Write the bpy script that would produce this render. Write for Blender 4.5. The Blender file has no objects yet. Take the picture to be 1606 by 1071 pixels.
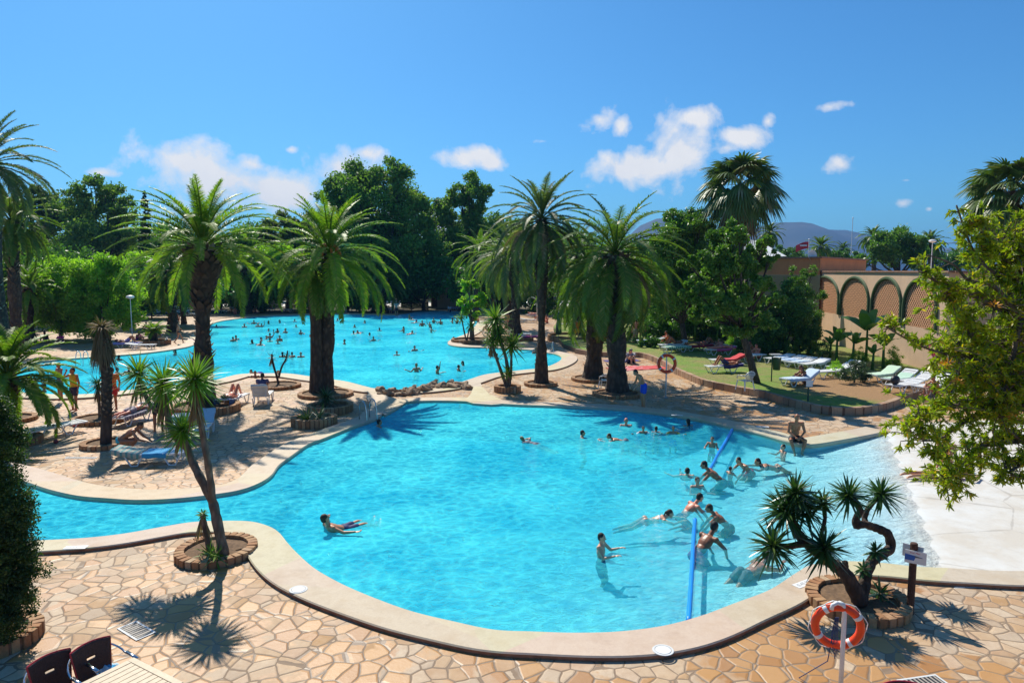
import bpy, bmesh, math, random
import numpy as np
from mathutils import Vector, Matrix, Euler
from mathutils.geometry import delaunay_2d_cdt
R = math.radians
rnd = random.Random(7)
rng = np.random.default_rng(7)
scene = bpy.context.scene
COL = scene.collection
# ------------------------------------------------------------------ camera
H = 5.5; FOC = 1080.0; PITCH = math.atan((535.5-425)/FOC)
cp, sp = math.cos(PITCH), math.sin(PITCH)
cam_d = bpy.data.cameras.new('camera'); cam = bpy.data.objects.new('camera', cam_d); COL.objects.link(cam)
cam.location = (0, 0, H); cam.rotation_euler = (math.pi/2-PITCH, 0, 0)
cam_d.sensor_width = 36; cam_d.lens = 36*FOC/1606; cam_d.clip_end = 20000; cam_d.clip_start = .1
scene.camera = cam
def ray(u, v):
    a = (u-803)/FOC; b = -(v-535.5)/FOC
    return Vector((a, cp+sp*b, -sp+cp*b))
def px(u, v, z=0.0):
    """survey helper: where the sight line meets the level z"""
    d = ray(u, v); t = (z-H)/d.z
    return Vector((d.x*t, d.y*t, z))
def at(u, v, Y):
    d = ray(u, v); t = Y/d.y
    return Vector((d.x*t, Y, H+d.z*t))
# ------------------------------------------------------------------ tags
def tag(o, label=None, cat=None, group=None, kind=None):
    if label: o['label'] = label
    if cat: o['category'] = cat
    if group: o['group'] = group
    if kind: o['kind'] = kind
    return o
def empty(name, loc=(0,0,0), rz=0.0, label=None, cat=None, group=None):
    o = bpy.data.objects.new(name, None); COL.objects.link(o)
    o.empty_display_size = .1
    o.location = loc; o.rotation_euler = (0,0,rz)
    return tag(o, label, cat, group)
def copy_tree(o, parent=None):
    c = o.copy(); COL.objects.link(c)
    if parent: c.parent = parent
    for ch in list(o.children): copy_tree(ch, c)
    return c
def mesh_np(name, V, F, mat, parent=None, loc=None, smooth=False):
    V = np.asarray(V, dtype=np.float32).reshape(-1,3); F = np.asarray(F, dtype=np.int32)
    n = F.shape[1]
    me = bpy.data.meshes.new(name)
    me.vertices.add(len(V)); me.vertices.foreach_set('co', V.ravel())
    me.loops.add(F.size); me.loops.foreach_set('vertex_index', F.ravel())
    me.polygons.add(len(F)); me.polygons.foreach_set('loop_start', np.arange(0, F.size, n, dtype=np.int32))
    me.polygons.foreach_set('loop_total', np.full(len(F), n, dtype=np.int32))
    if smooth: me.polygons.foreach_set('use_smooth', np.ones(len(F), dtype=bool))
    me.update(calc_edges=True)
    if mat: me.materials.append(mat)
    o = bpy.data.objects.new(name, me); COL.objects.link(o)
    if parent: o.parent = parent
    if loc is not None: o.location = loc
    return o
def add_to(o, V, F, mat):
    """append faces with a second material to an existing mesh"""
    me = o.data; bm = bmesh.new(); bm.from_mesh(me); me.materials.append(mat); k = len(me.materials)-1
    vs = [bm.verts.new(v) for v in V]
    for f in F:
        fc = bm.faces.new([vs[i] for i in f]); fc.material_index = k
    bm.to_mesh(me); bm.free(); return o
class MB:
    def __init__(s): s.v = []; s.f = []
    def box(s, c, sz, M=None, taper=1.0):
        b = len(s.v); hx, hy, hz = sz[0]/2, sz[1]/2, sz[2]/2
        for z in (-1, 1):
            k = taper if z > 0 else 1
            for x, y in ((-1,-1),(1,-1),(1,1),(-1,1)):
                p = Vector((x*hx*k, y*hy*k, z*hz))
                if M: p = M @ p
                s.v.append(tuple(p+Vector(c)))
        s.f += [(b,b+3,b+2,b+1),(b+4,b+5,b+6,b+7)]+[(b+i,b+(i+1)%4,b+4+(i+1)%4,b+4+i) for i in range(4)]
        return s
    def tube(s, pts, rad, n=8, cap=True, flat=None, closed=False):
        pts = [Vector(p) for p in pts]; m = len(pts)
        if not hasattr(rad, '__len__'): rad = [rad]*m
        b = len(s.v); prev = None
        for i, p in enumerate(pts):
            if closed: t = pts[(i+1)%m]-pts[i-1]
            else: t = pts[min(i+1,m-1)]-pts[max(i-1,0)]
            t = t.normalized() if t.length > 1e-9 else Vector((0,0,1))
            if prev is None:
                a = Vector((0,0,1)) if abs(t.z) < .9 else Vector((1,0,0))
                x = t.cross(a).normalized()
            else:
                x = (prev - t*prev.dot(t))
                x = x.normalized() if x.length > 1e-6 else t.orthogonal().normalized()
            prev = x; y = t.cross(x)
            for k in range(n):
                a = 2*math.pi*k/n; r = rad[i]
                fy = flat if flat else 1
                s.v.append(tuple(p + x*(math.cos(a)*r) + y*(math.sin(a)*r*fy)))
        M = m if closed else m-1
        for i in range(M):
            j = (i+1) % m
            for k in range(n):
                s.f.append((b+i*n+k, b+i*n+(k+1)%n, b+j*n+(k+1)%n, b+j*n+k))
        if cap and not closed:
            s.f.append(tuple(b+k for k in range(n))[::-1]); s.f.append(tuple(b+(m-1)*n+k for k in range(n)))
        return s
    def ell(s, c, r, M=None, nu=14, nv=9):
        b = len(s.v); c = Vector(c)
        rows = []
        for i in range(nv+1):
            th = math.pi*i/nv
            cnt = 1 if i in (0, nv) else nu
            rows.append(len(s.v))
            for k in range(cnt):
                a = 2*math.pi*k/nu
                p = Vector((r[0]*math.sin(th)*math.cos(a), r[1]*math.sin(th)*math.sin(a), r[2]*math.cos(th)))
                if M: p = M @ p
                s.v.append(tuple(p+c))
        for i in range(nv):
            for k in range(nu):
                k2 = (k+1) % nu
                if i == 0: s.f.append((rows[0], rows[1]+k, rows[1]+k2))
                elif i == nv-1: s.f.append((rows[i]+k, rows[nv], rows[i]+k2))
                else: s.f.append((rows[i]+k, rows[i+1]+k, rows[i+1]+k2, rows[i]+k2))
        return s
    def lathe(s, prof, n=24, c=(0,0,0)):
        b = len(s.v)
        for r, z in prof:
            for k in range(n):
                a = 2*math.pi*k/n; s.v.append((c[0]+r*math.cos(a), c[1]+r*math.sin(a), c[2]+z))
        for i in range(len(prof)-1):
            for k in range(n):
                s.f.append((b+i*n+k, b+i*n+(k+1)%n, b+(i+1)*n+(k+1)%n, b+(i+1)*n+k))
        return s
    def poly(s, pts):
        b = len(s.v); s.v += [tuple(p) for p in pts]; s.f.append(tuple(range(b, b+len(pts)))); return s
    def prism(s, pts, z0, z1):
        b = len(s.v); n = len(pts)
        s.v += [(p[0],p[1],z0) for p in pts]+[(p[0],p[1],z1) for p in pts]
        s.f += [tuple(range(b+n-1,b-1,-1)), tuple(range(b+n,b+2*n))]+[(b+i,b+(i+1)%n,b+n+(i+1)%n,b+n+i) for i in range(n)]
        return s
    def grid(s, fn, nu, nv):
        b = len(s.v)
        for i in range(nu+1):
            for j in range(nv+1): s.v.append(tuple(fn(i/nu, j/nv)))
        for i in range(nu):
            for j in range(nv):
                q = b+i*(nv+1)+j; s.f.append((q, q+nv+1, q+nv+2, q+1))
        return s
    def build(s, name, mat, parent=None, loc=None, smooth=False, bevel=0):
        me = bpy.data.meshes.new(name); me.from_pydata(s.v, [], s.f); me.update()
        if smooth: me.polygons.foreach_set('use_smooth', [True]*len(me.polygons))
        if mat: me.materials.append(mat)
        o = bpy.data.objects.new(name, me); COL.objects.link(o)
        if parent: o.parent = parent
        if loc is not None: o.location = loc
        if bevel:
            m = o.modifiers.new('b', 'BEVEL'); m.width = bevel; m.segments = 2; m.limit_method = 'ANGLE'
        return o
# ------------------------------------------------------------------ materials
class NT:
    def __init__(s, name):
        s.m = bpy.data.materials.new(name); s.m.use_nodes = True
        s.t = s.m.node_tree; s.t.nodes.clear()
        s.out = s.n('ShaderNodeOutputMaterial')
    def n(s, typ, ins=None, **kw):
        nd = s.t.nodes.new(typ)
        for k, v in kw.items(): setattr(nd, k, v)
        for k, v in (ins or {}).items(): s.set(nd, k, v)
        return nd
    def set(s, nd, k, v):
        if isinstance(v, tuple) and len(v) == 2 and hasattr(v[0], 'outputs'): v = v[0].outputs[v[1]]
        elif hasattr(v, 'outputs'): v = v.outputs[0]
        if hasattr(v, 'is_output'): s.t.links.new(v, nd.inputs[k])
        else:
            if isinstance(v, tuple) and len(v) == 3 and nd.inputs[k].type == 'RGBA': v = v+(1,)
            nd.inputs[k].default_value = v
    def math(s, op, a, b=None, clamp=False):
        nd = s.n('ShaderNodeMath', operation=op, use_clamp=clamp); s.set(nd, 0, a)
        if b is not None: s.set(nd, 1, b)
        return nd
    def mix(s, f, a, b, blend='MIX'):
        nd = s.n('ShaderNodeMix', data_type='RGBA', blend_type=blend)
        s.set(nd, 0, f); s.set(nd, 6, a); s.set(nd, 7, b); return (nd, 2)
    def ramp(s, f, stops):
        nd = s.n('ShaderNodeValToRGB'); s.set(nd, 0, f)
        e = nd.color_ramp.elements
        while len(e) < len(stops): e.new(.5)
        for i, (p, c) in enumerate(stops):
            e[i].position = p; e[i].color = tuple(c)+(1,) if hasattr(c, '__len__') else (c,c,c,1)
        return nd
    def noise(s, scale, vec=None, detail=3, rough=.5, dist=0.0):
        nd = s.n('ShaderNodeTexNoise', {'Scale': scale, 'Detail': detail, 'Roughness': rough, 'Distortion': dist})
        if vec is not None: s.set(nd, 'Vector', vec)
        return nd
    def pos(s): return (s.n('ShaderNodeNewGeometry'), 'Position')
    def obj(s): return (s.n('ShaderNodeTexCoord'), 'Object')
    def bump(s, h, strength=.5, dist=.02):
        return s.n('ShaderNodeBump', {'Height': h, 'Strength': strength, 'Distance': dist})
    def pbr(s, col, rough=.6, bump=None, **kw):
        b = s.n('ShaderNodeBsdfPrincipled', {'Base Color': col, 'Roughness': rough})
        for k, v in kw.items(): s.set(b, k.replace('_', ' '), v)
        if bump is not None: s.set(b, 'Normal', bump)
        return b
    def done(s, sh, vol=None):
        s.t.links.new(sh.outputs[0], s.out.inputs['Surface'])
        if vol: s.t.links.new(vol.outputs[0], s.out.inputs['Volume'])
        return s.m
def simple(name, col, rough=.6, var=.12, scale=9, bump=0.0, **kw):
    t = NT(name); nz = t.noise(scale, t.obj(), 4, .6)
    c = t.mix(t.ramp(nz, [(.3, 0), (.7, 1)]), tuple(x*(1-var) for x in col), tuple(min(1,x*(1+var)) for x in col))
    return t.done(t.pbr(c, rough, t.bump(nz, bump, .02) if bump else None, **kw))
def leafmat(name, a, b, c=None, transl=.35, rough=.45, clump=.35):
    t = NT(name); g = t.n('ShaderNodeNewGeometry')
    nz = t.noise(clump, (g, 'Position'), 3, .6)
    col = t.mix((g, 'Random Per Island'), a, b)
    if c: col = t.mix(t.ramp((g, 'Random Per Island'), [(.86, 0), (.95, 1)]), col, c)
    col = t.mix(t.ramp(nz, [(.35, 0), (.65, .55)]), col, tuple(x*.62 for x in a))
    p = t.pbr(col, rough, Specular_IOR_Level=.5)
    tc = t.mix(1.0, col, (1.0, 1.25, .45), 'MULTIPLY')
    tr = t.n('ShaderNodeBsdfTranslucent', {'Color': tc})
    mx = t.n('ShaderNodeMixShader', {0: transl, 1: p, 2: tr})
    return t.done(mx)
def brickish(name, cols, rough=.85, bump=.4):
    """stones: each loose block its own tone"""
    t = NT(name); g = t.n('ShaderNodeNewGeometry'); nz = t.noise(14, (g, 'Position'), 5, .65)
    c = t.ramp((g, 'Random Per Island'), [(i/(len(cols)-1), k) for i, k in enumerate(cols)])
    c = t.mix(t.ramp(nz, [(.35, 0), (.75, .5)]), c, tuple(x*.55 for x in cols[0]))
    return t.done(t.pbr(c, rough, t.bump(nz, bump, .02)))
M = {}
M['white_plastic'] = simple('white_plastic', (.78,.78,.76), .32, .05, 3)
M['steel'] = simple('steel', (.62,.63,.64), .22, .05, 20, Metallic=1.0)
M['white_paint'] = simple('white_paint', (.75,.75,.74), .4, .06, 6)
M['grey_metal'] = simple('grey_metal', (.32,.33,.33), .5, .1, 10)
M['dark_green'] = simple('dark_green', (.015,.07,.04), .5)
M['soil'] = simple('soil', (.16,.095,.05), .95, .35, 12, .6)
M['dark_wood'] = simple('dark_wood', (.07,.03,.018), .8, .4, 18, .6)
M['mortar'] = simple('mortar', (.22,.12,.065), .9, .3, 9, .4)
M['stone'] = brickish('planter_stone', [(.30,.14,.06),(.42,.22,.10),(.48,.30,.15),(.38,.17,.07),(.50,.36,.22)])
M['wallstone'] = brickish('wall_stone', [(.36,.20,.12),(.46,.31,.19),(.30,.20,.13),(.50,.36,.23),(.40,.22,.13)])
M['rock'] = simple('rock', (.33,.22,.14), .9, .45, 3, .9)
M['black'] = simple('black', (.02,.02,.022), .5)
M['orange_plastic'] = simple('orange_plastic', (.85,.065,.008), .38, .10, 5)
M['blue_plastic'] = simple('blue_plastic', (.015,.28,.85), .3, .08, 3)
# ------------------------------------------------------------------ sun and sky
SUN_AZ = R(-26); SUN_EL = R(48)
sd = bpy.data.lights.new('sun', 'SUN'); sun = bpy.data.objects.new('sun', sd); COL.objects.link(sun)
sd.energy = 4.9; sd.angle = R(.53); sd.color = (1, .94, .82)
dirv = Vector((math.sin(SUN_AZ)*math.cos(SUN_EL), math.cos(SUN_AZ)*math.cos(SUN_EL), math.sin(SUN_EL)))
sun.rotation_euler = dirv.to_track_quat('Z', 'Y').to_euler()
w = bpy.data.worlds.new('World'); scene.world = w; w.use_nodes = True
wt = NT.__new__(NT); wt.m = None; wt.t = w.node_tree; wt.t.nodes.clear(); wt.out = wt.n('ShaderNodeOutputWorld')
sky = wt.n('ShaderNodeTexSky', sky_type='NISHITA', sun_disc=False, sun_elevation=SUN_EL, sun_rotation=SUN_AZ)
sky.air_density = 1.0; sky.dust_density = .8; sky.ozone_density = 3.0
tc = wt.n('ShaderNodeTexCoord')
sep = wt.n('ShaderNodeSeparateXYZ', {0: (tc, 'Generated')})
az = wt.math('ARCTAN2', (sep, 0), (sep, 1)); el = wt.math('ARCSINE', (sep, 2))
ae = wt.n('ShaderNodeCombineXYZ', {0: az, 1: el})
n1 = wt.noise(11, (tc, 'Generated'), 8, .62, .4); n2 = wt.noise(26, (tc, 'Generated'), 6, .6, .2)
CL = [(292,256,66,34,1),(340,288,110,36,1),(440,300,105,34,1),(532,264,55,40,1),(575,240,30,16,.9),(400,258,38,20,.8),
      (456,235,16,8,.7),(745,245,54,17,1),(775,256,30,14,1),(940,188,32,20,1),(975,200,20,18,1),(1010,262,92,32,1),(1060,240,50,60,1),(1090,186,40,18,.9),(1060,205,20,16,.8),
      (985,268,50,20,1),(1170,215,40,16,1),(1140,232,22,16,.7),(1205,190,12,14,.8),(1300,168,30,12,.7),(1318,258,34,18,.85),(1420,283,18,7,.8),(1416,319,22,11,.9),(1457,328,8,6,.7),(160,272,30,8,.75),(850,222,22,9,.45),(480,232,0.1,0.1,.1),(650,350,120,40,.8),(255,330,60,30,.8)]
cur = None
for u, v, ru, rv, a in CL:
    d = ray(u, v).normalized(); A = math.atan2(d.x, d.y); E = math.asin(d.z)
    s1 = wt.n('ShaderNodeVectorMath', operation='SUBTRACT'); wt.set(s1, 0, ae); s1.inputs[1].default_value = (A, E, 0)
    s2 = wt.n('ShaderNodeVectorMath', operation='MULTIPLY'); wt.set(s2, 0, s1); s2.inputs[1].default_value = (FOC/ru, FOC/rv, 0)
    s3 = wt.n('ShaderNodeVectorMath', operation='LENGTH'); wt.set(s3, 0, s2)
    m_ = wt.math('ADD', (s3, 'Value'), 1-a)
    cur = m_ if cur is None else wt.n('ShaderNodeMath', {0: cur, 1: m_, 2: .25}, operation='SMOOTH_MIN')
den = wt.math('SUBTRACT', 1.02, cur)
den = wt.math('ADD', den, wt.math('MULTIPLY', wt.math('SUBTRACT', n1, .5), 2.8))
den = wt.math('ADD', den, wt.math('MULTIPLY', wt.math('SUBTRACT', n2, .5), 1.5))
fac = wt.ramp(den, [(.08, 0), (.40, .42), (.85, .93)])
SKYTINT = (.31, .72, 1.02)
skyc = wt.mix(1.0, sky, SKYTINT, 'MULTIPLY')
cc = wt.mix(n2, (6.9, 6.9, 7.0), (8.6, 8.3, 7.8))
fin = wt.mix(fac, skyc, cc)
bg = wt.n('ShaderNodeBackground', {0: fin, 1: .1}); wt.t.links.new(bg.outputs[0], wt.out.inputs[0])
scene.view_settings.view_transform = 'Standard'; scene.view_settings.look = 'None'
scene.view_settings.exposure = 0.30; scene.view_settings.gamma = 1
cy = scene.cycles; cy.max_bounces = 8; cy.transparent_max_bounces = 24; cy.caustics_reflective = False; cy.caustics_refractive = False
cy.sample_clamp_indirect = 4
# ------------------------------------------------------------------ people
def V3(*a): return Vector(a)
BASEP = dict(pel=(0,0,.95),che=(0,0,1.27),nek=(0,-.01,1.47),hed=(0,.02,1.62),s=(.185,0,1.42),e=(.25,-.02,1.13),w=(.26,.06,.88),hp=(.088,0,.90),k=(.10,.03,.50),a=(.10,0,.085),t=(.12,.15,.03))
def pose(fd=(0,1,0), **kw):
    P = {}
    src = dict(BASEP); src.update(kw)
    for k, v in src.items():
        if k in ('pel','che','nek','hed'): P[k] = Vector(v)
        elif len(k) > 1 and k[0] in 'LR' and k[1:] in ('s','e','w','hp','k','a','t'): continue
        else:
            P['R'+k] = Vector(v); P['L'+k] = Vector((-v[0],v[1],v[2]))
    for k, v in kw.items():
        if k[0] in 'LR' and k[1:] in ('s','e','w','hp','k','a','t'): P[k] = Vector(v)
    P['fd'] = Vector(fd).normalized(); return P
POSES = {
 'stand': pose(e=(.27,-.03,1.14),w=(.27,.05,.9),La=(-.13,.08,.085),Lt=(-.16,.22,.03),Lk=(-.12,.08,.5)),
 'stand_hand': pose(Re=(.36,.1,1.36),Rw=(.12,.18,1.6),La=(-.15,.1,.085),Lt=(-.18,.25,.03),fd=(.2,1,.1)),
 'stand_cross': pose(e=(.26,.08,1.16),w=(-.06,.2,1.2),Le=(-.26,.08,1.14),Lw=(.05,.22,1.12)),
 'walk': pose(Re=(.26,-.12,1.16),Rw=(.28,-.14,.92),Le=(-.26,.12,1.16),Lw=(-.25,.3,1.0),Rk=(.1,.2,.52),Ra=(.1,.28,.1),Rt=(.11,.44,.07),Lk=(-.1,-.05,.5),La=(-.1,-.32,.13),Lt=(-.1,-.2,.03)),
 'bend': pose(che=(0,.14,1.22),nek=(0,.26,1.38),hed=(0,.36,1.48),s=(.18,.2,1.34),e=(.24,.26,1.06),w=(.2,.42,.9),fd=(0,1,-.5)),
 'wade': pose(e=(.30,.16,1.22),w=(.22,.42,1.30),Lw=(-.35,.36,1.28),k=(.12,.12,.52),a=(.12,-.05,.12)),
 'wade_low': pose(e=(.36,.05,1.25),w=(.55,.18,1.36),k=(.14,.16,.55),a=(.14,-.1,.18)),
 'arm_up': pose(Re=(.34,.06,1.6),Rw=(.32,.1,1.88),e=(.30,.16,1.22),w=(.22,.42,1.30)) ,
 'prone': pose(pel=(0,0,-.06),che=(0,.34,.01),nek=(0,.54,.09),hed=(0,.66,.19),s=(.18,.47,.03),e=(.30,.72,-.02),w=(.16,.98,.03),hp=(.088,-.05,0),k=(.13,-.42,-.22),a=(.12,-.80,-.30),t=(.13,-.95,-.36),fd=(0,1,.1)),
 'prone_turn': pose(pel=(0,0,.0),che=(0,.34,.03),nek=(0,.54,.09),hed=(0,.66,.17),s=(.18,.47,.03),Re=(.42,.55,.12),Rw=(.34,.82,.05),Le=(-.34,.35,-.12),Lw=(-.3,.12,-.2),hp=(.088,-.05,0),k=(.11,-.45,-.1),a=(.1,-.85,-.16),t=(.1,-1.02,-.2),fd=(.5,1,.1)),
 'lean': pose(pel=(0,-.22,.38),che=(0,.05,.60),nek=(0,.24,.74),hed=(0,.34,.87),s=(.19,.16,.68),e=(.27,.36,.46),w=(.2,.52,.22),hp=(.09,-.24,.35),k=(.14,.10,.08),a=(.12,-.34,.06),t=(.12,-.5,.03),fd=(0,1,-.1)),
 'recline': pose(pel=(0,-.3,.0),che=(0,0,.1),nek=(0,.15,.24),hed=(0,.2,.38),s=(.19,.1,.17),e=(.42,-.02,.1),w=(.6,-.2,.12),hp=(.09,-.34,-.02),k=(.13,-.74,.02),a=(.13,-1.1,-.1),t=(.13,-1.2,.02),fd=(0,-1,.3)),
 'sit_edge': pose(pel=(0,0,.11),che=(0,.06,.44),nek=(0,.12,.64),hed=(0,.18,.79),s=(.19,.12,.59),e=(.25,.2,.34),w=(.08,.40,.22),hp=(.09,.02,.09),k=(.22,.42,.11),a=(.11,.50,-.28),t=(.13,.62,-.34),fd=(0,1,-.1)),
 'sit_ground': pose(pel=(0,0,.11),che=(0,.10,.43),nek=(0,.18,.62),hed=(0,.26,.76),s=(.19,.16,.57),e=(.24,.34,.42),w=(.12,.5,.40),hp=(.09,.03,.1),k=(.14,.42,.46),a=(.12,.56,.08),t=(.13,.7,.03),fd=(0,1,-.2)),
 'lie_prone': pose(pel=(0,0,.11),che=(0,.36,.11),nek=(0,.56,.14),hed=(0,.70,.14),s=(.19,.49,.09),e=(.42,.60,.05),w=(.22,.84,.05),hp=(.09,-.05,.1),k=(.12,-.47,.07),a=(.12,-.88,.08),t=(.14,-1.03,.03),fd=(.7,.2,-.35)),
 'lie_knees': pose(pel=(0,0,.11),che=(0,.36,.12),nek=(0,.56,.13),hed=(0,.70,.15),s=(.19,.50,.11),e=(.30,.22,.07),w=(.22,-.02,.07),hp=(.09,-.05,.11),k=(.11,-.36,.46),a=(.11,-.60,.08),t=(.11,-.75,.04),fd=(0,.1,1)),
 'lie_back': pose(pel=(0,0,.11),che=(0,.36,.13),nek=(0,.56,.15),hed=(0,.70,.19),s=(.19,.50,.11),e=(.30,.22,.07),w=(.22,-.02,.09),hp=(.09,-.05,.11),k=(.11,-.45,.14),a=(.12,-.87,.08),t=(.14,-.92,.2),fd=(0,-.2,1)),
 'crouch': pose(pel=(0,-.25,.46),che=(0,.06,.66),nek=(0,.24,.80),hed=(0,.36,.88),s=(.18,.18,.74),e=(.25,.34,.50),w=(.14,.52,.42),hp=(.09,-.24,.42),k=(.15,.20,.44),a=(.13,-.08,.08),t=(.15,.1,.03),fd=(0,1,-.6)),
}
def frame(zdir, xhint):
    z = Vector(zdir).normalized(); x = Vector(xhint); x = (x-z*x.dot(z)).normalized(); y = z.cross(x)
    return Matrix((x, y, z)).transposed()
def capsule(mb, a, b, ra, rb, n=10):
    a, b = Vector(a), Vector(b); d = (b-a); L = d.length; d = d/L
    pts = [a-d*ra*.98, a-d*ra*.7, a, b, b+d*rb*.7, b+d*rb*.98]; rad = [ra*.15, ra*.7, ra, rb, rb*.7, rb*.15]
    mb.tube(pts, rad, n)
def body_mb(P):
    mb = MB(); sx = P['Rs']-P['Ls']; hx = P['Rhp']-P['Lhp']
    sp_ = P['che']-P['pel']; F = frame(sp_, sx); Fh = frame(sp_, hx)
    mb.ell(P['pel'], (.155,.108,.125), Fh); mb.ell(P['pel'].lerp(P['che'],.5), (.135,.09,.16), F); mb.ell(P['che'], (.160,.105,.17), F)
    top = (P['Rs']+P['Ls'])/2; mb.ell(P['che'].lerp(top,.6), (.155,.095,.12), F)
    capsule(mb, P['Ls'].lerp(top,.25), P['Rs'].lerp(top,.25), .058, .058); capsule(mb, top.lerp(P['che'],.1), P['hed'].lerp(P['nek'],.35), .058, .052)
    fd = P['fd']; upv = (P['hed']-P['nek']).normalized(); hz = (upv-fd*upv.dot(fd)*.8).normalized(); hxv = fd.cross(hz).normalized(); hy = hz.cross(hxv).normalized()
    Hm = Matrix((hxv, hy, hz)).transposed(); c = P['hed']
    q = lambda x,y,z: c+Hm@Vector((x,y,z))
    mb.ell(c+Hm@Vector((0,-.008,.02)), (.074,.092,.098), Hm); mb.ell(c+Hm@Vector((0,.018,-.045)), (.056,.066,.072), Hm)
    capsule(mb, q(0,.088,.012), q(0,.108,-.022), .009, .016, 8)                 # nose
    capsule(mb, q(-.03,.083,.03), q(.03,.083,.03), .010, .010, 6)               # brow
    capsule(mb, q(-.02,.082,-.052), q(.02,.082,-.052), .009, .009, 6)           # lips
    mb.ell(q(0,.07,-.088), (.026,.022,.02), Hm)
    for s in (-1,1): mb.ell(q(s*.076,-.005,.0), (.010,.022,.033), Hm)
    for S in 'LR':
        s_, e, w, h, k, a, t = (P[S+x] for x in ('s','e','w','hp','k','a','t'))
        mb.ell(s_, (.062,.060,.066)); capsule(mb, s_, e, .052, .040); capsule(mb, e, w, .040, .027)
        d = (w-e).normalized(); xa = F @ Vector((1,0,0)); nrm = d.cross(xa); nrm = nrm.normalized() if nrm.length > .2 else (F @ Vector((0,1,0))); side = nrm.cross(d).normalized()
        Hh = Matrix((side, nrm, d)).transposed(); mb.ell(w+d*.055, (.040,.018,.055), Hh)
        sg = 1 if S == 'L' else -1
        for i, (o, ln) in enumerate(((-.028,.066),(-.009,.078),(.010,.073),(.028,.056))):
            b0 = w+d*.095+side*(o*sg); b1 = b0+d*ln*.55+nrm*.012+side*(o*sg*.15); b2 = b1+d*ln*.4+nrm*.026
            capsule(mb, b0, b1, .0095, .0088, 7); capsule(mb, b1, b2, .0088, .0075, 7)
        b0 = w+d*.035-side*(.034*sg); b1 = b0+d*.038-side*(.022*sg)+nrm*.01; b2 = b1+d*.03+nrm*.012; capsule(mb, b0, b1, .012, .010, 7); capsule(mb, b1, b2, .010, .008, 7)
        mb.ell(h, (.088,.092,.09)); capsule(mb, h, k, .083, .056); capsule(mb, k, k.lerp(a,.35), .054, .056); capsule(mb, k.lerp(a,.35), a, .055, .036)
        fdv = (t-a).normalized(); heel = a-fdv*.05+(Vector((0,0,-.03)) if abs(fdv.z) < .8 else Vector((0,0,0)))
        capsule(mb, heel, a.lerp(t,.5), .034, .034); capsule(mb, a.lerp(t,.5), t, .036, .026)
        for i in range(5):
            sd = Vector((-fdv.y, fdv.x, 0)); sd = sd.normalized() if sd.length > .01 else Vector((1,0,0)); b0 = t+sd*((i-2)*.016); capsule(mb, b0, b0+fdv*(.032-.003*abs(i-1)), .011, .009, 6)
    return mb, (c, Hm)
def cloth_mb(P, kind):
    mb = MB(); F = frame(P['che']-P['pel'], P['Rs']-P['Ls']); Fh = frame(P['che']-P['pel'], P['Rhp']-P['Lhp'])
    if kind == 'trunks':
        mb.ell(P['pel'], (.170,.124,.125), Fh)
        for S in 'LR': h, k = P[S+'hp'], P[S+'k']; mb.ell(h, (.102,.108,.10)); capsule(mb, h, h.lerp(k,.52), .104, .094)
    elif kind == 'briefs':
        mb.ell(P['pel']-F@Vector((0,0,.015)), (.166,.121,.09), Fh)
        for S in 'LR': mb.ell(P[S+'hp'], (.094,.100,.07))
    elif kind == 'bra': mb.ell(P['che'].lerp((P['Rs']+P['Ls'])/2,.15), (.172,.124,.06), F)
    elif kind in ('vest', 'shirt'):
        mb.ell(P['pel'].lerp(P['che'],.12), (.160,.118,.10), F); mb.ell(P['pel'].lerp(P['che'],.5), (.150,.108,.17), F); mb.ell(P['che'], (.176,.121,.17), F)
        top = (P['Rs']+P['Ls'])/2; mb.ell(P['che'].lerp(top,.6), (.168,.110,.115), F); capsule(mb, P['Ls'].lerp(top,.3), P['Rs'].lerp(top,.3), .068, .068)
        if kind == 'shirt':
            for S in 'LR': mb.ell(P[S+'s'], (.074,.072,.076)); capsule(mb, P[S+'s'], P[S+'s'].lerp(P[S+'e'],.5), .068, .066)
    elif kind in ('armL','armR'):
        S = kind[-1]; a, b = P[S+'s'], P[S+'e']; capsule(mb, a.lerp(b,.40), a.lerp(b,.75), .085, .085, 12)
    return mb
_mc = {}
def remeshed(key, mb, vox, it=2):
    if key in _mc: return _mc[key]
    me = bpy.data.meshes.new('tmp'); me.from_pydata(mb.v, [], mb.f); o = bpy.data.objects.new('tmp', me); COL.objects.link(o)
    r = o.modifiers.new('r','REMESH'); r.mode = 'VOXEL'; r.voxel_size = vox; r.use_smooth_shade = True
    s = o.modifiers.new('s','SMOOTH'); s.factor = .5; s.iterations = it
    dg = bpy.context.evaluated_depsgraph_get(); dg.update(); ev = o.evaluated_get(dg)
    m2 = bpy.data.meshes.new_from_object(ev); m2.name = str(key[0])
    m2.polygons.foreach_set('use_smooth', [True]*len(m2.polygons))
    bpy.data.objects.remove(o); bpy.data.meshes.remove(me); _mc[key] = m2; m2.materials.clear(); m2.materials.append(None); return m2
def hair_mesh(pname, kind, H):
    key = ('hair', pname, kind)
    if key in _mc: return _mc[key]
    c, Hm = H; mb = MB(); q = lambda x,y,z: c+Hm@Vector((x,y,z))
    mb.ell(q(0,-.022,.038), (.081,.092,.092), Hm); mb.ell(q(0,-.045,.0), (.076,.066,.085), Hm)
    if kind == 'long': capsule(mb, q(0,-.06,.0), q(0,-.085,-.16), .062, .045); capsule(mb, q(0,-.085,-.15), q(0,-.1,-.27), .05, .02)
    if kind == 'tail': mb.ell(q(0,-.12,.03), (.03,.03,.03)); capsule(mb, q(0,-.13,.02), q(0,-.17,-.12), .028, .015)
    return remeshed(key, mb, .014, 2)
_skin = {}
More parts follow.
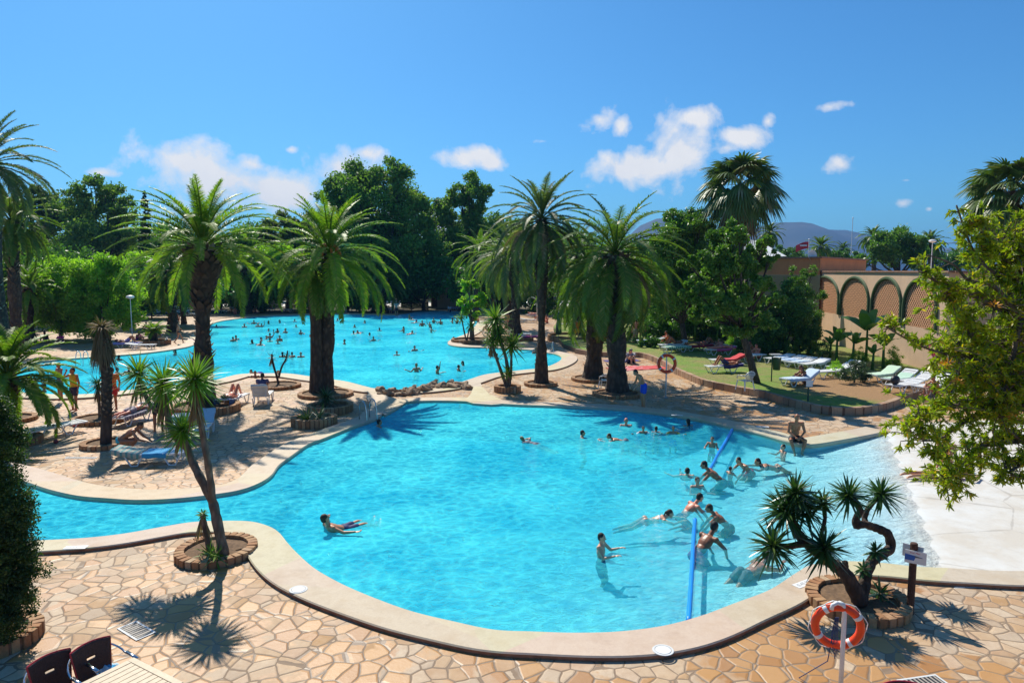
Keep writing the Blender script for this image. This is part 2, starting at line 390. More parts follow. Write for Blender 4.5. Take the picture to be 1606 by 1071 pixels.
def skinmat(c):
    if c in _skin: return _skin[c]
    t = NT('skin'); nz = t.noise(9, t.obj(), 3, .6); col = t.mix(nz, tuple(x*.84 for x in c), tuple(min(1,x*1.1) for x in c))
    _skin[c] = t.done(t.pbr(col, .42, None, Subsurface_Weight=.12, Subsurface_Scale=.01)); return _skin[c]
_fab = {}
def fabmat(c):
    if c not in _fab: _fab[c] = simple('swim_cloth', c, .7, .18, 25)
    return _fab[c]
SK = dict(fair=(.66,.36,.23), mid=(.54,.25,.13), tan=(.42,.155,.07), dark=(.26,.095,.045), pink=(.72,.25,.15))
HC = dict(black=(.012,.009,.008), brown=(.05,.025,.012), blond=(.30,.19,.08), grey=(.3,.28,.26), red=(.18,.05,.02))
M['eye'] = simple('eye', (.05,.03,.02), .2)
def mobj(name, me, mat, parent):
    o = bpy.data.objects.new(name, me); COL.objects.link(o); o.material_slots[0].link = 'OBJECT'; o.material_slots[0].material = mat; o.parent = parent; return o
FIGC = {}
def figure(pname, skin='mid', hair='short', hc='brown', clothes=(('trunks',(.03,.04,.12)),), eyes=False):
    P = POSES[pname]
    if pname not in FIGC:
        mb, H = body_mb(P); FIGC[pname] = (remeshed(('body',pname), mb, .0115, 2), H)
    me, H = FIGC[pname]
    root = empty('person'); root['h'] = 0; del root['h']
    mobj('body', me, skinmat(SK[skin]), root)
    if hair: mobj('hair', hair_mesh(pname, hair, H), fabmat(HC[hc]), root)
    for kind, col in clothes:
        k = ('cloth', pname, kind); nm = {'trunks':'shorts','briefs':'swim_briefs','bra':'bikini_top','vest':'vest','shirt':'shirt','armL':'armband','armR':'armband'}[kind]
        mobj(nm, _mc[k] if k in _mc else remeshed(k, cloth_mb(P, kind), .014, 2), fabmat(col), root)
    if eyes:
        c, Hm = H
        for s in (-1,1): o = MB().ell(c+Hm@Vector((s*.030,.079,.010)), (.012,.008,.007), Hm, 8, 6).build('eye', M['eye'], root, smooth=True)
    return root
def place_fig(r, pname, loc, rz, sc, by='foot'):
    r.rotation_euler = (0,0,rz); r.scale = (sc,)*3; P = POSES[pname]
    if by == 'head': loc = Vector(loc)-Matrix.Rotation(rz,3,'Z')@(P['hed']*sc)
    r.location = loc; return r
for _p in POSES:
    mb_, H_ = body_mb(POSES[_p]); FIGC[_p] = (remeshed(('body',_p), mb_, .0115, 2), H_)
    for _k in ('trunks','briefs','bra','vest','shirt','armL','armR'): remeshed(('cloth',_p,_k), cloth_mb(POSES[_p],_k), .014, 2)
    for _h in ('short','long','tail'): hair_mesh(_p, _h, H_)
# ------------------------------------------------------------------ outlines (surveyed), Catmull-Rom smoothed
def crom(P, n=6, closed=False):
    P = [Vector((p[0], p[1])) for p in P]; out = []; m = len(P)
    rngi = range(m if closed else m-1)
    for i in rngi:
        p0 = P[(i-1) % m] if closed or i > 0 else P[0]; p1 = P[i]; p2 = P[(i+1) % m]
        p3 = P[(i+2) % m] if closed or i+2 < m else P[-1]
        for k in range(n):
            t = k/n
            out.append(.5*((2*p1)+(p2-p0)*t+(2*p0-5*p1+4*p2-p3)*t*t+(3*p1-p0-3*p2+p3)*t**3))
    if not closed: out.append(P[-1])
    return out
WZ = .0     # water level
def W(l, z=.03): return [px(u, v, z).xy for u, v in l]
near_low = [(-260,862),(-100,856),(0,853),(60,851),(134,847),(196,840),(252,830),(302,822),(350,820),(392,821),(420,828),(437,838),(452,856),(468,873),(493,895),(525,914),(556,929),(600,947),(649,964),(711,979),(774,992),(836,995),(900,997),(970,995),(1040,986),(1100,970),(1150,951),(1207,929),(1249,902),(1275,889),(1320,884),(1377,886),(1434,892),(1491,895),(1562,899),(1650,900),(1800,902)]
near_top = [(1391,678),(1363,684),(1320,692),(1272,699),(1235,694),(1193,682),(1150,672),(1114,663),(1058,653),(974,643),(890,639),(806,636),(731,631),(675,630),(637,632),(612,638),(601,648),(594,656),(577,663),(546,674),(509,689),(483,699),(457,717),(437,732),(426,747),(409,759),(381,770),(344,777),(283,784),(218,787),(163,784),(120,780),(76,770),(41,758),(0,745),(-80,728),(-260,700)]
NL = crom(W(near_low)); NTp = crom(W(near_top))
beach_top = [px(1600,665,.03).xy, px(1460,668,.03).xy]
beach_far = [px(2000,905,.03).xy, px(2000,690,.03).xy]
near_poly = NL + beach_far + beach_top + NTp
far_near = [(-300,628),(-100,622),(30,617),(87,620),(122,620),(157,618),(203,613),(270,606),(325,600),(350,594),(376,588),(409,587),(452,587),(496,593),(540,599),(572,607),(592,611),(640,613),(700,607),(734,597),(759,589),(787,585),(824,581),(852,578),(871,571),(880,565),(880,560),(871,556),(860,554),(839,550),(805,548),(768,546),(731,545),(712,543),(703,540),(705,535),(719,529),(735,522),(745,512),(752,503)]
far_beach = [(748,494),(720,488),(690,486.5),(660,487.5),(640,491)]
far_far = [(620,494),(600,494),(560,493),(524,492.5),(468,494),(412,496),(375,500),(347,504),(332,509),(322,520),(312,535),(300,543),(271,549),(224,555),(159,560),(93,565),(43,571),(-20,576),(-150,583),(-300,588)]
FN = crom(W(far_near)); FB = crom(W(far_beach)); FF = crom(W(far_far))
far_poly = FN + FB + FF
def area(P): return sum(P[i].x*P[(i+1)%len(P)].y-P[(i+1)%len(P)].x*P[i].y for i in range(len(P)))/2
def inside(p, P):
    c = False; j = len(P)-1; x, y = p
    for i in range(len(P)):
        a, b = P[i], P[j]
        if (a[1] > y) != (b[1] > y) and x < (b[0]-a[0])*(y-a[1])/(b[1]-a[1])+a[0]: c = not c
        j = i
    return c
def sheet(name, outer, holes, z, mat):
    vs = [Vector(p[:2]) for p in outer]; es = [(i, (i+1) % len(outer)) for i in range(len(outer))]
    for h in holes:
        b = len(vs); vs += [Vector(p[:2]) for p in h]; es += [(b+i, b+(i+1) % len(h)) for i in range(len(h))]
    v2, e2, f2, _, _, _ = delaunay_2d_cdt(vs, es, [], 0, 1e-5)
    fs = []
    for f in f2:
        c = sum((v2[i] for i in f), Vector((0,0)))/len(f)
        if inside(c, outer) and not any(inside(c, h) for h in holes): fs.append(tuple(f))
    mb = MB(); mb.v = [(v.x, v.y, z) for v in v2]; mb.f = fs
    return mb.build(name, mat)
# ------------------------------------------------------------------ ground
def paving_mat(name, scale, stain):
    t = NT(name); p = t.pos()
    wn = t.noise(.9, p, 3); vm = t.n('ShaderNodeVectorMath', operation='ADD')
    sc = t.n('ShaderNodeVectorMath', operation='SCALE'); t.set(sc, 0, (wn, 'Color')); sc.inputs['Scale'].default_value = .28
    t.set(vm, 0, p); t.set(vm, 1, sc)
    fl = t.n('ShaderNodeVectorMath', operation='MULTIPLY'); t.set(fl, 0, vm); fl.inputs[1].default_value = (1, 1, 0)
    vo = t.n('ShaderNodeTexVoronoi', {'Vector': fl, 'Scale': scale, 'Randomness': 1.0})
    ve = t.n('ShaderNodeTexVoronoi', {'Vector': fl, 'Scale': scale, 'Randomness': 1.0}, feature='DISTANCE_TO_EDGE')
    sepc = t.n('ShaderNodeSeparateColor', {0: (vo, 'Color')})
    stone = t.ramp((sepc, 0), [(0, (.42,.25,.13)),(.16, (.53,.37,.22)),(.32, (.58,.45,.31)),(.48,(.44,.34,.24)),(.62,(.56,.40,.25)),(.76,(.44,.25,.10)),(.88,(.54,.37,.24)),(1,(.60,.48,.34))])
    fine = t.noise(9, p, 6, .7); med = t.noise(2.2, p, 4, .6)
    stone = t.mix(t.ramp(fine, [(.3, 0), (.75, .5)]), stone, (.33,.19,.10))
    stone = t.mix(t.ramp(med, [(.45, 0), (.7, .4)]), stone, (.60,.47,.33))
    big = t.noise(.34, p, 5, .62, .6)
    wet0 = t.math('ADD', big, t.math('MULTIPLY', (sepc, 1), .17))
    wet0 = t.math('ADD', wet0, t.math('MULTIPLY', t.math('SUBTRACT', med, .5), .25))
    wet = t.ramp(wet0, [(stain, 0), (stain+.035, 1)])
    stone = t.mix(t.math('MULTIPLY', wet, .8), stone, t.mix((sepc, 2), (.36,.15,.03), (.50,.25,.07)))
    gn = t.noise(5, p, 3)
    gw = t.math('MULTIPLY', t.math('ADD', gn, .05), .07)
    gr = t.math('LESS_THAN', (ve, 0), gw)
    fd = t.noise(.5, p, 3)
    grc = t.mix(fd, (.15,.09,.05), (.34,.24,.155))
    col = t.mix(gr, stone, grc)
    hh = t.math('ADD', t.math('MULTIPLY', t.math('MINIMUM', (ve, 0), .09), 6), t.math('MULTIPLY', fine, .25))
    rough = t.math('SUBTRACT', .78, t.math('MULTIPLY', wet, .30))
    b = t.pbr(col, rough, t.bump(hh, .6, .03))
    return t.done(b)
M['paving'] = paving_mat('paving', 3.45, .575)
def dirt_mat():
    t = NT('dry_ground'); p = t.pos(); a = t.noise(.12, p, 6, .6); b = t.noise(3, p, 5, .7)
    c = t.ramp(a, [(.35, (.05,.045,.02)), (.5, (.10,.08,.045)), (.65, (.045,.06,.02))])
    c = t.mix(t.ramp(b, [(.3,0),(.8,.5)]), c, (.13,.10,.06))
    return t.done(t.pbr(c, .95, t.bump(b, .5, .05)))
M['dirt'] = dirt_mat()
M['road'] = simple('pale_road', (.62,.58,.52), .9, .1, .5)
big = [Vector(p) for p in ((-6000,-60),(6000,-60),(6000,9000),(-6000,9000))]
g = sheet('ground', big, [near_poly, far_poly], -.012, M['dirt']); tag(g, kind='structure')
pv_out = [Vector(p) for p in ((-60,-12),(60,-12),(60,60),(30,89.5),(-8,91),(-40,89),(-75,70))]
g = sheet('paving', pv_out, [near_poly, far_poly], .0, M['paving']); tag(g, kind='structure')
g = sheet('road', [Vector(p) for p in ((-80,108),(60,108),(60,128),(-80,128))], [], -.004, M['road']); tag(g, kind='structure')
# ------------------------------------------------------------------ pool floors, walls, water
A0 = px(1392,680,0).xy; B0 = px(1478,897,0).xy
dl = (B0-A0).normalized(); nn = Vector((-dl.y, dl.x))
if nn.x < 0: nn = -nn
def near_floor(x, y):
    s = (Vector((x,y))-A0).dot(nn)
    if s > 0: return min(.012, -.002+s*.05)
    s = -s
    if s < 5: d = .02+s*.085
    else: d = .445+(s-5)*.15
    return -min(d, 1.25)
FA = px(700,487,0).xy
def far_floor(x, y):
    d = (Vector((x,y))-FA).length
    return -min(max(.03, (d-9)*.08), 1.0)
def floor_mesh(name, poly, fn, mat, nx, ny):
    xs = [p[0] for p in poly]; ys = [p[1] for p in poly]
    x0, x1, y0, y1 = min(xs)-.3, max(xs)+.3, min(ys)-.3, max(ys)+.3
    mb = MB(); mb.grid(lambda a, b: (x0+(x1-x0)*a, y0+(y1-y0)*b, fn(x0+(x1-x0)*a, y0+(y1-y0)*b)), nx, ny)
    # keep only cells near the basin
    keep = []
    for f in mb.f:
        c = [sum(mb.v[i][k] for i in f)/4 for k in (0,1)]
        cw = max(x1-x0, 1)/nx*1.5
        if any(inside((c[0]+dx*cw, c[1]+dy*cw), poly) for dx in (-1,0,1) for dy in (-1,0,1)): keep.append(f)
    mb.f = keep
    return tag(mb.build(name, mat, smooth=True), kind='structure')
def tile_mat(name, col, beach=None):
    t = NT(name); p = t.pos(); nz = t.noise(1.2, p, 4, .6)
    c = t.mix(t.ramp(nz, [(.3,0),(.7,1)]), tuple(x*.88 for x in col), tuple(min(.85,x*1.06) for x in col))
    if beach:
        s = t.n('ShaderNodeVectorMath', operation='SUBTRACT'); t.set(s, 0, p); s.inputs[1].default_value = (A0.x, A0.y, 0)
        d = t.n('ShaderNodeVectorMath', operation='DOT_PRODUCT'); t.set(d, 0, s); d.inputs[1].default_value = (nn.x, nn.y, 0)
        e = t.math('ADD', (d, 'Value'), t.math('MULTIPLY', t.math('SUBTRACT', nz, .5), 1.2))
        k = t.ramp(t.math('ADD', t.math('MULTIPLY', e, .13), .5), [(0, 0), (.5, 1)])
        n2 = t.noise(.7, p, 6, .65)
        bc = t.mix(t.ramp(n2, [(.38,0),(.62,1)]), (.70,.68,.63), (.60,.54,.45))
        ck = t.n('ShaderNodeTexVoronoi', {'Vector': p, 'Scale': .42}, feature='DISTANCE_TO_EDGE'); n6 = t.noise(2.5, p, 5); bc = t.mix(t.math('MULTIPLY', t.ramp(t.math('ADD', (ck,0), t.math('MULTIPLY', n6, .05)), [(.028,1),(.036,0)]), .45), bc, (.30,.26,.21))
        n5 = t.noise(3.5, p, 6, .75); bc = t.mix(t.ramp(n5, [(.5,0),(.75,.35)]), bc, (.42,.37,.30))
        wetb = t.ramp(t.math('ADD', t.math('MULTIPLY', t.math('ADD', e, t.math('MULTIPLY', t.math('SUBTRACT', n2, .5), 3.0)), .3), .3), [(.25,1),(.75,0)]); bc = t.mix(t.math('MULTIPLY', wetb, .15), bc, (.44,.42,.38))
        c = t.mix(k, c, (.74,.83,.86)); c = t.mix(t.ramp(t.math('ADD', t.math('MULTIPLY', e, .35), .5), [(.25,0),(.6,1)]), c, bc)
    n3 = t.noise(.8, p, 7, .7)
    return t.done(t.pbr(c, .55, t.bump(n3, .3, .05)))
M['floor_near'] = tile_mat('pool_floor_paint', (.50,.80,.86), True)
M['floor_far'] = tile_mat('far_pool_floor_paint', (.38,.76,.84))
M['poolwall'] = tile_mat('pool_wall_paint', (.30,.62,.74))
floor_mesh('pool_floor', near_poly, near_floor, M['floor_near'], 110, 60)
floor_mesh('pool_floor', far_poly, far_floor, M['floor_far'], 120, 110)
def water_mat(name, sc, absorb, tintlo, wave, deep, shal=((0, .0), (.35, .2), (1, .62))):
    t = NT(name); p = t.pos()
    def warp(scale, amt):
        wn = t.noise(scale, p, 2)
        s_ = t.n('ShaderNodeVectorMath', operation='SCALE'); t.set(s_, 0, (wn, 'Color')); s_.inputs['Scale'].default_value = amt
        a_ = t.n('ShaderNodeVectorMath', operation='ADD'); t.set(a_, 0, p); t.set(a_, 1, s_); return a_
    st = t.n('ShaderNodeVectorMath', operation='MULTIPLY'); t.set(st, 0, warp(1.1*sc, .45)); st.inputs[1].default_value = (.75, 1.2, 1)
    a = t.noise(1.5*sc, st, 4, .62, .3); b = t.noise(5.5*sc, st, 4, .6, .4)
    ridg = t.n('ShaderNodeTexVoronoi', {'Vector': warp(2.2*sc, .35), 'Scale': 2.4*sc}, feature='SMOOTH_F1'); ridg.inputs['Smoothness'].default_value = .6
    c3 = t.noise(17*sc, st, 3, .6); hgt = t.math('ADD', t.math('ADD', t.math('MULTIPLY', a, 1.0), t.math('MULTIPLY', b, .55)), t.math('MULTIPLY', c3, .07))
    bp = t.bump(hgt, wave, .34)
    # caustic net and light and dark ripples painted into tint and diffuse colour
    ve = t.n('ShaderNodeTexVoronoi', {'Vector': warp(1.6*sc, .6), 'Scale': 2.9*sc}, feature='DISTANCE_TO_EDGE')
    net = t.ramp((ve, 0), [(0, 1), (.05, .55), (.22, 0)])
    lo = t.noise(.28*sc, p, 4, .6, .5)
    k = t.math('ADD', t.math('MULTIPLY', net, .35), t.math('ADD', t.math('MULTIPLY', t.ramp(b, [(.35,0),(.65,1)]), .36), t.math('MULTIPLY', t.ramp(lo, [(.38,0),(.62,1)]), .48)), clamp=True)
    s_ = t.n('ShaderNodeVectorMath', operation='SUBTRACT'); t.set(s_, 0, p); s_.inputs[1].default_value = deep[0]
    d_ = t.n('ShaderNodeVectorMath', operation='DOT_PRODUCT'); t.set(d_, 0, s_); d_.inputs[1].default_value = deep[1]
    tint = t.mix(k, tintlo, (1, 1, 1)); tint = t.mix(t.ramp(t.math('DIVIDE', (d_, 'Value'), 3.0), [(0,.12),(1,1)]), (1,1,1), tint)
    tr = t.n('ShaderNodeBsdfTransparent', {'Color': tint})
    gl = t.n('ShaderNodeBsdfGlossy', {'Color': (1,1,1), 'Roughness': .012, 'Normal': bp})
    fr = t.n('ShaderNodeFresnel', {'IOR': 1.33, 'Normal': bp})
    f2 = t.math('MULTIPLY', fr, .5, clamp=True)
    # scattered light of the water body put in as diffuse colour, thicker where deep
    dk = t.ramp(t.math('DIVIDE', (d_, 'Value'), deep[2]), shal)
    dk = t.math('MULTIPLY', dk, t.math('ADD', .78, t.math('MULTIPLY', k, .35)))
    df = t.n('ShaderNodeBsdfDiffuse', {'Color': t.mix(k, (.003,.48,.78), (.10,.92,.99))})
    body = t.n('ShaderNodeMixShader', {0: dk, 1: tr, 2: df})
    mx = t.n('ShaderNodeMixShader', {0: f2, 1: body, 2: gl})
    vol = t.n('ShaderNodeVolumeAbsorption', {'Color': absorb, 'Density': .52})
    return t.done(mx, vol)
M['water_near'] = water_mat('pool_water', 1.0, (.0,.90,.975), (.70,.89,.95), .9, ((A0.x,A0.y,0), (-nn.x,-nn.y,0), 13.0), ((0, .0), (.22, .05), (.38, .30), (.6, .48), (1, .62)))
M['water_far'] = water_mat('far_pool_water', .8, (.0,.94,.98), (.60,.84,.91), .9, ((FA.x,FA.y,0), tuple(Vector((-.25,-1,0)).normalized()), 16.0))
def grown(poly, d=.06):
    s = 1 if area(poly) > 0 else -1; out = []; n = len(poly)
    for i in range(n):
        t_ = (poly[(i+1)%n]-poly[i-1]); t_ = t_.normalized() if t_.length > 1e-6 else Vector((1,0))
        out.append(poly[i]+Vector((t_.y, -t_.x))*d*s)
    return out
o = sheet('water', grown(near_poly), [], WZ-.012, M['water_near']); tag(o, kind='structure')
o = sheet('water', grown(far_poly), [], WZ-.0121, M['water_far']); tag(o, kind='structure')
def strip_wall(name, line, z0, z1, off, mat, poly):
    P = line; s = 1 if area(poly) > 0 else -1; mb = MB(); b = 0
    for i, p in enumerate(P):
        t_ = (P[min(i+1,len(P)-1)]-P[max(i-1,0)]).normalized(); q = p+Vector((t_.y,-t_.x))*off*s
        mb.v += [(q.x,q.y,z0),(q.x,q.y,z1)]
    mb.f = [(2*i,2*i+2,2*i+3,2*i+1) for i in range(len(P)-1)]
    return tag(mb.build(name, mat), kind='structure')
strip_wall('pool_wall', NL, -2.2, .05, .03, M['poolwall'], near_poly)
strip_wall('pool_wall', NTp, -2.2, .05, .03, M['poolwall'], near_poly)
strip_wall('pool_wall', FN, -2.2, .05, .03, M['poolwall'], far_poly)
strip_wall('pool_wall', FF, -2.2, .05, .03, M['poolwall'], far_poly)
# coping
def coping_mat():
    t = NT('coping_stone'); p = t.pos(); a = t.noise(1.1, p, 5, .65); b = t.noise(30, p, 4, .7)
    c = t.ramp(a, [(.3, (.50,.39,.25)), (.5, (.58,.485,.34)), (.7, (.51,.39,.24))])
    c = t.mix(t.ramp(b, [(.35,0),(.8,.5)]), c, (.44,.34,.23)); gm = t.noise(2.6, p, 7, .75); c = t.mix(t.ramp(gm, [(.52,0),(.72,.5)]), c, (.38,.29,.19))
    vo = t.n('ShaderNodeTexVoronoi', {'Vector': p, 'Scale': .33})
    c = t.mix(.12, c, (vo, 'Color'), 'SOFT_LIGHT')
    return t.done(t.pbr(c, .72, t.bump(b, .25, .01)))
M['coping'] = coping_mat()
M['coping_edge'] = simple('coping_edge', (.30,.13,.07), .8, .3, 8, .4)
def coping(line, width, poly, z=.085, taper=None, smooth_n=10):
    s = 1 if area(poly) > 0 else -1; P = line; N = []
    for i in range(len(P)):
        t_ = (P[min(i+1,len(P)-1)]-P[max(i-1,0)]).normalized(); N.append(Vector((t_.y,-t_.x))*s)
    for _ in range(smooth_n):
        N = [((N[max(i-1,0)]+N[i]*2+N[min(i+1,len(N)-1)])).normalized() for i in range(len(N))]
    if taper is None: taper = lambda p: width
    O = [P[i]+N[i]*taper(P[i]) for i in range(len(P))]
    for _ in range(6): O = [O[0]]+[(O[i-1]+O[i]*2+O[i+1])/4 for i in range(1,len(O)-1)]+[O[-1]]
    mb = MB(); n = len(P)
    for i in range(n):
        a, b_ = P[i]-N[i]*.02, O[i]
        inner = P[i]-N[i]*.005
        mb.v += [(inner.x,inner.y,-.05),(a.x,a.y,z-.035),(a.x+N[i].x*.02,a.y+N[i].y*.02,z),(b_.x-N[i].x*.02,b_.y-N[i].y*.02,z),(b_.x,b_.y,z-.02)]
    for i in range(n-1):
        for k in range(4): mb.f.append((5*i+k,5*i+5+k,5*i+6+k,5*i+1+k))
    c = tag(mb.build('coping', M['coping']), kind='structure')
    mb = MB()
    for i in range(n):
        b_ = O[i]-N[i]*.012; c_ = O[i]+N[i]*.03
        mb.v += [(b_.x,b_.y,z-.02),(b_.x,b_.y,-.05),(c_.x,c_.y,.002),(c_.x,c_.y,.012)]
    for i in range(n-1):
        mb.f.append((4*i,4*i+4,4*i+5,4*i+1))
    e = tag(mb.build('coping_edge', M['coping_edge']), kind='structure')
    return O
def wl(p):   # the lower coping is wider round the bend by the yucca
    c = px(440,890,0).xy; d = (p-c).length
    return .60+.25*math.exp(-(d/2.2)**2)+.12*math.exp(-((p-px(1050,1000,0).xy).length/1.3)**2)
coping(NL, .6, near_poly, .085, wl)
coping(NTp, .78, near_poly, .086)
coping(FN, 1.0, far_poly, .082)
coping(FF, .9, far_poly, .082)
# joining pieces of coping between the pools
for k, pts in enumerate(([(593,611),(610,622),(640,628),(622,640),(604,650),(585,640),(574,622),(580,612)],
                         [(734,600),(752,596),(756,606),(768,618),(800,632),(770,634),(742,632),(728,628),(738,618),(742,608)])):
    mb = MB(); mb.prism([px(u,v,.085).xy for u,v in pts], -.02, .074+.003*k)
    tag(mb.build('coping', M['coping']), kind='structure')
# ------------------------------------------------------------------ lawn
def lawn_mat():
    t = NT('lawn_grass'); p = t.pos(); a = t.noise(.55, p, 5, .62, .3); b = t.noise(18, p, 4, .7); c0 = t.noise(4, p, 4, .6)
    g_ = t.mix(b, (.09,.19,.012), (.22,.34,.03))
    g_ = t.mix(t.ramp(a, [(.40,0),(.60,.85)]), g_, (.27,.22,.07)); g_ = t.mix(t.ramp(c0, [(.5,0),(.72,.6)]), g_, (.07,.13,.015))
    dd = t.n('ShaderNodeVectorMath', operation='DISTANCE'); t.set(dd, 0, p); q = px(1385,608,.3); dd.inputs[1].default_value = tuple(q)
    e = t.math('ADD', t.math('DIVIDE', (dd,'Value'), 5.2), t.math('MULTIPLY', t.math('SUBTRACT', c0, .5), .6))
    g_ = t.mix(t.ramp(e, [(.62,1),(.85,0)]), g_, (.34,.19,.08))
    return t.done(t.pbr(g_, .9, t.bump(t.math('ADD', b, c0), .9, .06)))
M['lawn'] = lawn_mat()
LZ = .3
lw = [(905,547),(943,552),(1005,553),(1040,564),(1059,575),(1087,587),(1111,596),(1161,606),(1200,613),(1251,627),(1301,637),(1352,637),(1390,629),(1425,616),(1470,606)]
LWl = crom([px(u,v,LZ).xy for u,v in lw])
def wallX(Y): return 19.01+.0824*Y
lawn_poly = LWl + [Vector((wallX(33)+6,33)), Vector((wallX(33)+6,34.5)),Vector((wallX(34.5)-.02,34.55)), Vector((wallX(75)-.02,75)), Vector((px(880,503,LZ).x,75)), px(868,512,LZ).xy, px(872,528,LZ).xy, px(885,540,LZ).xy]
mb = MB()
o = sheet('lawn', lawn_poly, [], LZ, M['lawn']); tag(o, kind='structure')
o = strip_wall('lawn', lawn_poly+[lawn_poly[0]], -.1, LZ, 0, M['soil'], lawn_poly); o.name = 'soil_bank'
# stone retaining wall along the lawn
st = empty('stone_wall', (LWl[0].x, LWl[0].y, 0), 0, 'low tan stone retaining wall curving along the front edge of the lawn', 'wall')
mb = MB(); mc = MB(); o0 = Vector((LWl[0].x, LWl[0].y))
L = [p for p in LWl]; acc = 0.0; dists = [0]
for i in range(1, len(L)): dists.append(dists[-1]+(L[i]-L[i-1]).length)
def along(d):
    for i in range(1, len(L)):
        if dists[i] >= d:
            k = (d-dists[i-1])/max(1e-6, dists[i]-dists[i-1]); return L[i-1].lerp(L[i], k), (L[i]-L[i-1]).normalized()
    return L[-1], (L[-1]-L[-2]).normalized()
d = 0.0
while d < dists[-1]-.3:
    wd = rnd.uniform(.22,.42); p, t_ = along(d+wd/2); ang = math.atan2(t_.y, t_.x)
    q = p-o0+Vector((t_.y,-t_.x))*.10
    mb.box((q.x,q.y,.15), (wd-.02, .22+rnd.uniform(-.02,.03), .33+rnd.uniform(-.01,.015)), Matrix.Rotation(ang,3,'Z'))
    d += wd
mb.build('stonework', M['wallstone'], st)
mb = MB(); pts = []
for p in L:
    pts.append(p)
b=0
for i,p in enumerate(L[:-2]):
    t_ = (L[i+1]-L[max(i-1,0)]).normalized(); nrm = Vector((t_.y,-t_.x)); a = p-o0+nrm*.005; c = p-o0+nrm*.19
    mb.v += [(a.x,a.y,.29),(c.x,c.y,.29),(c.x,c.y,.0)]
mb.f = []
for i in range(len(L)-3):
    for k in range(2): mb.f.append((3*i+k,3*i+3+k,3*i+4+k,3*i+1+k))
mb.build('mortar', M['mortar'], st)
# ------------------------------------------------------------------ hills on the horizon
def hillmat():
    t = NT('hill_scrub'); p = t.pos(); a = t.noise(.004, p, 6, .65)
    c = t.ramp(a, [(.35,(.02,.035,.015)),(.55,(.04,.05,.03)),(.7,(.08,.075,.06))])
    return t.done(t.pbr(c, .95))
M['hill'] = hillmat()
def hills(prof, Y, depth):
    mb = MB(); n = len(prof); nx = (n-1)*8; nv = 14
    from mathutils import noise as mn
    def hz(u):
        for i in range(n-1):
            if prof[i][0] <= u <= prof[i+1][0]:
                k = (u-prof[i][0])/(prof[i+1][0]-prof[i][0]); return prof[i][1]*(1-k)+prof[i+1][1]*k
        return prof[-1][1]
    def fn(a, b):
        u = prof[0][0]+(prof[-1][0]-prof[0][0])*a; top = at(u, hz(u), Y)
        y = Y+(b-.5)*depth; s = max(0, math.cos((b-.5)*math.pi))**.7
        z = max(0,top.z)*s; z += (mn.noise(Vector((top.x*.006, y*.006, 0)))*.12)*z
        return (top.x, y, z-2)
    mb.grid(fn, nx, nv); return tag(mb.build('hills', M['hill'], smooth=True), kind='structure')
hills([(960,392),(985,372),(1010,352),(1030,345),(1060,346),(1085,352),(1110,360),(1140,372),(1180,368),(1205,352),(1217,348),(1245,349),(1256,357),(1285,361),(1312,363),(1320,370),(1340,378),(1365,386),(1400,392),(1460,391),(1500,388),(1540,387),(1600,389),(1700,392),(1900,400)], 3200, 1400)
# ------------------------------------------------------------------ planting
M['palm'] = leafmat('palm_leaflets', (.11,.20,.022), (.21,.31,.045), (.40,.34,.12), .48, .46)
M['palm_bright'] = leafmat('palm_leaflets_bright', (.16,.28,.02), (.28,.41,.04), (.45,.40,.12), .50, .48)
M['palm_grey'] = leafmat('palm_leaflets_dull', (.11,.17,.045), (.20,.24,.09), (.36,.30,.16), .42, .5)
M['fan'] = leafmat('fan_palm_leaves', (.09,.15,.03), (.17,.23,.06), (.38,.32,.18), .22, .4)
M['dead'] = leafmat('dead_fronds', (.20,.13,.06), (.34,.24,.12), (.42,.34,.2), .15, .8)
M['yucca'] = leafmat('yucca_leaves', (.12,.24,.02), (.22,.36,.04), (.40,.42,.1), .35, .35)
M['dracaena'] = leafmat('dracaena_leaves', (.03,.085,.022), (.07,.15,.035), (.16,.22,.06), .22, .3)
M['pine'] = leafmat('pine_foliage', (.14,.25,.04), (.24,.36,.07), (.30,.36,.09), .42, .6)
M['pine_light'] = leafmat('light_pine_foliage', (.13,.18,.04), (.22,.27,.06), (.28,.28,.09), .38, .6)
M['bush'] = leafmat('bright_shrub_leaves', (.24,.44,.03), (.38,.56,.05), (.45,.58,.09), .55, .5)
M['broad'] = leafmat('broad_tree_leaves', (.12,.25,.035), (.23,.37,.06), (.34,.46,.12), .42, .42)
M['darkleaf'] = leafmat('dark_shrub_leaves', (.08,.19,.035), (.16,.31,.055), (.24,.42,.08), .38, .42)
M['near_leaf'] = leafmat('near_tree_leaves', (.27,.36,.012), (.48,.50,.03), (.80,.52,.03), .5, .38, 1.2)
M['banana'] = leafmat('banana_leaves', (.10,.22,.03), (.17,.32,.05), None, .4, .4)
M['cypress'] = leafmat('cypress_foliage', (.03,.075,.015), (.075,.14,.025), (.16,.22,.04), .35, .6, 2.5)
M['flower'] = leafmat('pink_flowers', (.55,.03,.14), (.75,.06,.25), None, .3, .5)
M['orange_flower'] = leafmat('orange_flowers', (.8,.28,.02), (.85,.45,.04), None, .3, .5)
M['agave'] = leafmat('grey_green_blades', (.07,.12,.05), (.12,.18,.07), None, .2, .4)
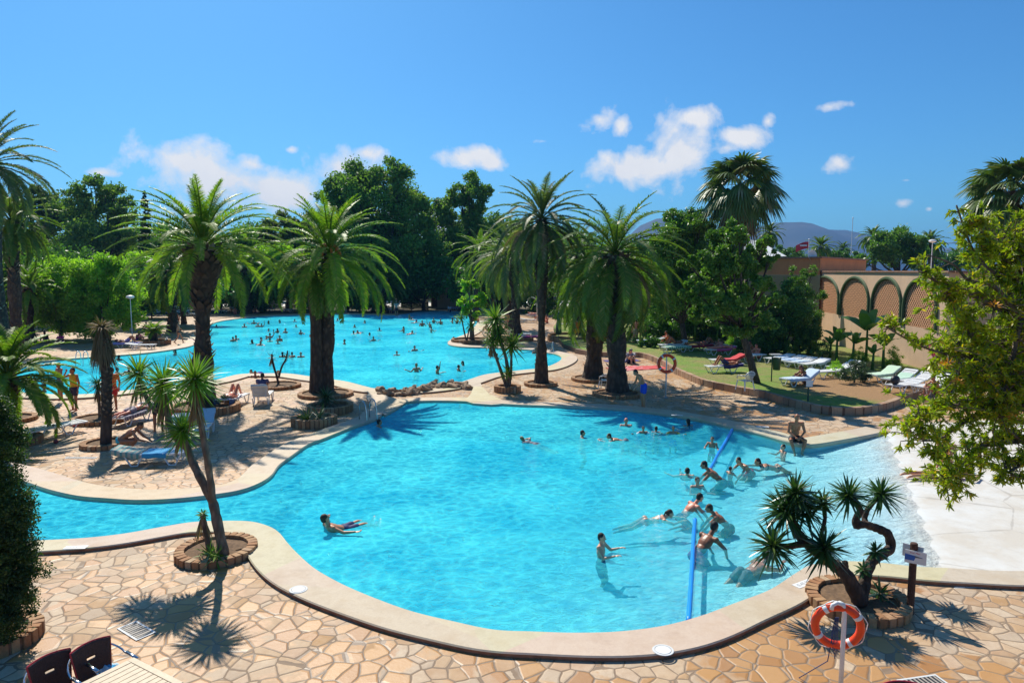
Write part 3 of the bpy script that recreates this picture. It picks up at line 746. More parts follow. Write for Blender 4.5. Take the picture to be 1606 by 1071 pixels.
def bark(name, col, col2, scale=6, bump=.9):
    t = NT(name); p = t.pos(); mp = t.n('ShaderNodeVectorMath', operation='MULTIPLY'); t.set(mp, 0, p); mp.inputs[1].default_value = (1,1,.45)
    a = t.noise(scale, mp, 6, .7); v = t.n('ShaderNodeTexVoronoi', {'Vector': mp, 'Scale': scale*1.3})
    c = t.mix(a, col, col2); c = t.mix(t.ramp((v,0), [(.2,0),(.6,.6)]), c, tuple(x*.4 for x in col))
    return t.done(t.pbr(c, .9, t.bump(t.math('ADD', a, (v,0)), bump, .05)))
M['palm_trunk'] = bark('palm_trunk', (.055,.035,.022), (.16,.11,.075), 5)
M['palm_boot'] = leafmat('palm_leaf_bases', (.06,.042,.028), (.16,.12,.085), (.30,.26,.2), .0, .85)
M['bark'] = bark('bark', (.06,.045,.033), (.16,.12,.09), 7)
M['bark_pale'] = bark('pale_bark', (.14,.10,.07), (.30,.24,.18), 8)
M['bark_red'] = bark('dracaena_bark', (.05,.028,.018), (.14,.09,.06), 9)
M['fruit'] = simple('palm_fruit', (.55,.17,.02), .6, .4, 20)

def blades(C, D, L, Wd, droop=0.25, up=None, segs=3, fold=0.0, jit=None):
    """many blades at once: base points C, directions D, lengths L, widths Wd; each a tapering strip bent by gravity"""
    C = np.asarray(C,float); D = np.asarray(D,float); N = len(C)
    D = D/np.maximum(1e-9, np.linalg.norm(D,axis=1))[:,None]
    L = np.broadcast_to(np.asarray(L,float),(N,)); Wd = np.broadcast_to(np.asarray(Wd,float),(N,)); droop = np.broadcast_to(np.asarray(droop,float),(N,))
    if up is None: up = rng.normal(size=(N,3))*.35+np.array([0,0,1.0])
    S = np.cross(D, up); S = S/np.maximum(1e-6, np.linalg.norm(S,axis=1))[:,None]
    ws = {2:[.85,1,.06],3:[.7,1,.75,.05],4:[.6,1,.9,.6,.05]}[segs]
    V = np.zeros((N, (segs+1)*2, 3))
    for i in range(segs+1):
        t = i/segs
        P = C + D*(L*t)[:,None]; P[:,2] -= droop*L*t*t
        V[:,2*i] = P - S*(Wd*ws[i]*.5)[:,None]; V[:,2*i+1] = P + S*(Wd*ws[i]*.5)[:,None]
    base = (np.arange(N)*(segs+1)*2)[:,None,None]
    q = np.array([[2*i,2*i+1,2*i+3,2*i+2] for i in range(segs)])[None]
    return V.reshape(-1,3), (base+q).reshape(-1,4)
def join(parts):
    V = []; F = []; b = 0
    for v, f in parts: V.append(v); F.append(f+b); b += len(v)
    return np.concatenate(V), np.concatenate(F)
def frond(az, el0, L, droop, nl=50, ll=.46, lw=.045, twist=0.0):
    """one pinnate frond in local coords; returns (V,F) for leaflets and rachis"""
    m = 26; t = np.linspace(0,1,m); e = el0 - droop*t**1.25
    ds = L/(m-1); dx = np.cos(e)*ds; dz = np.sin(e)*ds
    r = np.concatenate([[0],np.cumsum(dx[:-1])]); z = np.concatenate([[0],np.cumsum(dz[:-1])])
    side = np.array([-math.sin(az), math.cos(az), 0]); rad = np.array([math.cos(az), math.sin(az), 0])
    sw = twist*L*t**2
    P = rad[None]*r[:,None]+np.array([0,0,1.])[None]*z[:,None]+side[None]*sw[:,None]
    T = np.gradient(P, axis=0); T /= np.linalg.norm(T,axis=1)[:,None]
    ti = np.linspace(.16,.995,nl)+rng.uniform(-.006,.006,nl); ti = np.clip(ti, .1, 1)
    Pi = np.stack([np.interp(ti,t,P[:,k]) for k in range(3)],1); Ti = np.stack([np.interp(ti,t,T[:,k]) for k in range(3)],1)
    Ni = np.cross(Ti, side[None]); Ni *= np.sign(Ni[:,2:3]+1e-9)
    out = []
    prof = ll*np.minimum(1,(ti-.08)/.22)*(1-.72*np.clip((ti-.45)/.55,0,1)**1.6)
    for sgn in (-1,1):
        fw = .55+.55*ti
        D = side[None]*sgn + Ti*fw[:,None] + Ni*(.42+rng.uniform(-.25,.25,nl))[:,None]
        up = Ni+side[None]*(-sgn*.6)
        out.append(blades(Pi, D, prof*rng.uniform(.85,1.1,nl), lw, rng.uniform(.15,.42,nl), up=up, segs=2))
    # rachis
    k = np.arange(0,m,3); c = P[k]; wd = np.linspace(.045,.012,len(k))
    V = np.zeros((len(k),4,3)); up = np.array([0,0,1.])
    for j,(dx_,dz_) in enumerate(((-1,0),(0,.6),(1,0),(0,-.6))):
        V[:,j] = c+side[None]*(dx_*wd)[:,None]+up[None]*(dz_*wd)[:,None]
    F = np.array([[4*i+a,4*i+(a+1)%4,4*i+4+(a+1)%4,4*i+4+a] for i in range(len(k)-1) for a in range(4)])
    out.append((V.reshape(-1,3),F))
    return join(out)
def palm(base, top, L, trunk_r, nf=62, label='', group='tall date palms with feather fronds', mat='palm', boots=True, bulge=1.35, el_lo=-.75, fruit=False, lean=0.0, droopf=1.0, name='palm_tree', lw=.036, ll=.40, nl=74, dead=0, zmix=None):
    base = Vector(base); top = Vector(top); root = empty(name, base, 0, label, 'palm tree', group)
    h = top-base; mb = MB(); n = 26; pts = []; rad = []
    for i in range(n+1):
        t = i/n; p = h*t; p = p+Vector((lean*math.sin(t*math.pi),0,0))
        r = trunk_r*(1.28-.5*min(1,t*4) if t < .25 else .78+ .22*math.sin(t*9+base.x))
        if t > .72: r *= 1+(bulge-1)*min(1,(t-.72)/.16)
        r *= 1+rnd.uniform(-.06,.06)
        pts.append(p); rad.append(r)
    tk = mb.tube(pts, rad, 14).build('trunk', M['palm_trunk'], root, smooth=False)
    if boots:
        C=[];D=[];Ls=[];hl=h.length; k=0
        z=.12*hl
        while z < hl*.99:
            t=z/hl; i=min(n-1,int(t*n)); c=pts[i].lerp(pts[i+1], t*n-i); r=rad[i]
            for j in range(7):
                a=k*2.399+j*2*math.pi/7
                if t < .6 and rnd.random() < .45: continue
                C.append((c.x+math.cos(a)*r*.9,c.y+math.sin(a)*r*.9,c.z)); D.append((math.cos(a)*.75,math.sin(a)*.75,.85+rnd.uniform(-.2,.2)))
                Ls.append((.16 if t<.6 else .27)*rnd.uniform(.7,1.2)*trunk_r/.3)
            z+=.14; k+=1
        up=np.array([[-d[0],-d[1],1.2] for d in D])
        v,f=blades(C,D,Ls,np.array(Ls)*.62,0.0,up=up,segs=2); 
        add_to(tk, v, f, M['palm_boot'])
    parts=[]
    for i in range(nf):
        t=(i+.5)/nf; az=i*2.39996+rnd.uniform(-.12,.12)
        el=1.45-(1.45-el_lo)*t**.85+rnd.uniform(-.1,.1)
        ln=L*(.78+.3*math.sin(min(1,t*1.4)*math.pi/2))*rnd.uniform(.9,1.06)
        dr=(.75+.75*t+rnd.uniform(-.15,.25))*droopf
        v,f=frond(az,el,ln,dr,nl,ll*L/3.3,lw,rnd.uniform(-.08,.08))
        off=np.array([math.cos(az)*trunk_r*.5*t,math.sin(az)*trunk_r*.5*t,.25-.45*t])
        parts.append((v+off,f))
    v,f=join(parts); cr_=mesh_np('crown', v, f, M[mat], root, loc=h)
    if dead:
        parts=[]
        for i in range(dead):
            az=rnd.uniform(0,6.28); v,f=frond(az,rnd.uniform(-.5,-.1),L*rnd.uniform(.6,.85),rnd.uniform(1.0,1.3),36,ll*.8,lw)
            parts.append((v+np.array([math.cos(az)*.2,math.sin(az)*.2,-.3]),f))
        v,f=join(parts); add_to(cr_, v, f, M['dead'])
    if fruit:
        mb=MB()
        for i in range(7):
            a=rnd.uniform(0,6.28); 
            for j in range(16):
                q=h+Vector((math.cos(a)*(trunk_r*.6+j*.018),math.sin(a)*(trunk_r*.6+j*.018),.35-j*.012*(1+j*.1)+rnd.gauss(0,.03)))
                mb.ell(q,(.065,.065,.075),None,6,4)
        mb.f = mb.f; fo = mb.build('fruit', M['fruit'], root); fo.modifiers.new('r','REMESH').voxel_size = .03
    return root
def fan_palm(base, top, L, trunk_r, n=60, label='', group='fan palms'):
    base=Vector(base); top=Vector(top); h=top-base; root=empty('fan_palm', base, 0, label, 'palm tree', group)
    MB().tube([h*(i/14) for i in range(15)],[trunk_r*(1.25-.3*min(1,i/4)) for i in range(15)],12).build('trunk',M['palm_trunk'],root)
    def leaf(az,el,pl,fl,nb=22,w=.07,dr=.5):
        rad=np.array([math.cos(az)*math.cos(el),math.sin(az)*math.cos(el),math.sin(el)]); side=np.array([-math.sin(az),math.cos(az),0]); nor=np.cross(rad,side); nor*=np.sign(nor[2]+1e-9)
        c=rad*pl; c=c+np.array([0,0,-.15*pl]); a=np.linspace(-1.75,1.75,nb)
        D=rad[None]*np.cos(a)[:,None]+side[None]*np.sin(a)[:,None]-nor[None]*.12+np.array([0,0,-.25])
        v1=blades(np.repeat(c[None],nb,0),D,fl*(1-.22*np.abs(a)/1.75)*rng.uniform(.9,1.05,nb),w*fl*1.5,dr,up=np.repeat(nor[None],nb,0)+side[None]*rng.uniform(-.5,.5,nb)[:,None],segs=3)
        v2=blades([[0,0,0]],[c],[np.linalg.norm(c)],[.05],0,segs=2)
        return join([v1,v2])
    parts=[];dp=[]
    for i in range(n):
        t=(i+.5)/n; az=i*2.4+rnd.uniform(-.2,.2); el=1.35-2.0*t+rnd.uniform(-.12,.12)
        parts.append(leaf(az,el,L*.5*rnd.uniform(.85,1.1),L*.5*rnd.uniform(.9,1.1),dr=.35+.35*t))
    for i in range(int(n*.45)):
        az=i*2.4+1; el=-.75-rnd.uniform(0,.6); dp.append(leaf(az,el,L*.42,L*.5,14,.05,.8))
    v,f=join(parts); cr_=mesh_np('crown',v,f,M['fan'],root,loc=h)
    v,f=join(dp); add_to(cr_,v-np.array([0,0,.2]),f,M['dead'])
    return root
def leaf_cloud(blobs, n, size, aspect=.5, sub=9, subr=.42, gap=1.0, flat=.8):
    """leaf-sized diamonds gathered into ragged clumps inside the blobs [(x,y,z,r)]"""
    B=np.array(blobs,float); wt_=B[:,3]**2; cnt=np.maximum(30,(n*wt_/wt_.sum()).astype(int)); out=[]
    for (x,y,z,r),k in zip(B,cnt):
        ns=max(3,int(sub)); d=rng.normal(size=(ns,3)); d/=np.linalg.norm(d,axis=1)[:,None]
        rad=r*(.35+.65*rng.random(ns)**.5); cs=d*rad[:,None]*np.array([1,1,flat])+np.array([x,y,z])
        sr=r*subr*rng.uniform(.55,1.2,ns)
        w_=sr**2; idx=rng.choice(ns,size=k,p=w_/w_.sum())
        dd=rng.normal(size=(k,3)); dd/=np.linalg.norm(dd,axis=1)[:,None]
        rr=sr[idx]*np.clip(rng.normal(.72,.28,k),.05,1.5)
        out.append(cs[idx]+dd*rr[:,None]*np.array([1,1,.85]))
    C=np.concatenate(out); N=len(C)
    D=rng.normal(size=(N,3))+np.array([0,0,.15]); D/=np.linalg.norm(D,axis=1)[:,None]
    S=np.cross(D,rng.normal(size=(N,3))); S/=np.maximum(1e-6,np.linalg.norm(S,axis=1))[:,None]
    l=size*rng.uniform(.6,1.3,N); V=np.zeros((N,4,3))
    V[:,0]=C-D*l[:,None]*.5; V[:,1]=C+S*(l*aspect*.5)[:,None]; V[:,2]=C+D*l[:,None]*.5; V[:,3]=C-S*(l*aspect*.5)[:,None]
    return V.reshape(-1,3),np.arange(N*4).reshape(-1,4)
def tree(base, blobs, n, size, mat, label, cat='tree', name='tree', group=None, trunk_r=.2, tmat='bark', aspect=.5, sub=9, subr=.42, limbs=True, forks=None, flat=.85):
    base=Vector(base); root=empty(name, base, 0, label, cat, group)
    bl=[(b[0]-base.x,b[1]-base.y,b[2]-base.z,b[3]) for b in blobs]
    v,f=leaf_cloud(bl,n,size,aspect,sub,subr,flat=flat); mesh_np('crown' if cat=='tree' else 'foliage',v,f,M[mat],root)
    mb=MB(); c=Vector((sum(b[0] for b in bl)/len(bl),sum(b[1] for b in bl)/len(bl),0)); zmin=min(b[2]-b[3]*.6 for b in bl); zf=max(.3,zmin)
    fork=forks or Vector((c.x*.55,c.y*.55,zf*.8)); fork=Vector(fork)
    mb.tube([Vector((0,0,-.05)),fork*.35+Vector((.1,0,0))*trunk_r,fork*.7,fork],[trunk_r*1.35,trunk_r*1.05,trunk_r*.95,trunk_r*.85],9)
    for b in bl:
        e=Vector(b[:3]); m=fork.lerp(e,.5)+Vector((rnd.uniform(-.15,.15)*b[3],rnd.uniform(-.15,.15)*b[3],-.12*b[3]))
        mb.tube([fork,m,e],[trunk_r*.6,trunk_r*.35,trunk_r*.12],6)
        for _ in range(4):
            q=e+Vector((rnd.uniform(-.7,.7)*b[3],rnd.uniform(-.7,.7)*b[3],rnd.uniform(-.2,.7)*b[3])); mb.tube([m.lerp(e,.5),q],[trunk_r*.18,trunk_r*.05],5)
    mb.build('trunk',M[tmat],root,smooth=True)
    return root
def PB(Y, lst, jit=.8):
    s=FOC/Y; out=[]
    for u,v,r in lst:
        yy=Y+rnd.uniform(-1,1)*jit*r/s; p=at(u,v,yy); out.append((p.x,p.y,p.z,r/s))
    return out
def ground_at(u, Y, z=0.0):
    k=ray(u,535.5); return Vector((k.x/k.y*Y, Y, z))

# planters ----------------------------------------------------------
def planter(c, r, label, h=.16, group='round stone planters', wd=.19, mat='stone', ry=1.0):
    root=empty('planter', (c.x,c.y,c.z if len(c)>2 else 0), 0, label, 'planter', group)
    mb=MB(); n=max(18,int(2*math.pi*r/.155))
    for i in range(n):
        a=2*math.pi*i/n; w_=2*math.pi*(r-wd*.5)/n-.018
        mb.box((math.cos(a)*(r-wd/2),math.sin(a)*(r-wd/2)*ry,h/2-.01),(wd+rnd.uniform(-.02,.02),w_,h+rnd.uniform(-.012,.012)),Matrix.Rotation(a,3,'Z'))
    mb.build('stone_ring',M[mat],root,bevel=.012)
    MB().lathe([(r-.02,0),(r-.02,h-.03),(r-wd+.02,h-.03),(r-wd+.02,0)],n*2).build('mortar',M['mortar'],root)
    mb=MB(); mb.grid(lambda a,b:((r-wd+.01)*b*math.cos(a*2*math.pi),(r-wd+.01)*b*ry*math.sin(a*2*math.pi),h*.55+.03*math.sin(a*17+b*9)*b*(1-b)*4),24,6)
    mb.build('soil',M['soil'],root,smooth=True)
    return root

# yucca rosette heads ------------------------------------------------
def rosette(c, n, L, Wd, lo=-.6, droop=.12, axis=(0,0,1)):
    c=np.array(c,float); i=np.arange(n)+.5; zz=1-(1-math.sin(lo))*i/n*1.0; zz=np.clip(zz,-.98,.98); az=i*2.39996
    r=np.sqrt(1-zz**2); D=np.stack([np.cos(az)*r,np.sin(az)*r,zz],1)+rng.normal(size=(n,3))*.06
    ax=Vector(axis).normalized(); q=Vector((0,0,1)).rotation_difference(ax).to_matrix(); D=D@np.array(q).T
    return blades(c[None]+D*.03,D,L*rng.uniform(.8,1.08,n),Wd,droop*rng.uniform(.3,1.6,n),segs=3)
def skirt(c, n, L, Wd, h):
    az=rng.uniform(0,6.28,n); zz=rng.uniform(-h,0,n); C=np.array(c,float)[None]+np.stack([np.cos(az)*.05,np.sin(az)*.05,zz],1)
    D=np.stack([np.cos(az)*.35,np.sin(az)*.35,-np.ones(n)],1); return blades(C,D,L*rng.uniform(.6,1,n),Wd,.1,segs=2)

# ============================================================ the big palms
pb=lambda u,v,z=0: px(u,v,z)
def palm_px(ub,vb,uc,vc,Lpx,**k):
    b=px(ub,vb,0); c=at(uc,vc,b.y); return palm(b,c,1.06*Lpx*b.y/FOC,**k)
palm_px(318,640,318,386,128,trunk_r=.46,nf=62,label='broad palm with a pineapple shaped collar, left of the twin trunk palm',el_lo=-.12,bulge=1.6,droopf=.95,mat='palm_bright')
palm_px(510,616,517,398,116,trunk_r=.34,nf=66,label='palm with orange fruit in its crown and a twin trunk beside the far pool',mat='palm_bright',bulge=1.3,fruit=True,el_lo=-.42)
pb2=px(497,618,0); q=empty('palm_tree',pb2,0,'dark slimmer palm trunk leaning against the fruiting palm','palm tree','tall date palms with feather fronds')
MB().tube([Vector((0,0,-.02)),Vector((.02,0,1.5)),Vector((.05,0,3.2)),Vector((-.05,.1,4.6)),Vector((-.2,.2,5.6))],[.36,.27,.25,.27,.3],12).build('trunk',M['palm_trunk'],q)
parts=[]
for i in range(26):
    az=2.2+i*.13*(-1)**i; v,f=frond(az,.7-.05*i,2.6,1.3,40,.38,.032); parts.append((v,f))
v,f=join(parts); mesh_np('crown',v,f,M['palm'],q,loc=(-.2,.2,5.6))
palm_px(849,603,850,345,92,trunk_r=.30,nf=60,label='tallest palm with a slender trunk and dull ragged fronds, rising from the ring planter',mat='palm_grey',bulge=1.2,lw=.036,el_lo=-.9,dead=8)
palm_px(968,616,965,400,122,trunk_r=.44,nf=66,label='palm with a grey patterned collar and hanging fronds beside the white plastic chair',mat='palm',bulge=1.35,el_lo=-1.0,droopf=1.2,dead=5)
palm_px(930,594,938,432,110,trunk_r=.46,nf=60,label='leaning thick trunked palm with long hanging fronds, partly hidden by its neighbour',mat='palm',el_lo=-1.15,droopf=1.25)
palm_px(811,532,803,398,78,trunk_r=.42,nf=64,label='thick palm beyond the far pool bay, trunk side by side with another',mat='palm_grey',group='palms beyond the far pool')
palm_px(800,515,790,410,56,trunk_r=.45,nf=50,label='shorter palm behind the thick trunk at the kiosk',mat='palm_bright',group='palms beyond the far pool')
palm_px(903,530,905,400,70,trunk_r=.4,nf=44,label='palm in shade left of the lawn, standing in a low wide planter',mat='palm',group='palms beyond the far pool')
palm_px(385,492,384,425,58,trunk_r=.75,nf=52,label='stubby palm at the far shore between the two big palms',mat='palm_bright',group='palms beyond the far pool',lw=.07,ll=.5,bulge=1.0)
palm_px(272,520,268,425,66,trunk_r=.5,nf=50,label='palm in shade behind the left bank, beside the bright shrubs',mat='palm',group='palms beyond the far pool',lw=.06)
palm_px(600,491,600,440,44,trunk_r=.7,nf=44,label='low dark palm at the far shore near the small tiled hut',mat='palm',group='palms beyond the far pool',lw=.08,ll=.5)
palm_px(742,497,752,395,50,trunk_r=.5,nf=40,label='bright feathery palm just right of the tiled hut',mat='palm_bright',group='palms beyond the far pool',lw=.06)
# left edge
palm_px(8,690,12,592,104,trunk_r=.30,nf=58,label='short bright green palm at the left edge in a round planter',mat='palm_bright',group='palms at the left edge',el_lo=-.35,lw=.035,ll=.5)
b=ground_at(8,41); palm(b,at(-18,256,41),104*41/FOC,.36,nf=62,label='tall palm reaching in from the left edge, brown lower fronds hanging',group='palms at the left edge',mat='palm_grey',dead=7,lw=.045)
b=ground_at(26,47); palm(b,at(18,348,47),76*47/FOC,.40,nf=60,label='palm with a full crown just right of the tall one at the left edge',group='palms at the left edge',mat='palm',lw=.05)
b=ground_at(46,52); palm(b,at(46,452,52),52*52/FOC,.42,nf=46,label='small bright palm in front of the bright shrubs at the left',group='palms at the left edge',mat='palm_bright',lw=.05)
# dead headed trunk on the terrace
b=px(166,699); c=at(160,520,b.y); root=empty('palm_tree',b,0,'leaning palm stump with only a tuft of dead brown leaves on top','palm tree')
h=c-Vector((b.x,b.y,0)); h=Vector((c.x-b.x,0,c.z)); tk=MB().tube([Vector((0,0,0)),h*.3+Vector((.06,0,0)),h*.6+Vector((.1,0,0)),h*.85+Vector((.02,0,0)),h],[.17,.15,.15,.14,.11],12).build('trunk',M['palm_trunk'],root)
C=[];D=[]
for k in range(150):
    a=k*2.4; t=.25+.7*k/150; c_=h*t+Vector((.09,0,0)); C.append((c_.x+math.cos(a)*.14,math.sin(a)*.14,c_.z)); D.append((math.cos(a),math.sin(a),1.3))
v,f=blades(C,D,.12,.08,0,up=np.array([[-d[0],-d[1],1] for d in D]),segs=2); add_to(tk,v,f,M['palm_boot'])
v,f=skirt((h.x,h.y,h.z+.25),260,1.15,.05,.5); v2,f2=rosette((h.x,h.y,h.z+.1),60,.6,.05,.1,.5); v,f=join([(v,f),(v2,f2)]); mesh_np('crown',v*1.0,f,M['dead'],root)
# low young palm on left bank
b=px(242,540); root=empty('palm_tree',b,0,'young bright fan shaped palm in a planter on the left bank','palm tree'); parts=[]
MB().tube([Vector((0,0,0)),Vector((0,0,.9))],[.3,.25],9).build('trunk',M['palm_trunk'],root)
for i in range(24):
    v,f=frond(i*2.4,1.3-.05*i,1.25,1.1,26,.34,.05); parts.append((v+np.array([0,0,.9]),f))
v,f=join(parts); mesh_np('crown',v,f,M['palm_bright'],root)
# distant palms beyond the building
for i,(u,v,L,Y,lab) in enumerate(((1287,388,26,120,'dark palm crown behind the satellite dish'),(1369,372,25,115,'palm crown above the left side of the round tree on the skyline'),(1459,380,27,105,'skyline palm with a thin lamp pole in front of its trunk'),(1322,392,18,150,'small palm crown between the dish and the round tree'),(1207,366,24,110,'dark palm crown right beside the tall fan palm'),(1500,402,22,120,'pale drooping palm crown at the end of the skyline'))):
    b=ground_at(u,Y); palm(b,at(u,v,Y),L*Y/FOC,.4,nf=40,label=lab,group='palms on the skyline behind the building',mat='palm',boots=False,lw=.15,ll=.6,nl=24,bulge=1.0)
# fan palms
b=ground_at(1160,46); fan_palm(b,at(1160,290,46),76*46/FOC,.3,46,'tall fan palm rising above the leafy trees in the centre right')
b=ground_at(1585,30); fan_palm(b,at(1588,300,30),86*30/FOC,.3,46,'tall fan palm at the right edge with a shaggy skirt of dead leaves')

# ============================================================ trees
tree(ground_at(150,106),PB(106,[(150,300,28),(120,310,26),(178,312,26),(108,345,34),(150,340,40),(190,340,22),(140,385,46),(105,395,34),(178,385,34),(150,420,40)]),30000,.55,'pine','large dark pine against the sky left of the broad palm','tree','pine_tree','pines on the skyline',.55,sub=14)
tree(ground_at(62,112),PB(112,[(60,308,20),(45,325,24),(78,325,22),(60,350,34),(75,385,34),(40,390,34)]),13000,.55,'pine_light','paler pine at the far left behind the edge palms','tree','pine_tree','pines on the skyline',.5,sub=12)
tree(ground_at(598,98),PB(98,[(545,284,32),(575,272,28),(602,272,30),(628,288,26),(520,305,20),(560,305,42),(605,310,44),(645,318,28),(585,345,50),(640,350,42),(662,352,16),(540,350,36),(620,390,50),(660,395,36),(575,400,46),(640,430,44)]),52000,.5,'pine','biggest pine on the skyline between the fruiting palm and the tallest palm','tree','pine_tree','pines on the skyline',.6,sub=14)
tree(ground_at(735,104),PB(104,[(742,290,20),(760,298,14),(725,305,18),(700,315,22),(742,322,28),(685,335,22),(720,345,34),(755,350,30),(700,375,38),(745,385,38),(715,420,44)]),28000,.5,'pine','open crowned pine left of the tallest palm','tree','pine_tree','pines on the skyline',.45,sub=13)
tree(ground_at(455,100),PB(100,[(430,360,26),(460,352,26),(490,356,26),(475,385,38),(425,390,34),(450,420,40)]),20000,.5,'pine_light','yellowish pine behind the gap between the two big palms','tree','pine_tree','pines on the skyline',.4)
b=ground_at(226,96); root=empty('cypress_tree',b,0,'thin dark cypress spire poking up left of the broad palm crown','tree')
bl=[]
for i in range(22):
    t=i/21; c=at(227,303+150*t,96); bl.append((c.x-b.x+rnd.uniform(-.15,.15),c.y-b.y,c.z,.28+.8*t**.7))
v,f=leaf_cloud(bl,9000,.4,.4,6,.5); mesh_np('crown',v,f,M['cypress'],root); MB().tube([Vector((0,0,0)),Vector((0,0,9))],[.3,.08],7).build('trunk',M['bark'],root)
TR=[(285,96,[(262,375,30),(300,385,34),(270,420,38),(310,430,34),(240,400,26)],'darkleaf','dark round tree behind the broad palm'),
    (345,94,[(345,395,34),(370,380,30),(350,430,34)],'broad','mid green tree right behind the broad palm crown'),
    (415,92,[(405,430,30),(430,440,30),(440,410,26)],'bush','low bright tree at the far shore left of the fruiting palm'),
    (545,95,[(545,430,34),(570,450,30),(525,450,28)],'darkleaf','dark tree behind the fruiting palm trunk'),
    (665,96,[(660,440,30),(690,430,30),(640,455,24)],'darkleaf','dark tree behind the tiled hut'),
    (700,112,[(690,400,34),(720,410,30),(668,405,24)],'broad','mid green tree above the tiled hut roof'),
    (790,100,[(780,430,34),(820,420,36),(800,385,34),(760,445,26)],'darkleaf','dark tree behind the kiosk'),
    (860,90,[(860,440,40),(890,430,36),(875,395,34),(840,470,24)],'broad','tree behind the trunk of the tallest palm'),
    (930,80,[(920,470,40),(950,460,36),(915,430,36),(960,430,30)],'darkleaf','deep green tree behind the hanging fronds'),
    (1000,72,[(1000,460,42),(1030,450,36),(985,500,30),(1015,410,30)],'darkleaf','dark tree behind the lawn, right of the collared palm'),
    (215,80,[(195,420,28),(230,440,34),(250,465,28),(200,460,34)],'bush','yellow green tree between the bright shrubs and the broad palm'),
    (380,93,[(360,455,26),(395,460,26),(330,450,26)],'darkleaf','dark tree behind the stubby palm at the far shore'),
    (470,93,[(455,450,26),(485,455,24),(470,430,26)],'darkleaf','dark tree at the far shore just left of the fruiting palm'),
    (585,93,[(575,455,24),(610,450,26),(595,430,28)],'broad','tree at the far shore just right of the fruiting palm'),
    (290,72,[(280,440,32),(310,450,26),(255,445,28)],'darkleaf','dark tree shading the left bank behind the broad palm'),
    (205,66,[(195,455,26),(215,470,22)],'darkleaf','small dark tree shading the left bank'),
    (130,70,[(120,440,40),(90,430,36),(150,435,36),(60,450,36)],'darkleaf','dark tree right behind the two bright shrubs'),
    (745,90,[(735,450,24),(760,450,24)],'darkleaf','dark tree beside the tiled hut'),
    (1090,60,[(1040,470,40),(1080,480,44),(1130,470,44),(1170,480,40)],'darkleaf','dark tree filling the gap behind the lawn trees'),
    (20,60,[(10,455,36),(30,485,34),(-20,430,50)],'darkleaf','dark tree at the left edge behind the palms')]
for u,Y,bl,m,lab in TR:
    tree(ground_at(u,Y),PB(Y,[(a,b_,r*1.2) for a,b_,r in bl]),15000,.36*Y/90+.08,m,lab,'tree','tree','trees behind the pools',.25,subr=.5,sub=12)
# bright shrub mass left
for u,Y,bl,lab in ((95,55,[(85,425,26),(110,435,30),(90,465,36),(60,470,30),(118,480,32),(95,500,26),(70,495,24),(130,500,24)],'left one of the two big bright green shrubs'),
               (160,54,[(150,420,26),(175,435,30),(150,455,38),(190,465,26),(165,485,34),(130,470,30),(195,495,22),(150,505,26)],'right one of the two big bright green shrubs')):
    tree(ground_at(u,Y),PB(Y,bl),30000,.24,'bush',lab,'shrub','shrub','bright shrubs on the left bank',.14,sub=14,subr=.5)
# centre right leafy trees
b=px(1186,600,LZ)
tree(b,PB(b.y-.6,[(1158,362,20),(1136,378,22),(1118,396,20),(1172,388,24),(1198,380,13),(1150,408,26),(1190,412,20),(1212,402,10),(1108,428,24),(1080,412,13),(1132,438,24),(1170,440,26),(1204,446,18),(1090,458,20),(1118,474,26),(1156,474,28),(1190,482,24),(1220,470,11),(1138,505,22),(1172,512,20),(1206,508,14),(1096,492,16)],1.6),80000,.16,'broad','leafy tree whose leaning trunk stands behind the white chair on the lawn','tree','tree','trees along the lawn',.16,sub=9,subr=.40,forks=(-.8,0,2.6))
b=ground_at(1075,47,LZ)
tree(b,PB(47,[(1055,338,14),(1075,345,24),(1100,350,24),(1050,370,30),(1090,378,34),(1040,405,30),(1075,415,38),(1110,410,30),(1055,450,36),(1095,455,36),(1030,440,24),(1040,480,28)]),64000,.2,'broad','tall leafy tree between the collared palm and the fan palm','tree','tree','trees along the lawn',.2,sub=16,subr=.46)
b=ground_at(1125,52,LZ)
tree(b,PB(52,[(1090,500,34),(1060,505,30),(1125,505,34),(1150,515,30),(1030,510,24),(1110,470,30)]),42000,.2,'darkleaf','dark shrubby tree behind the sun loungers on the lawn','tree','tree','trees along the lawn',.15,sub=14)
b=ground_at(1232,44,LZ)
tree(b,PB(44,[(1215,480,30),(1245,485,30),(1225,515,34),(1255,515,28),(1200,515,26),(1262,540,18),(1205,545,22),(1240,455,16)]),46000,.15,'darkleaf','big dark green shrub in front of the wall, left of the arches','shrub','shrub','shrubs by the wall',.12,sub=14)
b=ground_at(1262,46,LZ)
tree(b,PB(46,[(1250,432,16),(1272,425,10),(1262,450,20),(1282,458,14),(1240,455,12),(1270,490,18)]),9000,.12,'broad','slender leafy tree in front of the leftmost arch','tree','tree','trees along the lawn',.08,sub=9)
b=ground_at(1420,88)
tree(b,PB(88,[(1385,385,22),(1410,375,22),(1432,388,22),(1370,400,18),(1400,402,26),(1440,405,20),(1350,410,14)]),20000,.34,'broad','round leafy tree on the skyline behind the arched wall','tree','tree','trees along the lawn',.3,sub=12)
for u,Y,bl,lab in ((1240,130,[(1235,402,16),(1255,408,16),(1225,395,12)],'small dark tree beyond the pale pitched roof'),(1480,112,[(1475,408,18),(1500,412,18),(1520,405,16)],'low tree at the far right of the skyline'),(1335,125,[(1320,400,14),(1340,405,14)],'low tree left of the round skyline tree')):
    tree(ground_at(u,Y),PB(Y,bl),5000,.4,'darkleaf',lab,'tree','tree','trees behind the pools',.3)
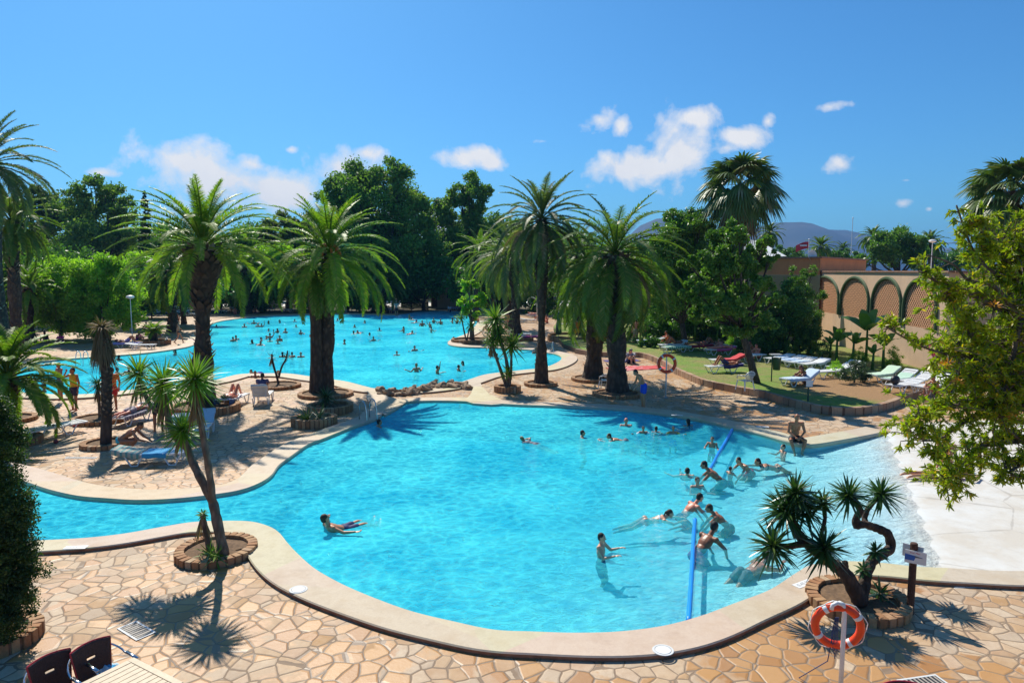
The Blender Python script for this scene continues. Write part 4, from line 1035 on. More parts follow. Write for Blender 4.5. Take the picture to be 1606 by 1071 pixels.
# small shrubs by the wall and on the lawn
for u,v,z,r,m,lab,n in ((1340,600,LZ,18,'agave','loose grey green shrub on the lawn between the sun loungers',5200),(1310,590,LZ,12,'bush','low shrub at the left of the grey green one',2200),
                    (1150,545,LZ,12,'bush','low shrub under the dark tree at the back of the lawn',2200),(1345,572,LZ,12,'bush','low bright shrub at the foot of the wall',2200),(1400,575,LZ,14,'bush','leafy shrub at the foot of the wall below the last arch',2600),(1290,560,LZ,13,'darkleaf','low dark shrub at the foot of the wall behind the row of loungers',2400)):
    b=px(u,v,z); tree(b,PB(b.y,[(u,v-r*.9,r),(u-r*.8,v-r*.6,r*.7),(u+r*.8,v-r*.6,r*.7),(u+r*.2,v-r*1.7,r*.7)]),n,.09,m,lab,'shrub','shrub','low shrubs around the lawn',.03,aspect=.35,sub=8)
b=ground_at(1466,31,LZ); tree(b,PB(31,[(1460,545,9),(1475,550,8),(1468,556,9)]),700,.09,'flower','pink flowering bush at the wall behind the near branches','shrub','shrub',None,.03)
for u,v in ((70,500),(120,520),(160,530),(1020,545),(880,500)):
    b=px(u,v,0 if u<900 else LZ); 
    tree(b,PB(b.y,[(u,v-8,12),(u-12,v-6,9),(u+12,v-6,9)]),2600,.16,'darkleaf',{70:'leftmost low hedge plant on the left bank',120:'low hedge plant on the left bank under the bright shrubs',160:'low hedge plant on the left bank behind the palm stump',1020:'low plant at the back left of the lawn',880:'low reddish hedge plant beyond the bay'}[u],'shrub','shrub','low hedge plants',.04,sub=7)
for u,v,z,r,m,lab,n in ((1000,536,LZ,16,'darkleaf','leafy shrub at the back left corner of the lawn behind the two standing men',3600),(1040,531,LZ,16,'bush','leafy shrub behind the leftmost lawn loungers',3600),(1080,530,LZ,16,'broad','leafy shrub behind the green towel lounger',3600),(1182,552,LZ,18,'broad','leafy shrub behind the leaning trunk',4200),(1212,552,LZ,16,'bush','light green shrub left of the row of four loungers',3600),(1255,556,LZ,15,'broad','leafy shrub right behind the row of four loungers',3600),(1120,535,LZ,15,'darkleaf','dark leafy shrub behind the pink towel lounger',3600)):
    b=px(u,v,z); tree(b,PB(b.y,[(u,v-r*.9,r),(u-r*.9,v-r*.7,r*.8),(u+r*.9,v-r*.7,r*.8),(u+r*.2,v-r*1.9,r*.8),(u-r*.5,v-r*2.5,r*.5)]),n,.15,m,lab,'shrub','shrub','low shrubs around the lawn',.03,aspect=.4,sub=9)
# banana plants
def banana(u,v,h,n,lab):
    b=px(u,v,LZ); root=empty('banana_plant',b,rnd.uniform(0,6),lab,'banana plant','banana plants along the wall')
    MB().tube([Vector((0,0,0)),Vector((.03,0,h*.3)),Vector((0,.03,h*.6))],[.09,.07,.05],8).build('stem',M['banana'],root,smooth=True)
    C=np.repeat([[0,0,h*.55]],n,0); az=np.arange(n)*2.4; el=1.35-np.arange(n)*.8/n
    D=np.stack([np.cos(az)*np.cos(el),np.sin(az)*np.cos(el),np.sin(el)],1)
    v_,f_=blades(C,D,h*.62,h*.17,.45,segs=4); mesh_np('leaves',v_,f_,M['banana'],root)
for i,(u,v,h,n,lab) in enumerate(((1357,573,3.6,6,'tallest banana plant, reaching up between the second and third arches'),(1312,570,2.4,6,'banana plant below the second arch'),(1338,572,2.2,5,'banana plant between the tall one and the one below the second arch'),(1385,578,2.3,6,'banana plant below the third arch'),(1368,580,1.6,5,'small banana plant between the tall one and the one below the third arch'),(1302,560,1.5,5,'lowest banana plant at the left end of the wall'),(1275,552,1.7,5,'banana plant in front of the shaded left end of the wall'),(1090,536,2.2,6,'banana plant at the back of the lawn behind the red towels'),(1125,538,1.8,5,'banana plant behind the loungers, left of the leaning trunk'),(732,500,3.2,7,'banana plant at the far pool, right of the tiled hut'))): banana(u,v,h,n,lab)
# ============================================================ yuccas and dracaena
def yucca(base, limbs, heads, label, mat='yucca', tmat='bark_pale', cat='yucca', name='yucca_plant', group=None, n=90, wd=.035, sk=True):
    base=Vector(base); root=empty(name,base,0,label,cat,group); mb=MB()
    for pts,r in limbs:
        P=crom3([Vector(p)-base for p in pts]); m=len(P); mb.tube(P,[ (r[0]+(r[1]-r[0])*i/(m-1))*(1+.08*math.sin(i*2.1)) for i in range(m)],9)
    mb.build('trunk',M[tmat],root,smooth=True)
    parts=[];dp=[]
    for c,L,k,sh in heads:
        c=Vector(c)-base; parts.append(rosette(c,int(n*k),L,wd,-.75,.14)); parts.append(rosette(c-Vector((0,0,L*.22)),int(n*k*.5),L*.95,wd,-.9,.2))
        if sh: dp.append(skirt(c-Vector((0,0,.08)),int(120*sh),.45,.03,sh))
    v,f=join(parts); lv=mesh_np('leaves',v,f,M[mat],root)
    if dp: v,f=join(dp); add_to(lv,v,f,M['dead'])
    return root
def crom3(P,n=4):
    out=[];m=len(P)
    for i in range(m-1):
        p0=P[max(i-1,0)];p1=P[i];p2=P[i+1];p3=P[min(i+2,m-1)]
        for k in range(n):
            t=k/n; out.append(.5*((2*p1)+(p2-p0)*t+(2*p0-5*p1+4*p2-p3)*t*t+(3*p1-p0-3*p2+p3)*t**3))
    return out+[P[-1]]
b=px(352,872,.1); Y=b.y; A=lambda u,v,dy=0: at(u,v,Y+dy)
yucca(b,[([b,A(340,815,.05),A(333,785,.1),A(316,752,.1),A(303,726,.2),A(293,700,.2),A(286,676,.2)],(.10,.06)),
         ([A(334,790,.1),A(331,760),A(325,720,-.1),A(318,680,-.1),A(311,640,-.1),A(305,600,-.1)],(.07,.05)),
         ([A(296,705,.2),A(278,690,.3),A(264,660,.4),A(258,605,.5)],(.055,.05)),
         ([A(262,650,.45),A(240,640,.6),A(224,612,.8),A(217,590,.9)],(.045,.04))],
      [(A(305,594,-.1),.62,1.5,.6),(A(257,600,.5),.62,1.5,.6),(A(217,584,.9),.5,.9,.25),(A(286,674,.2),.5,1.1,.1)],
      'tall forked yucca with four spiky heads in the near left planter',n=85,wd=.036)
b2=px(330,866,.1); yucca(b2,[([b2,at(320,820,b2.y),at(318,806,b2.y)],(.06,.05))],[(at(318,806,b2.y),.12,.4,.15),(px(338,872,.2),.3,.35,0),(px(328,868,.2),.28,.3,0)],'short cut yucca stump with tiny sprouts beside the tall yucca',mat='yucca',wd=.03,n=60)
b=px(1350,946,.1); Y=b.y; A=lambda u,v,dy=0: at(u,v,Y+dy)
yucca(b,[([b,A(1338,920),A(1326,900),A(1312,888,.1),A(1298,878,.1),A(1264,850,.2),A(1248,830,.3),A(1240,812,.3)],(.13,.07)),
         ([b,A(1356,915,.2),A(1359,898,.3),A(1369,878,.5),A(1385,868,.7),A(1397,858,.9),A(1393,838,.9),A(1380,830,.9),A(1369,826,.9),A(1355,822,.8),A(1343,824,.8),A(1343,812,.8),A(1349,802,.8),A(1345,790,.8),A(1335,780,.7)],(.10,.05)),
         ([A(1371,827,.9),A(1360,822,1.0),A(1356,812,1.1),A(1362,796,1.1),A(1376,780,1.1)],(.055,.045)),
         ([A(1290,872,.1),A(1287,845,.2),A(1294,812,.3),A(1291,790,.3)],(.035,.03)),
         ([A(1262,850,.2),A(1240,856,.1),A(1220,856,0)],(.06,.045)),
         ([A(1314,889,.1),A(1300,874,-.2),A(1292,862,-.2)],(.06,.05)),
         ([A(1323,896,0),A(1326,887,0),A(1325,880,0)],(.05,.045))],
      [(A(1233,798,.3),.50,1.5,0),(A(1248,772,.3),.42,1.2,0),(A(1262,795,.4),.42,1.0,0),(A(1212,854,0),.46,1.1,0),(A(1293,858,-.2),.46,1.1,0),(A(1331,776,.7),.42,1.1,0),(A(1382,774,1.1),.42,1.1,0),(A(1291,786,.3),.26,.6,0),(A(1374,864,.5),.22,.4,0),(A(1354,892,.2),.15,.3,0),(A(1380,930,.2),.35,.35,0)],
      'dark many headed dracaena with twisted brown branches in the near right planter',mat='dracaena',tmat='bark_red',cat='dracaena',name='dracaena_tree',n=68,wd=.042)
b=px(796,612,.05); Y=b.y; A=lambda u,v,dy=0: at(u,v,Y+dy)
yucca(b,[([b,A(785,580),A(775,550),A(772,530)],(.08,.06)),([b,A(795,570),A(787,540),A(778,505)],(.09,.06)),([b,A(801,590),A(802,560),A(803,545)],(.07,.05)),([b,A(800,600,-.2),A(797,585,-.2)],(.06,.05))],
      [(A(777,500),.95,1.5,.4),(A(782,525),.8,1.2,.2),(A(772,532),.6,.7,.5),(A(803,540),.8,1.2,.1),(A(797,582,-.2),.5,.6,0)],'cluster of yuccas with three stems in the planter between the pools',mat='yucca',n=70,wd=.06,group='yuccas around the far pool')
b=px(740,535,.05); Y=b.y; A=lambda u,v,dy=0: at(u,v,Y+dy)
tree(b,PB(Y,[(735,450,14),(748,470,14),(730,480,12),(745,495,10)],.5),5000,.24,'bush','slender bright leaved tree on the tip of the far pool spit','tree','tree',None,.18,tmat='bark_pale',sub=7)
b=px(732,537,.05); Y=b.y; yucca(b,[([b,A(728,520),A(724,500)],(.07,.05)),([b,A(735,520),A(738,512)],(.06,.05))],[(at(723,498,Y),.6,.6,0),(at(738,510,Y),.5,.5,0)],'thin yucca at the foot of the tree on the spit',n=60,wd=.07,group='yuccas around the far pool')
b=px(437,603,.05); Y=b.y; yucca(b,[([b,at(434,590,Y),at(428,570,Y),at(426,558,Y)],(.06,.04)),([at(437,592,Y),at(442,575,Y),at(449,562,Y),at(451,550,Y)],(.05,.035)),([at(449,562,Y),at(445,556,Y)],(.03,.02))],[(at(426,560,Y),.35,.15,.1),(at(452,560,Y),.35,.2,0)],'nearly bare forked shrub in a ring planter at the edge of the far pool',tmat='bark_red',mat='agave',n=60,wd=.03,name='shrub',cat='shrub')
b=px(478,664,.1); Y=b.y; yucca(b,[([b,at(478,660,Y)],(.05,.05))],[(at(482,658,Y),.75,.9,0),(at(500,655,Y),.6,.6,0)],'spiky grey green agave clump in the dark planter near the pool ladder',mat='agave',n=60,wd=.05,name='agave_plant',cat='agave')
b=px(512,640,.1); Y=b.y; yucca(b,[([b,at(510,625,Y)],(.07,.06))],[(at(511,622,Y),.55,1,.2)],'small dark yucca in front of the twin palm trunks',mat='dracaena',n=70,wd=.04)
b=px(157,655,.05); Y=b.y; yucca(b,[([b,at(155,625,Y),at(153,605,Y)],(.06,.05))],[(at(153,602,Y),.5,.8,.4)],'small dark yucca behind the palm stump in its own planter',mat='dracaena',n=70,wd=.035)
# planters
for u,v,r,lab,kw in ((340,868,.76,'near left stone planter ring holding the tall forked yucca',dict(h=.16)),(1345,947,.80,'near right stone planter ring holding the dracaena',dict(h=.17)),
    (848,604,.82,'ring planter around the tallest palm',{}),(796,614,.62,'small dark planter holding the three stem yucca cluster',dict(h=.3)),(434,607,1.12,'ring planter with the bare forked shrub',{}),
    (511,620,1.2,'ring planter around the twin palm trunks',{}),(518,645,.9,'dark planter in shade right of the small yucca',dict(h=.3)),(493,666,.8,'dark planter in shade with the agave clump',dict(h=.32)),
    (157,660,.98,'ring planter with the small yucca behind the palm stump',{}),(166,699,.72,'ring planter round the leaning palm stump',{}),(12,697,.95,'ring planter at the left edge around the short bright palm',dict(h=.24)),
    (14,660,.9,'further ring planter at the left edge',{}),(738,537,1.5,'planter on the spit of the far pool',dict(h=.3)),(930,596,1.1,'ring planter around the leaning thick trunked palm',{}),(968,620,1.1,'shaded ring planter around the collared palm',{}),
    (242,540,1.15,'ring planter with the young palm on the left bank',dict(h=.35)),(322,645,1.3,'brown planter around the broad palm trunk',dict(h=.3)),(811,534,1.3,'planter around the thick palm beyond the bay',dict(h=.3)),(902,534,2.2,'wide low planter around the shaded palm left of the lawn',dict(h=.5)),(-8,1006,.62,'brick planter at the left edge under the near cypress',dict(h=.2))):
    planter(px(u,v,0),r,lab,**kw)
# near cypress at left edge
b=px(4,1012,.1); root=empty('cypress_tree',b,0,'dense dark green cypress column at the near left edge','tree'); bl=[]
for i in range(46):
    t=i/45; zt=at(10,635,b.y).z; z=.4+(zt-.4)*t; w_=.60*min(1,(t+.12)*4.5)*(1-.08*t) if t<.8 else .55*(1-((t-.8)/.22)**2)
    for k in range(5):
        a=rnd.uniform(0,6.28); q=rnd.uniform(.35,.95)*w_; bl.append((math.cos(a)*q*.75,math.sin(a)*q*.75,z+rnd.uniform(-.08,.08),.17+.05*w_))
v,f=leaf_cloud(bl,120000,.045,.45,6,.6,flat=1.5); mesh_np('crown',v,f,M['cypress'],root)
MB().tube([Vector((0,0,-.1)),Vector((0,0,3.0))],[.1,.04],8).build('trunk',M['bark'],root)
# near tree at right: twisting boughs with leaf rosettes
def near_tree():
    base=ground_at(1760,8.2); root=empty('tree',base,0,'leafy yellow green tree reaching in close from the right edge','tree')
    mb=MB(); C=[];Dd=[]; twigs=[]
    fork=at(1760,640,8.2)-base
    mb.tube([Vector((0,0,0)),Vector((.05,0,.9)),fork*.6,fork],[.16,.13,.12,.11],10)
    def bough(pts,r0,r1,Y=(7.4,7.4),dens=1.0,leafy=True,spread=.30):
        P=[]
        for i,(u,v) in enumerate(pts):
            yy=Y[0]+(Y[1]-Y[0])*i/(len(pts)-1); P.append(at(u,v,yy)-base)
        P=crom3(P,5); m=len(P); mb.tube(P,[r0+(r1-r0)*i/(m-1) for i in range(m)],6)
        if leafy:
            n=int(m*2.2*dens)
            for _ in range(n):
                t=rnd.random()**.8; i=int(t*(m-1)); p=P[i]; e=p+Vector((rnd.gauss(0,spread),rnd.gauss(0,spread),rnd.gauss(0.02,spread*.8)))
                mid=p.lerp(e,.5)+Vector((rnd.gauss(0,.03),rnd.gauss(0,.03),.03))
                twigs.append((p,mid,e))
    B=[([(1760,640),(1680,560),(1600,500),(1540,470)],.09,.03,(8.2,7.6),2.2,.27),([(1760,640),(1690,520),(1630,440),(1590,400),(1565,385)],.08,.02,(8.2,7.8),2.2,.24),
       ([(1680,560),(1610,520),(1575,445),(1530,400),(1500,322)],.03,.008,(7.8,7.6),.35,.10),([(1600,500),(1560,450),(1520,440),(1495,415),(1455,400)],.03,.006,(7.6,7.4),.0,.1),
       ([(1760,640),(1650,600),(1580,580),(1520,560),(1475,548)],.08,.015,(8.2,7.4),1.6,.22),([(1560,580),(1520,520),(1500,480),(1470,465)],.03,.01,(7.6,7.3),1.0,.13),
       ([(1500,560),(1450,545),(1405,522),(1380,505)],.015,.006,(7.4,7.2),.3,.07),([(1540,470),(1500,455),(1465,440),(1440,425)],.02,.006,(7.4,7.3),.5,.09),
       ([(1760,640),(1670,640),(1600,640),(1530,635),(1460,645),(1415,675)],.07,.008,(8.0,7.2),1.1,.15),([(1760,640),(1680,680),(1600,690),(1540,700),(1500,740),(1485,760)],.06,.008,(8.0,7.2),1.3,.15),
       ([(1600,690),(1540,650),(1470,690),(1420,680)],.02,.006,(7.6,7.2),.6,.10),([(1680,560),(1640,500),(1600,450),(1600,390)],.04,.015,(8,7.7),2.0,.22),
       ([(1680,680),(1640,700),(1600,730),(1570,745)],.03,.008,(7.8,7.4),1.0,.14),([(1650,600),(1610,610),(1570,600),(1530,590),(1490,600)],.04,.01,(7.9,7.3),1.5,.18),
       ([(1700,560),(1650,540),(1590,550),(1540,540)],.05,.012,(8.3,7.9),2.2,.26),([(1520,440),(1545,400),(1540,360),(1520,345)],.012,.005,(7.5,7.5),.5,.08),([(1600,500),(1580,600),(1560,660)],.03,.01,(7.6,7.4),2.0,.22),([(1440,640),(1450,700),(1470,720)],.008,.004,(7.2,7.2),.25,.05)]
    for pts,r0,r1,Y,dn,sd_ in B: bough(pts,r0,r1,Y,dn*2.5,True if dn else False,sd_)
    for p,m,e in twigs: mb.tube([p,m,e],[.008,.005,.003],4,cap=False)
    C=[];D=[];L=[]
    for p,m,e in twigs:
        for c,k in ((e,19),(p.lerp(e,.6),8)):
            ax=(e-m).normalized()
            for j in range(k):
                d=Vector((rnd.gauss(0,1),rnd.gauss(0,1),rnd.gauss(0,1))).normalized(); d=(d+ax*.7+Vector((0,0,.15))).normalized()
                C.append(tuple(c+ax*rnd.uniform(-.07,.0))); D.append(tuple(d)); L.append(rnd.uniform(.035,.085))
    # needle to broad oblong leaves
    C=np.array(C);D=np.array(D);L=np.array(L)
    v,f=blades(C,D,L,L*.27,.12,up=rng.normal(size=(len(C),3)),segs=2)
    mesh_np('crown',v,f,M['near_leaf'],root); mb.build('trunk',M['bark_pale'],root,smooth=True)
    mf=MB(); ff=[]
    for u,v_ in ((1487,570),(1478,575),(1590,655),(1502,600),(1560,480)):
        c=at(u,v_,7.1)-base; ff.append(rosette(c,16,.05,.018,-.3,.1))
    v,f=join(ff); mesh_np('blossom',v,f,M['orange_flower'],root)
near_tree()

# far wood: one ragged mass behind everything
bl=[]
for i in range(150):
    u=-140+1220*(i/149)+rnd.uniform(-6,6); Y=rnd.uniform(122,150); top=372+14*math.sin(u*.021)+10*math.sin(u*.067+1)
    for v in (top+14, top+42, top+72):
        p=at(u,v+rnd.uniform(-6,6),Y); bl.append((p.x,p.y,p.z,rnd.uniform(1.9,3.0)))
v,f=leaf_cloud(bl,110000,.75,.6,5,.7); o=mesh_np('woodland',v,f,M['darkleaf']); tag(o,'dense dark green wood closing the view behind both pools','woodland',kind='stuff')
# haze
mb=MB().box((0,2500,94),(9000,7200,192)); o=mb.build('haze',None); tag(o,kind='stuff')
t=NT('haze'); vp=t.n('ShaderNodeVolumePrincipled',{'Color':(.18,.46,1.0),'Density':0.00019}); t.t.links.new(vp.outputs[0],t.out.inputs['Volume']); o.data.materials.append(t.m)
# ------------------------------------------------------------------ buildings
def stucco(name, col):
    t = NT(name); p = t.pos(); a = t.noise(.7, p, 6, .65); b = t.noise(25, p, 4, .7)
    mp = t.n('ShaderNodeVectorMath', operation='MULTIPLY'); t.set(mp, 0, p); mp.inputs[1].default_value = (1.4,1.4,.18)
    s = t.noise(1.5, mp, 5, .7)
    c = t.mix(t.ramp(a, [(.35,0),(.65,1)]), tuple(x*.86 for x in col), col)
    c = t.mix(t.ramp(s, [(.52,0),(.75,.45)]), c, tuple(x*.6 for x in col))
    return t.done(t.pbr(c, .9, t.bump(t.math('ADD', b, a), .35, .02)))
M['peach'] = stucco('peach_stucco', (.68,.46,.30)); M['orange'] = stucco('orange_stucco', (.62,.25,.10)); M['tan'] = stucco('tan_stucco', (.42,.30,.19))
M['lattice'] = simple('lattice_wood', (.66,.36,.19), .75, .15, 8); M['green_frame'] = simple('green_frame', (.045,.085,.025), .7, .2, 8)
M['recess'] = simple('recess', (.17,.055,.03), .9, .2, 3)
M['tiles'] = brickish('roof_tiles', [(.30,.10,.05),(.42,.16,.08),(.36,.20,.13),(.25,.09,.05)])
M['palegrey'] = simple('pale_roof', (.62,.63,.62), .7, .06, 2)
M['wall_cap'] = simple('wall_cap', (.28,.15,.10), .9, .3, 4)
def wp(Y): return Vector((wallX(Y), Y))
ZT = 5.42
wb = empty('building', (wallX(34.6), 34.6, 0), 0, 'peach stucco building with four green rimmed lattice arches along its long wall', 'building')
org = Vector((wallX(34.6), 34.6, 0))
ex = (wp(75)-wp(34.6)).normalized(); exv = Vector((ex.x, ex.y, 0)); en = Vector((-ex.y, ex.x, 0))   # en points towards the pool (-x)
def Lp(d, o, z): return exv*d+en*o+Vector((0,0,z))     # local point: distance along wall, outward, height
lenw = (wp(75)-wp(34.6)).length
def dY(u):
    k = (u-803)/FOC; k = ray(u,535.5).x/ray(u,535.5).y
    Y = 19.01/(k-.0824); return (wp(Y)-wp(34.6)).dot(ex)
arches = []
for ua, ub in ((1415,1467),(1365,1411),(1316,1360),(1268,1313)): arches.append((dY(ub), dY(ua)))
AB, AT = 2.45, 5.08
# wall face with arch shaped openings: build as columns
def arch_top(d, a, b):
    c = (a+b)/2; hw = (b-a)/2; r = hw; k = max(0., 1-((d-c)/hw)**2)
    rise = min(hw, 1.6); return AT-rise+rise*math.sqrt(k)
mb = MB(); cuts = [0.0]
for a, b in arches: cuts += list(np.linspace(a, b, 21))
cuts += [lenw]; cuts = sorted(cuts)
for i in range(len(cuts)-1):
    c0, c1 = cuts[i], cuts[i+1]; mid = (c0+c1)/2; A = [x for x in arches if x[0] < mid < x[1]]
    if not A: mb.poly([Lp(c0,0,0),Lp(c1,0,0),Lp(c1,0,ZT),Lp(c0,0,ZT)])
    else:
        a, b = A[0]; t0, t1 = arch_top(c0,a,b), arch_top(c1,a,b)
        mb.poly([Lp(c0,0,0),Lp(c1,0,0),Lp(c1,0,AB),Lp(c0,0,AB)])
        mb.poly([Lp(c0,0,t0),Lp(c1,0,t1),Lp(c1,0,ZT),Lp(c0,0,ZT)])
        mb.poly([Lp(c0,0,t0),Lp(c1,0,t1),Lp(c1,-.12,t1),Lp(c0,-.12,t0)]); mb.poly([Lp(c0,0,AB),Lp(c1,0,AB),Lp(c1,-.12,AB),Lp(c0,-.12,AB)])
for a, b in arches:
    for d in (a, b): mb.poly([Lp(d,0,AB),Lp(d,-.12,AB),Lp(d,-.12,arch_top(d,a,b)),Lp(d,0,arch_top(d,a,b))])
# return wall facing the beach, roof
mb.poly([Lp(0,0,0),Lp(0,0,ZT),Lp(0,-14,ZT-.25),Lp(0,-14,0)])
mb.poly([Lp(0,0,ZT-.02),Lp(lenw,0,ZT-.02),Lp(lenw,-14,ZT-.27),Lp(0,-14,ZT-.27)])
mb.build('wall', M['peach'], wb)
mb = MB()
c = Lp(lenw/2,-.08,ZT+.045); ang = math.atan2(ex.y, ex.x)
mb.box(c, (lenw+.2,.34,.09), Matrix.Rotation(ang,3,'Z')); mb.box(Lp(-.05,-7.2,ZT-.08), (.3,14,.09), Matrix.Rotation(ang,3,'Z')@Matrix.Rotation(.0178,3,'X'))
mb.build('wall_cap', M['wall_cap'], wb)
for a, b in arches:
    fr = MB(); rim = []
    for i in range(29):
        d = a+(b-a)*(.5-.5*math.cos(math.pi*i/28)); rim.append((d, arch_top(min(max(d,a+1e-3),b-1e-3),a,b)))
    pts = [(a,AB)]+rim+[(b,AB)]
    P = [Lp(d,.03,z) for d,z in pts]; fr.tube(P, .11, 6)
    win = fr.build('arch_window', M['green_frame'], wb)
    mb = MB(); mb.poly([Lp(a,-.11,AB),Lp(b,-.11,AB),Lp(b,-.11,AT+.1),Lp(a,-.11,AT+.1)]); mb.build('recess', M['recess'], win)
    lt = MB(); stp = .235; W_ = b-a; Hh = AT-AB
    # diagonal laths clipped to the arch
    for sgn in (1,-1):
        k = -Hh
        while k < W_+Hh:
            seg = []; n = 60
            for i in range(n+1):
                z = AB+Hh*i/n; d = a+k+sgn*(z-AB) if sgn > 0 else a+k+Hh-(z-AB)
                ok = a+.06 < d < b-.06 and z < arch_top(d,a,b)-.05
                if ok: seg.append((d,z))
            if len(seg) > 2:
                (d0,z0),(d1,z1) = seg[0],seg[-1]; m_ = Lp((d0+d1)/2,-.02 if sgn>0 else -.045,(z0+z1)/2); ln = math.hypot(d1-d0,z1-z0)
                Mx = Matrix((exv, en, Vector((0,0,1)))).transposed() @ Matrix.Rotation(-math.atan2(z1-z0,d1-d0),3,'Y')
                lt.box(m_, (ln,.02,.055), Mx)
            k += stp*1.0
    lt.build('lattice', M['lattice'], win)
# upper orange block behind
ob = empty('building', (0,0,0), 0, 'orange stucco upper block rising behind the arched wall, shaded on its right side', 'building')
p0 = at(1190,470,58); p1 = at(1281,470,52); p2 = at(1345,470,60)
def zq(u,v,Y): return at(u,v,Y).z
mb = MB(); zt0 = zq(1190,399,58); zt1 = zq(1281,404,52)
pa = ground_at(1150,60); pb_ = ground_at(1281,52); pc = ground_at(1352,64); pd = ground_at(1230,85)
zt = 6.5
mb.prism([pa.xy,pb_.xy,pc.xy,pd.xy], 0, zq(1281,405,52)); mb.build('wall', M['orange'], ob)
mb = MB(); mb.prism([(pa.xy-Vector((.15,.1))),(pb_.xy-Vector((0,.2))),(pc.xy+Vector((.15,-.1))),(pd.xy+Vector((0,.15)))], zq(1281,405,52), zq(1281,405,52)+.12); mb.build('wall_cap', M['wall_cap'], ob)
# lower grey band wall in front of it, left of the arches
lb = empty('building', tuple(ground_at(1200,53)), 0, 'low shaded wall under the orange block, behind the slender leafy tree', 'wall')
q0 = ground_at(1165,54)-ground_at(1200,53); q1 = ground_at(1282,49.5)-ground_at(1200,53)
mb = MB(); mb.prism([q0.xy,q1.xy,q1.xy+Vector((0,.4)),q0.xy+Vector((0,.4))], 0, zq(1240,431,51)); mb.build('wall', M['tan'], lb)
rf = empty('canopy', tuple(ground_at(1205,80)), 0, 'pale grey pitched roof showing above the orange block', 'roof')
o_ = ground_at(1205,80); a1 = at(1160,402,75)-o_; a2 = at(1234,402,75)-o_; a3 = at(1190,378,82)-o_; a4 = at(1160,374,82)-o_; a5 = at(1234,402,92)-o_; a6 = at(1160,402,92)-o_
mb = MB(); mb.v = [tuple(x) for x in (a1,a2,a3,a4,a5,a6)]; mb.f = [(0,1,2,3),(3,2,4,5),(1,4,2)]; mb.build('roof', M['palegrey'], rf)
mb = MB(); mb.box((sum((a.x for a in (a1,a2)),0)/2,(a1.y+a5.y)/2,a1.z/2-.02),(abs(a2.x-a1.x)*.94,abs(a5.y-a1.y)*.9,a1.z)); mb.build('wall', M['peach'], rf)
# satellite dish
b = at(1273,403,53); dsh = empty('satellite_dish', b, 0, 'white satellite dish standing on top of the orange block', 'satellite dish')
mb = MB(); n = 18
prof = [(.0,0),(.12,.01),(.24,.05),(.31,.09)]
for r, z in prof: pass
md = MB().lathe([(.001,0),(.15,.012),(.28,.05),(.36,.10),(.37,.10),(.28,.035),(.15,-.005),(.001,-.015)], 22); o = md.build('dish', M['white_paint'], dsh, loc=(0,0,.1), smooth=True); o.rotation_euler = (R(78),0,R(8)); o.scale = (1,1.15,1)
MB().tube([(0,.1,-.25),(0,.08,.1)], .03, 6).build('mount', M['grey_metal'], dsh)
# poles
def pole(u, v0, v1, Y, r, lab, flag=False, lamp=False):
    b = ground_at(u, Y); zt_ = at(u, v0, Y).z; root = empty('flagpole' if flag else ('street_lamp' if lamp else 'mast'), b, 0, lab, 'flagpole' if flag else ('lamp post' if lamp else 'mast'))
    MB().tube([(0,0,0),(0,0,zt_)], [r,r*.6], 6).build('pole', M['white_paint'], root)
    if flag:
        mb = MB(); mb.grid(lambda a,c: (-.05-a*1.6, .12*math.sin(a*7), zt_-.25-c*.9-.5*a*a), 8, 4); f_ = mb.build('flag', simple('flag_cloth',(.55,.05,.06),.8), root)
        mb = MB(); mb.box((-.75,-.02,zt_-.75),(.9,.30,.18)); mb.build('cross_band', M['white_paint'], f_)
    if lamp: MB().ell((0,0,zt_+.1),(.3,.3,.14)).build('lamp_head', M['white_paint'], root, smooth=True)
    else: MB().ell((0,0,zt_),(r*1.6,r*1.6,r*1.6),None,8,6).build('finial', M['white_paint'], root)
pole(1262,376,0,90,.07,'thin white flagpole with a drooping red flag left of the dish',flag=True)
pole(1328,342,0,140,.09,'very thin tall mast on the skyline left of the round tree')
pole(1453,380,0,60,.05,'thin pale lamp post in front of the skyline palm',lamp=True)
pole(208,468,0,52,.04,'slim grey lamp post standing on the left bank',lamp=True)
# tiled hut by the far pool
hb = px(697,484,0); hut = empty('tiled_hut', hb, 0, 'small tan hut with a red tiled hip roof behind the far pool', 'hut', None)
s_ = hb.y/FOC; wd_, hh_ = 42*s_, 40*s_
mb = MB(); mb.prism([(-wd_/2,0),(wd_/2,0),(wd_/2,3.2),(-wd_/2,3.2)], 0, hh_); mb.build('wall', M['tan'], hut)
n = 12; mb = MB(); ov = .55
A_ = [Vector((-wd_/2-ov,-ov,hh_)),Vector((wd_/2+ov,-ov,hh_)),Vector((wd_/2+ov,3.2+ov,hh_)),Vector((-wd_/2-ov,3.2+ov,hh_))]; ap = Vector((0,1.6,hh_+1.15))
mb.poly([A_[0],A_[3],A_[2],A_[1]]); roof = mb.build('roof', M['wall_cap'], hut)
mt_ = MB()
for i in range(4):
    a, b = A_[i], A_[(i+1)%4]; ln = (b-a).length; k = int(ln/.22)
    for j in range(k):
        t = (j+.5)/k; p = a.lerp(b, t); h_ = 1-abs(2*t-1); q = p.lerp(ap, max(.08, h_)) if True else ap
        e = p+((ap-(a+b)/2))*h_
        mt_.tube([p+Vector((0,0,.03)), e+Vector((0,0,.03))], .1, 6, flat=.6)
mt_.build('roof_tiles', M['tiles'], roof)
mb = MB(); mb.box((-wd_/2+.55,-.02,1.15),(.75,.06,1.9)); dr = mb.build('door', M['dark_wood'], hut)
mb = MB(); mb.box((wd_*.2,-.02,1.9),(.8,.05,.7)); mb.build('window', M['black'], hut)
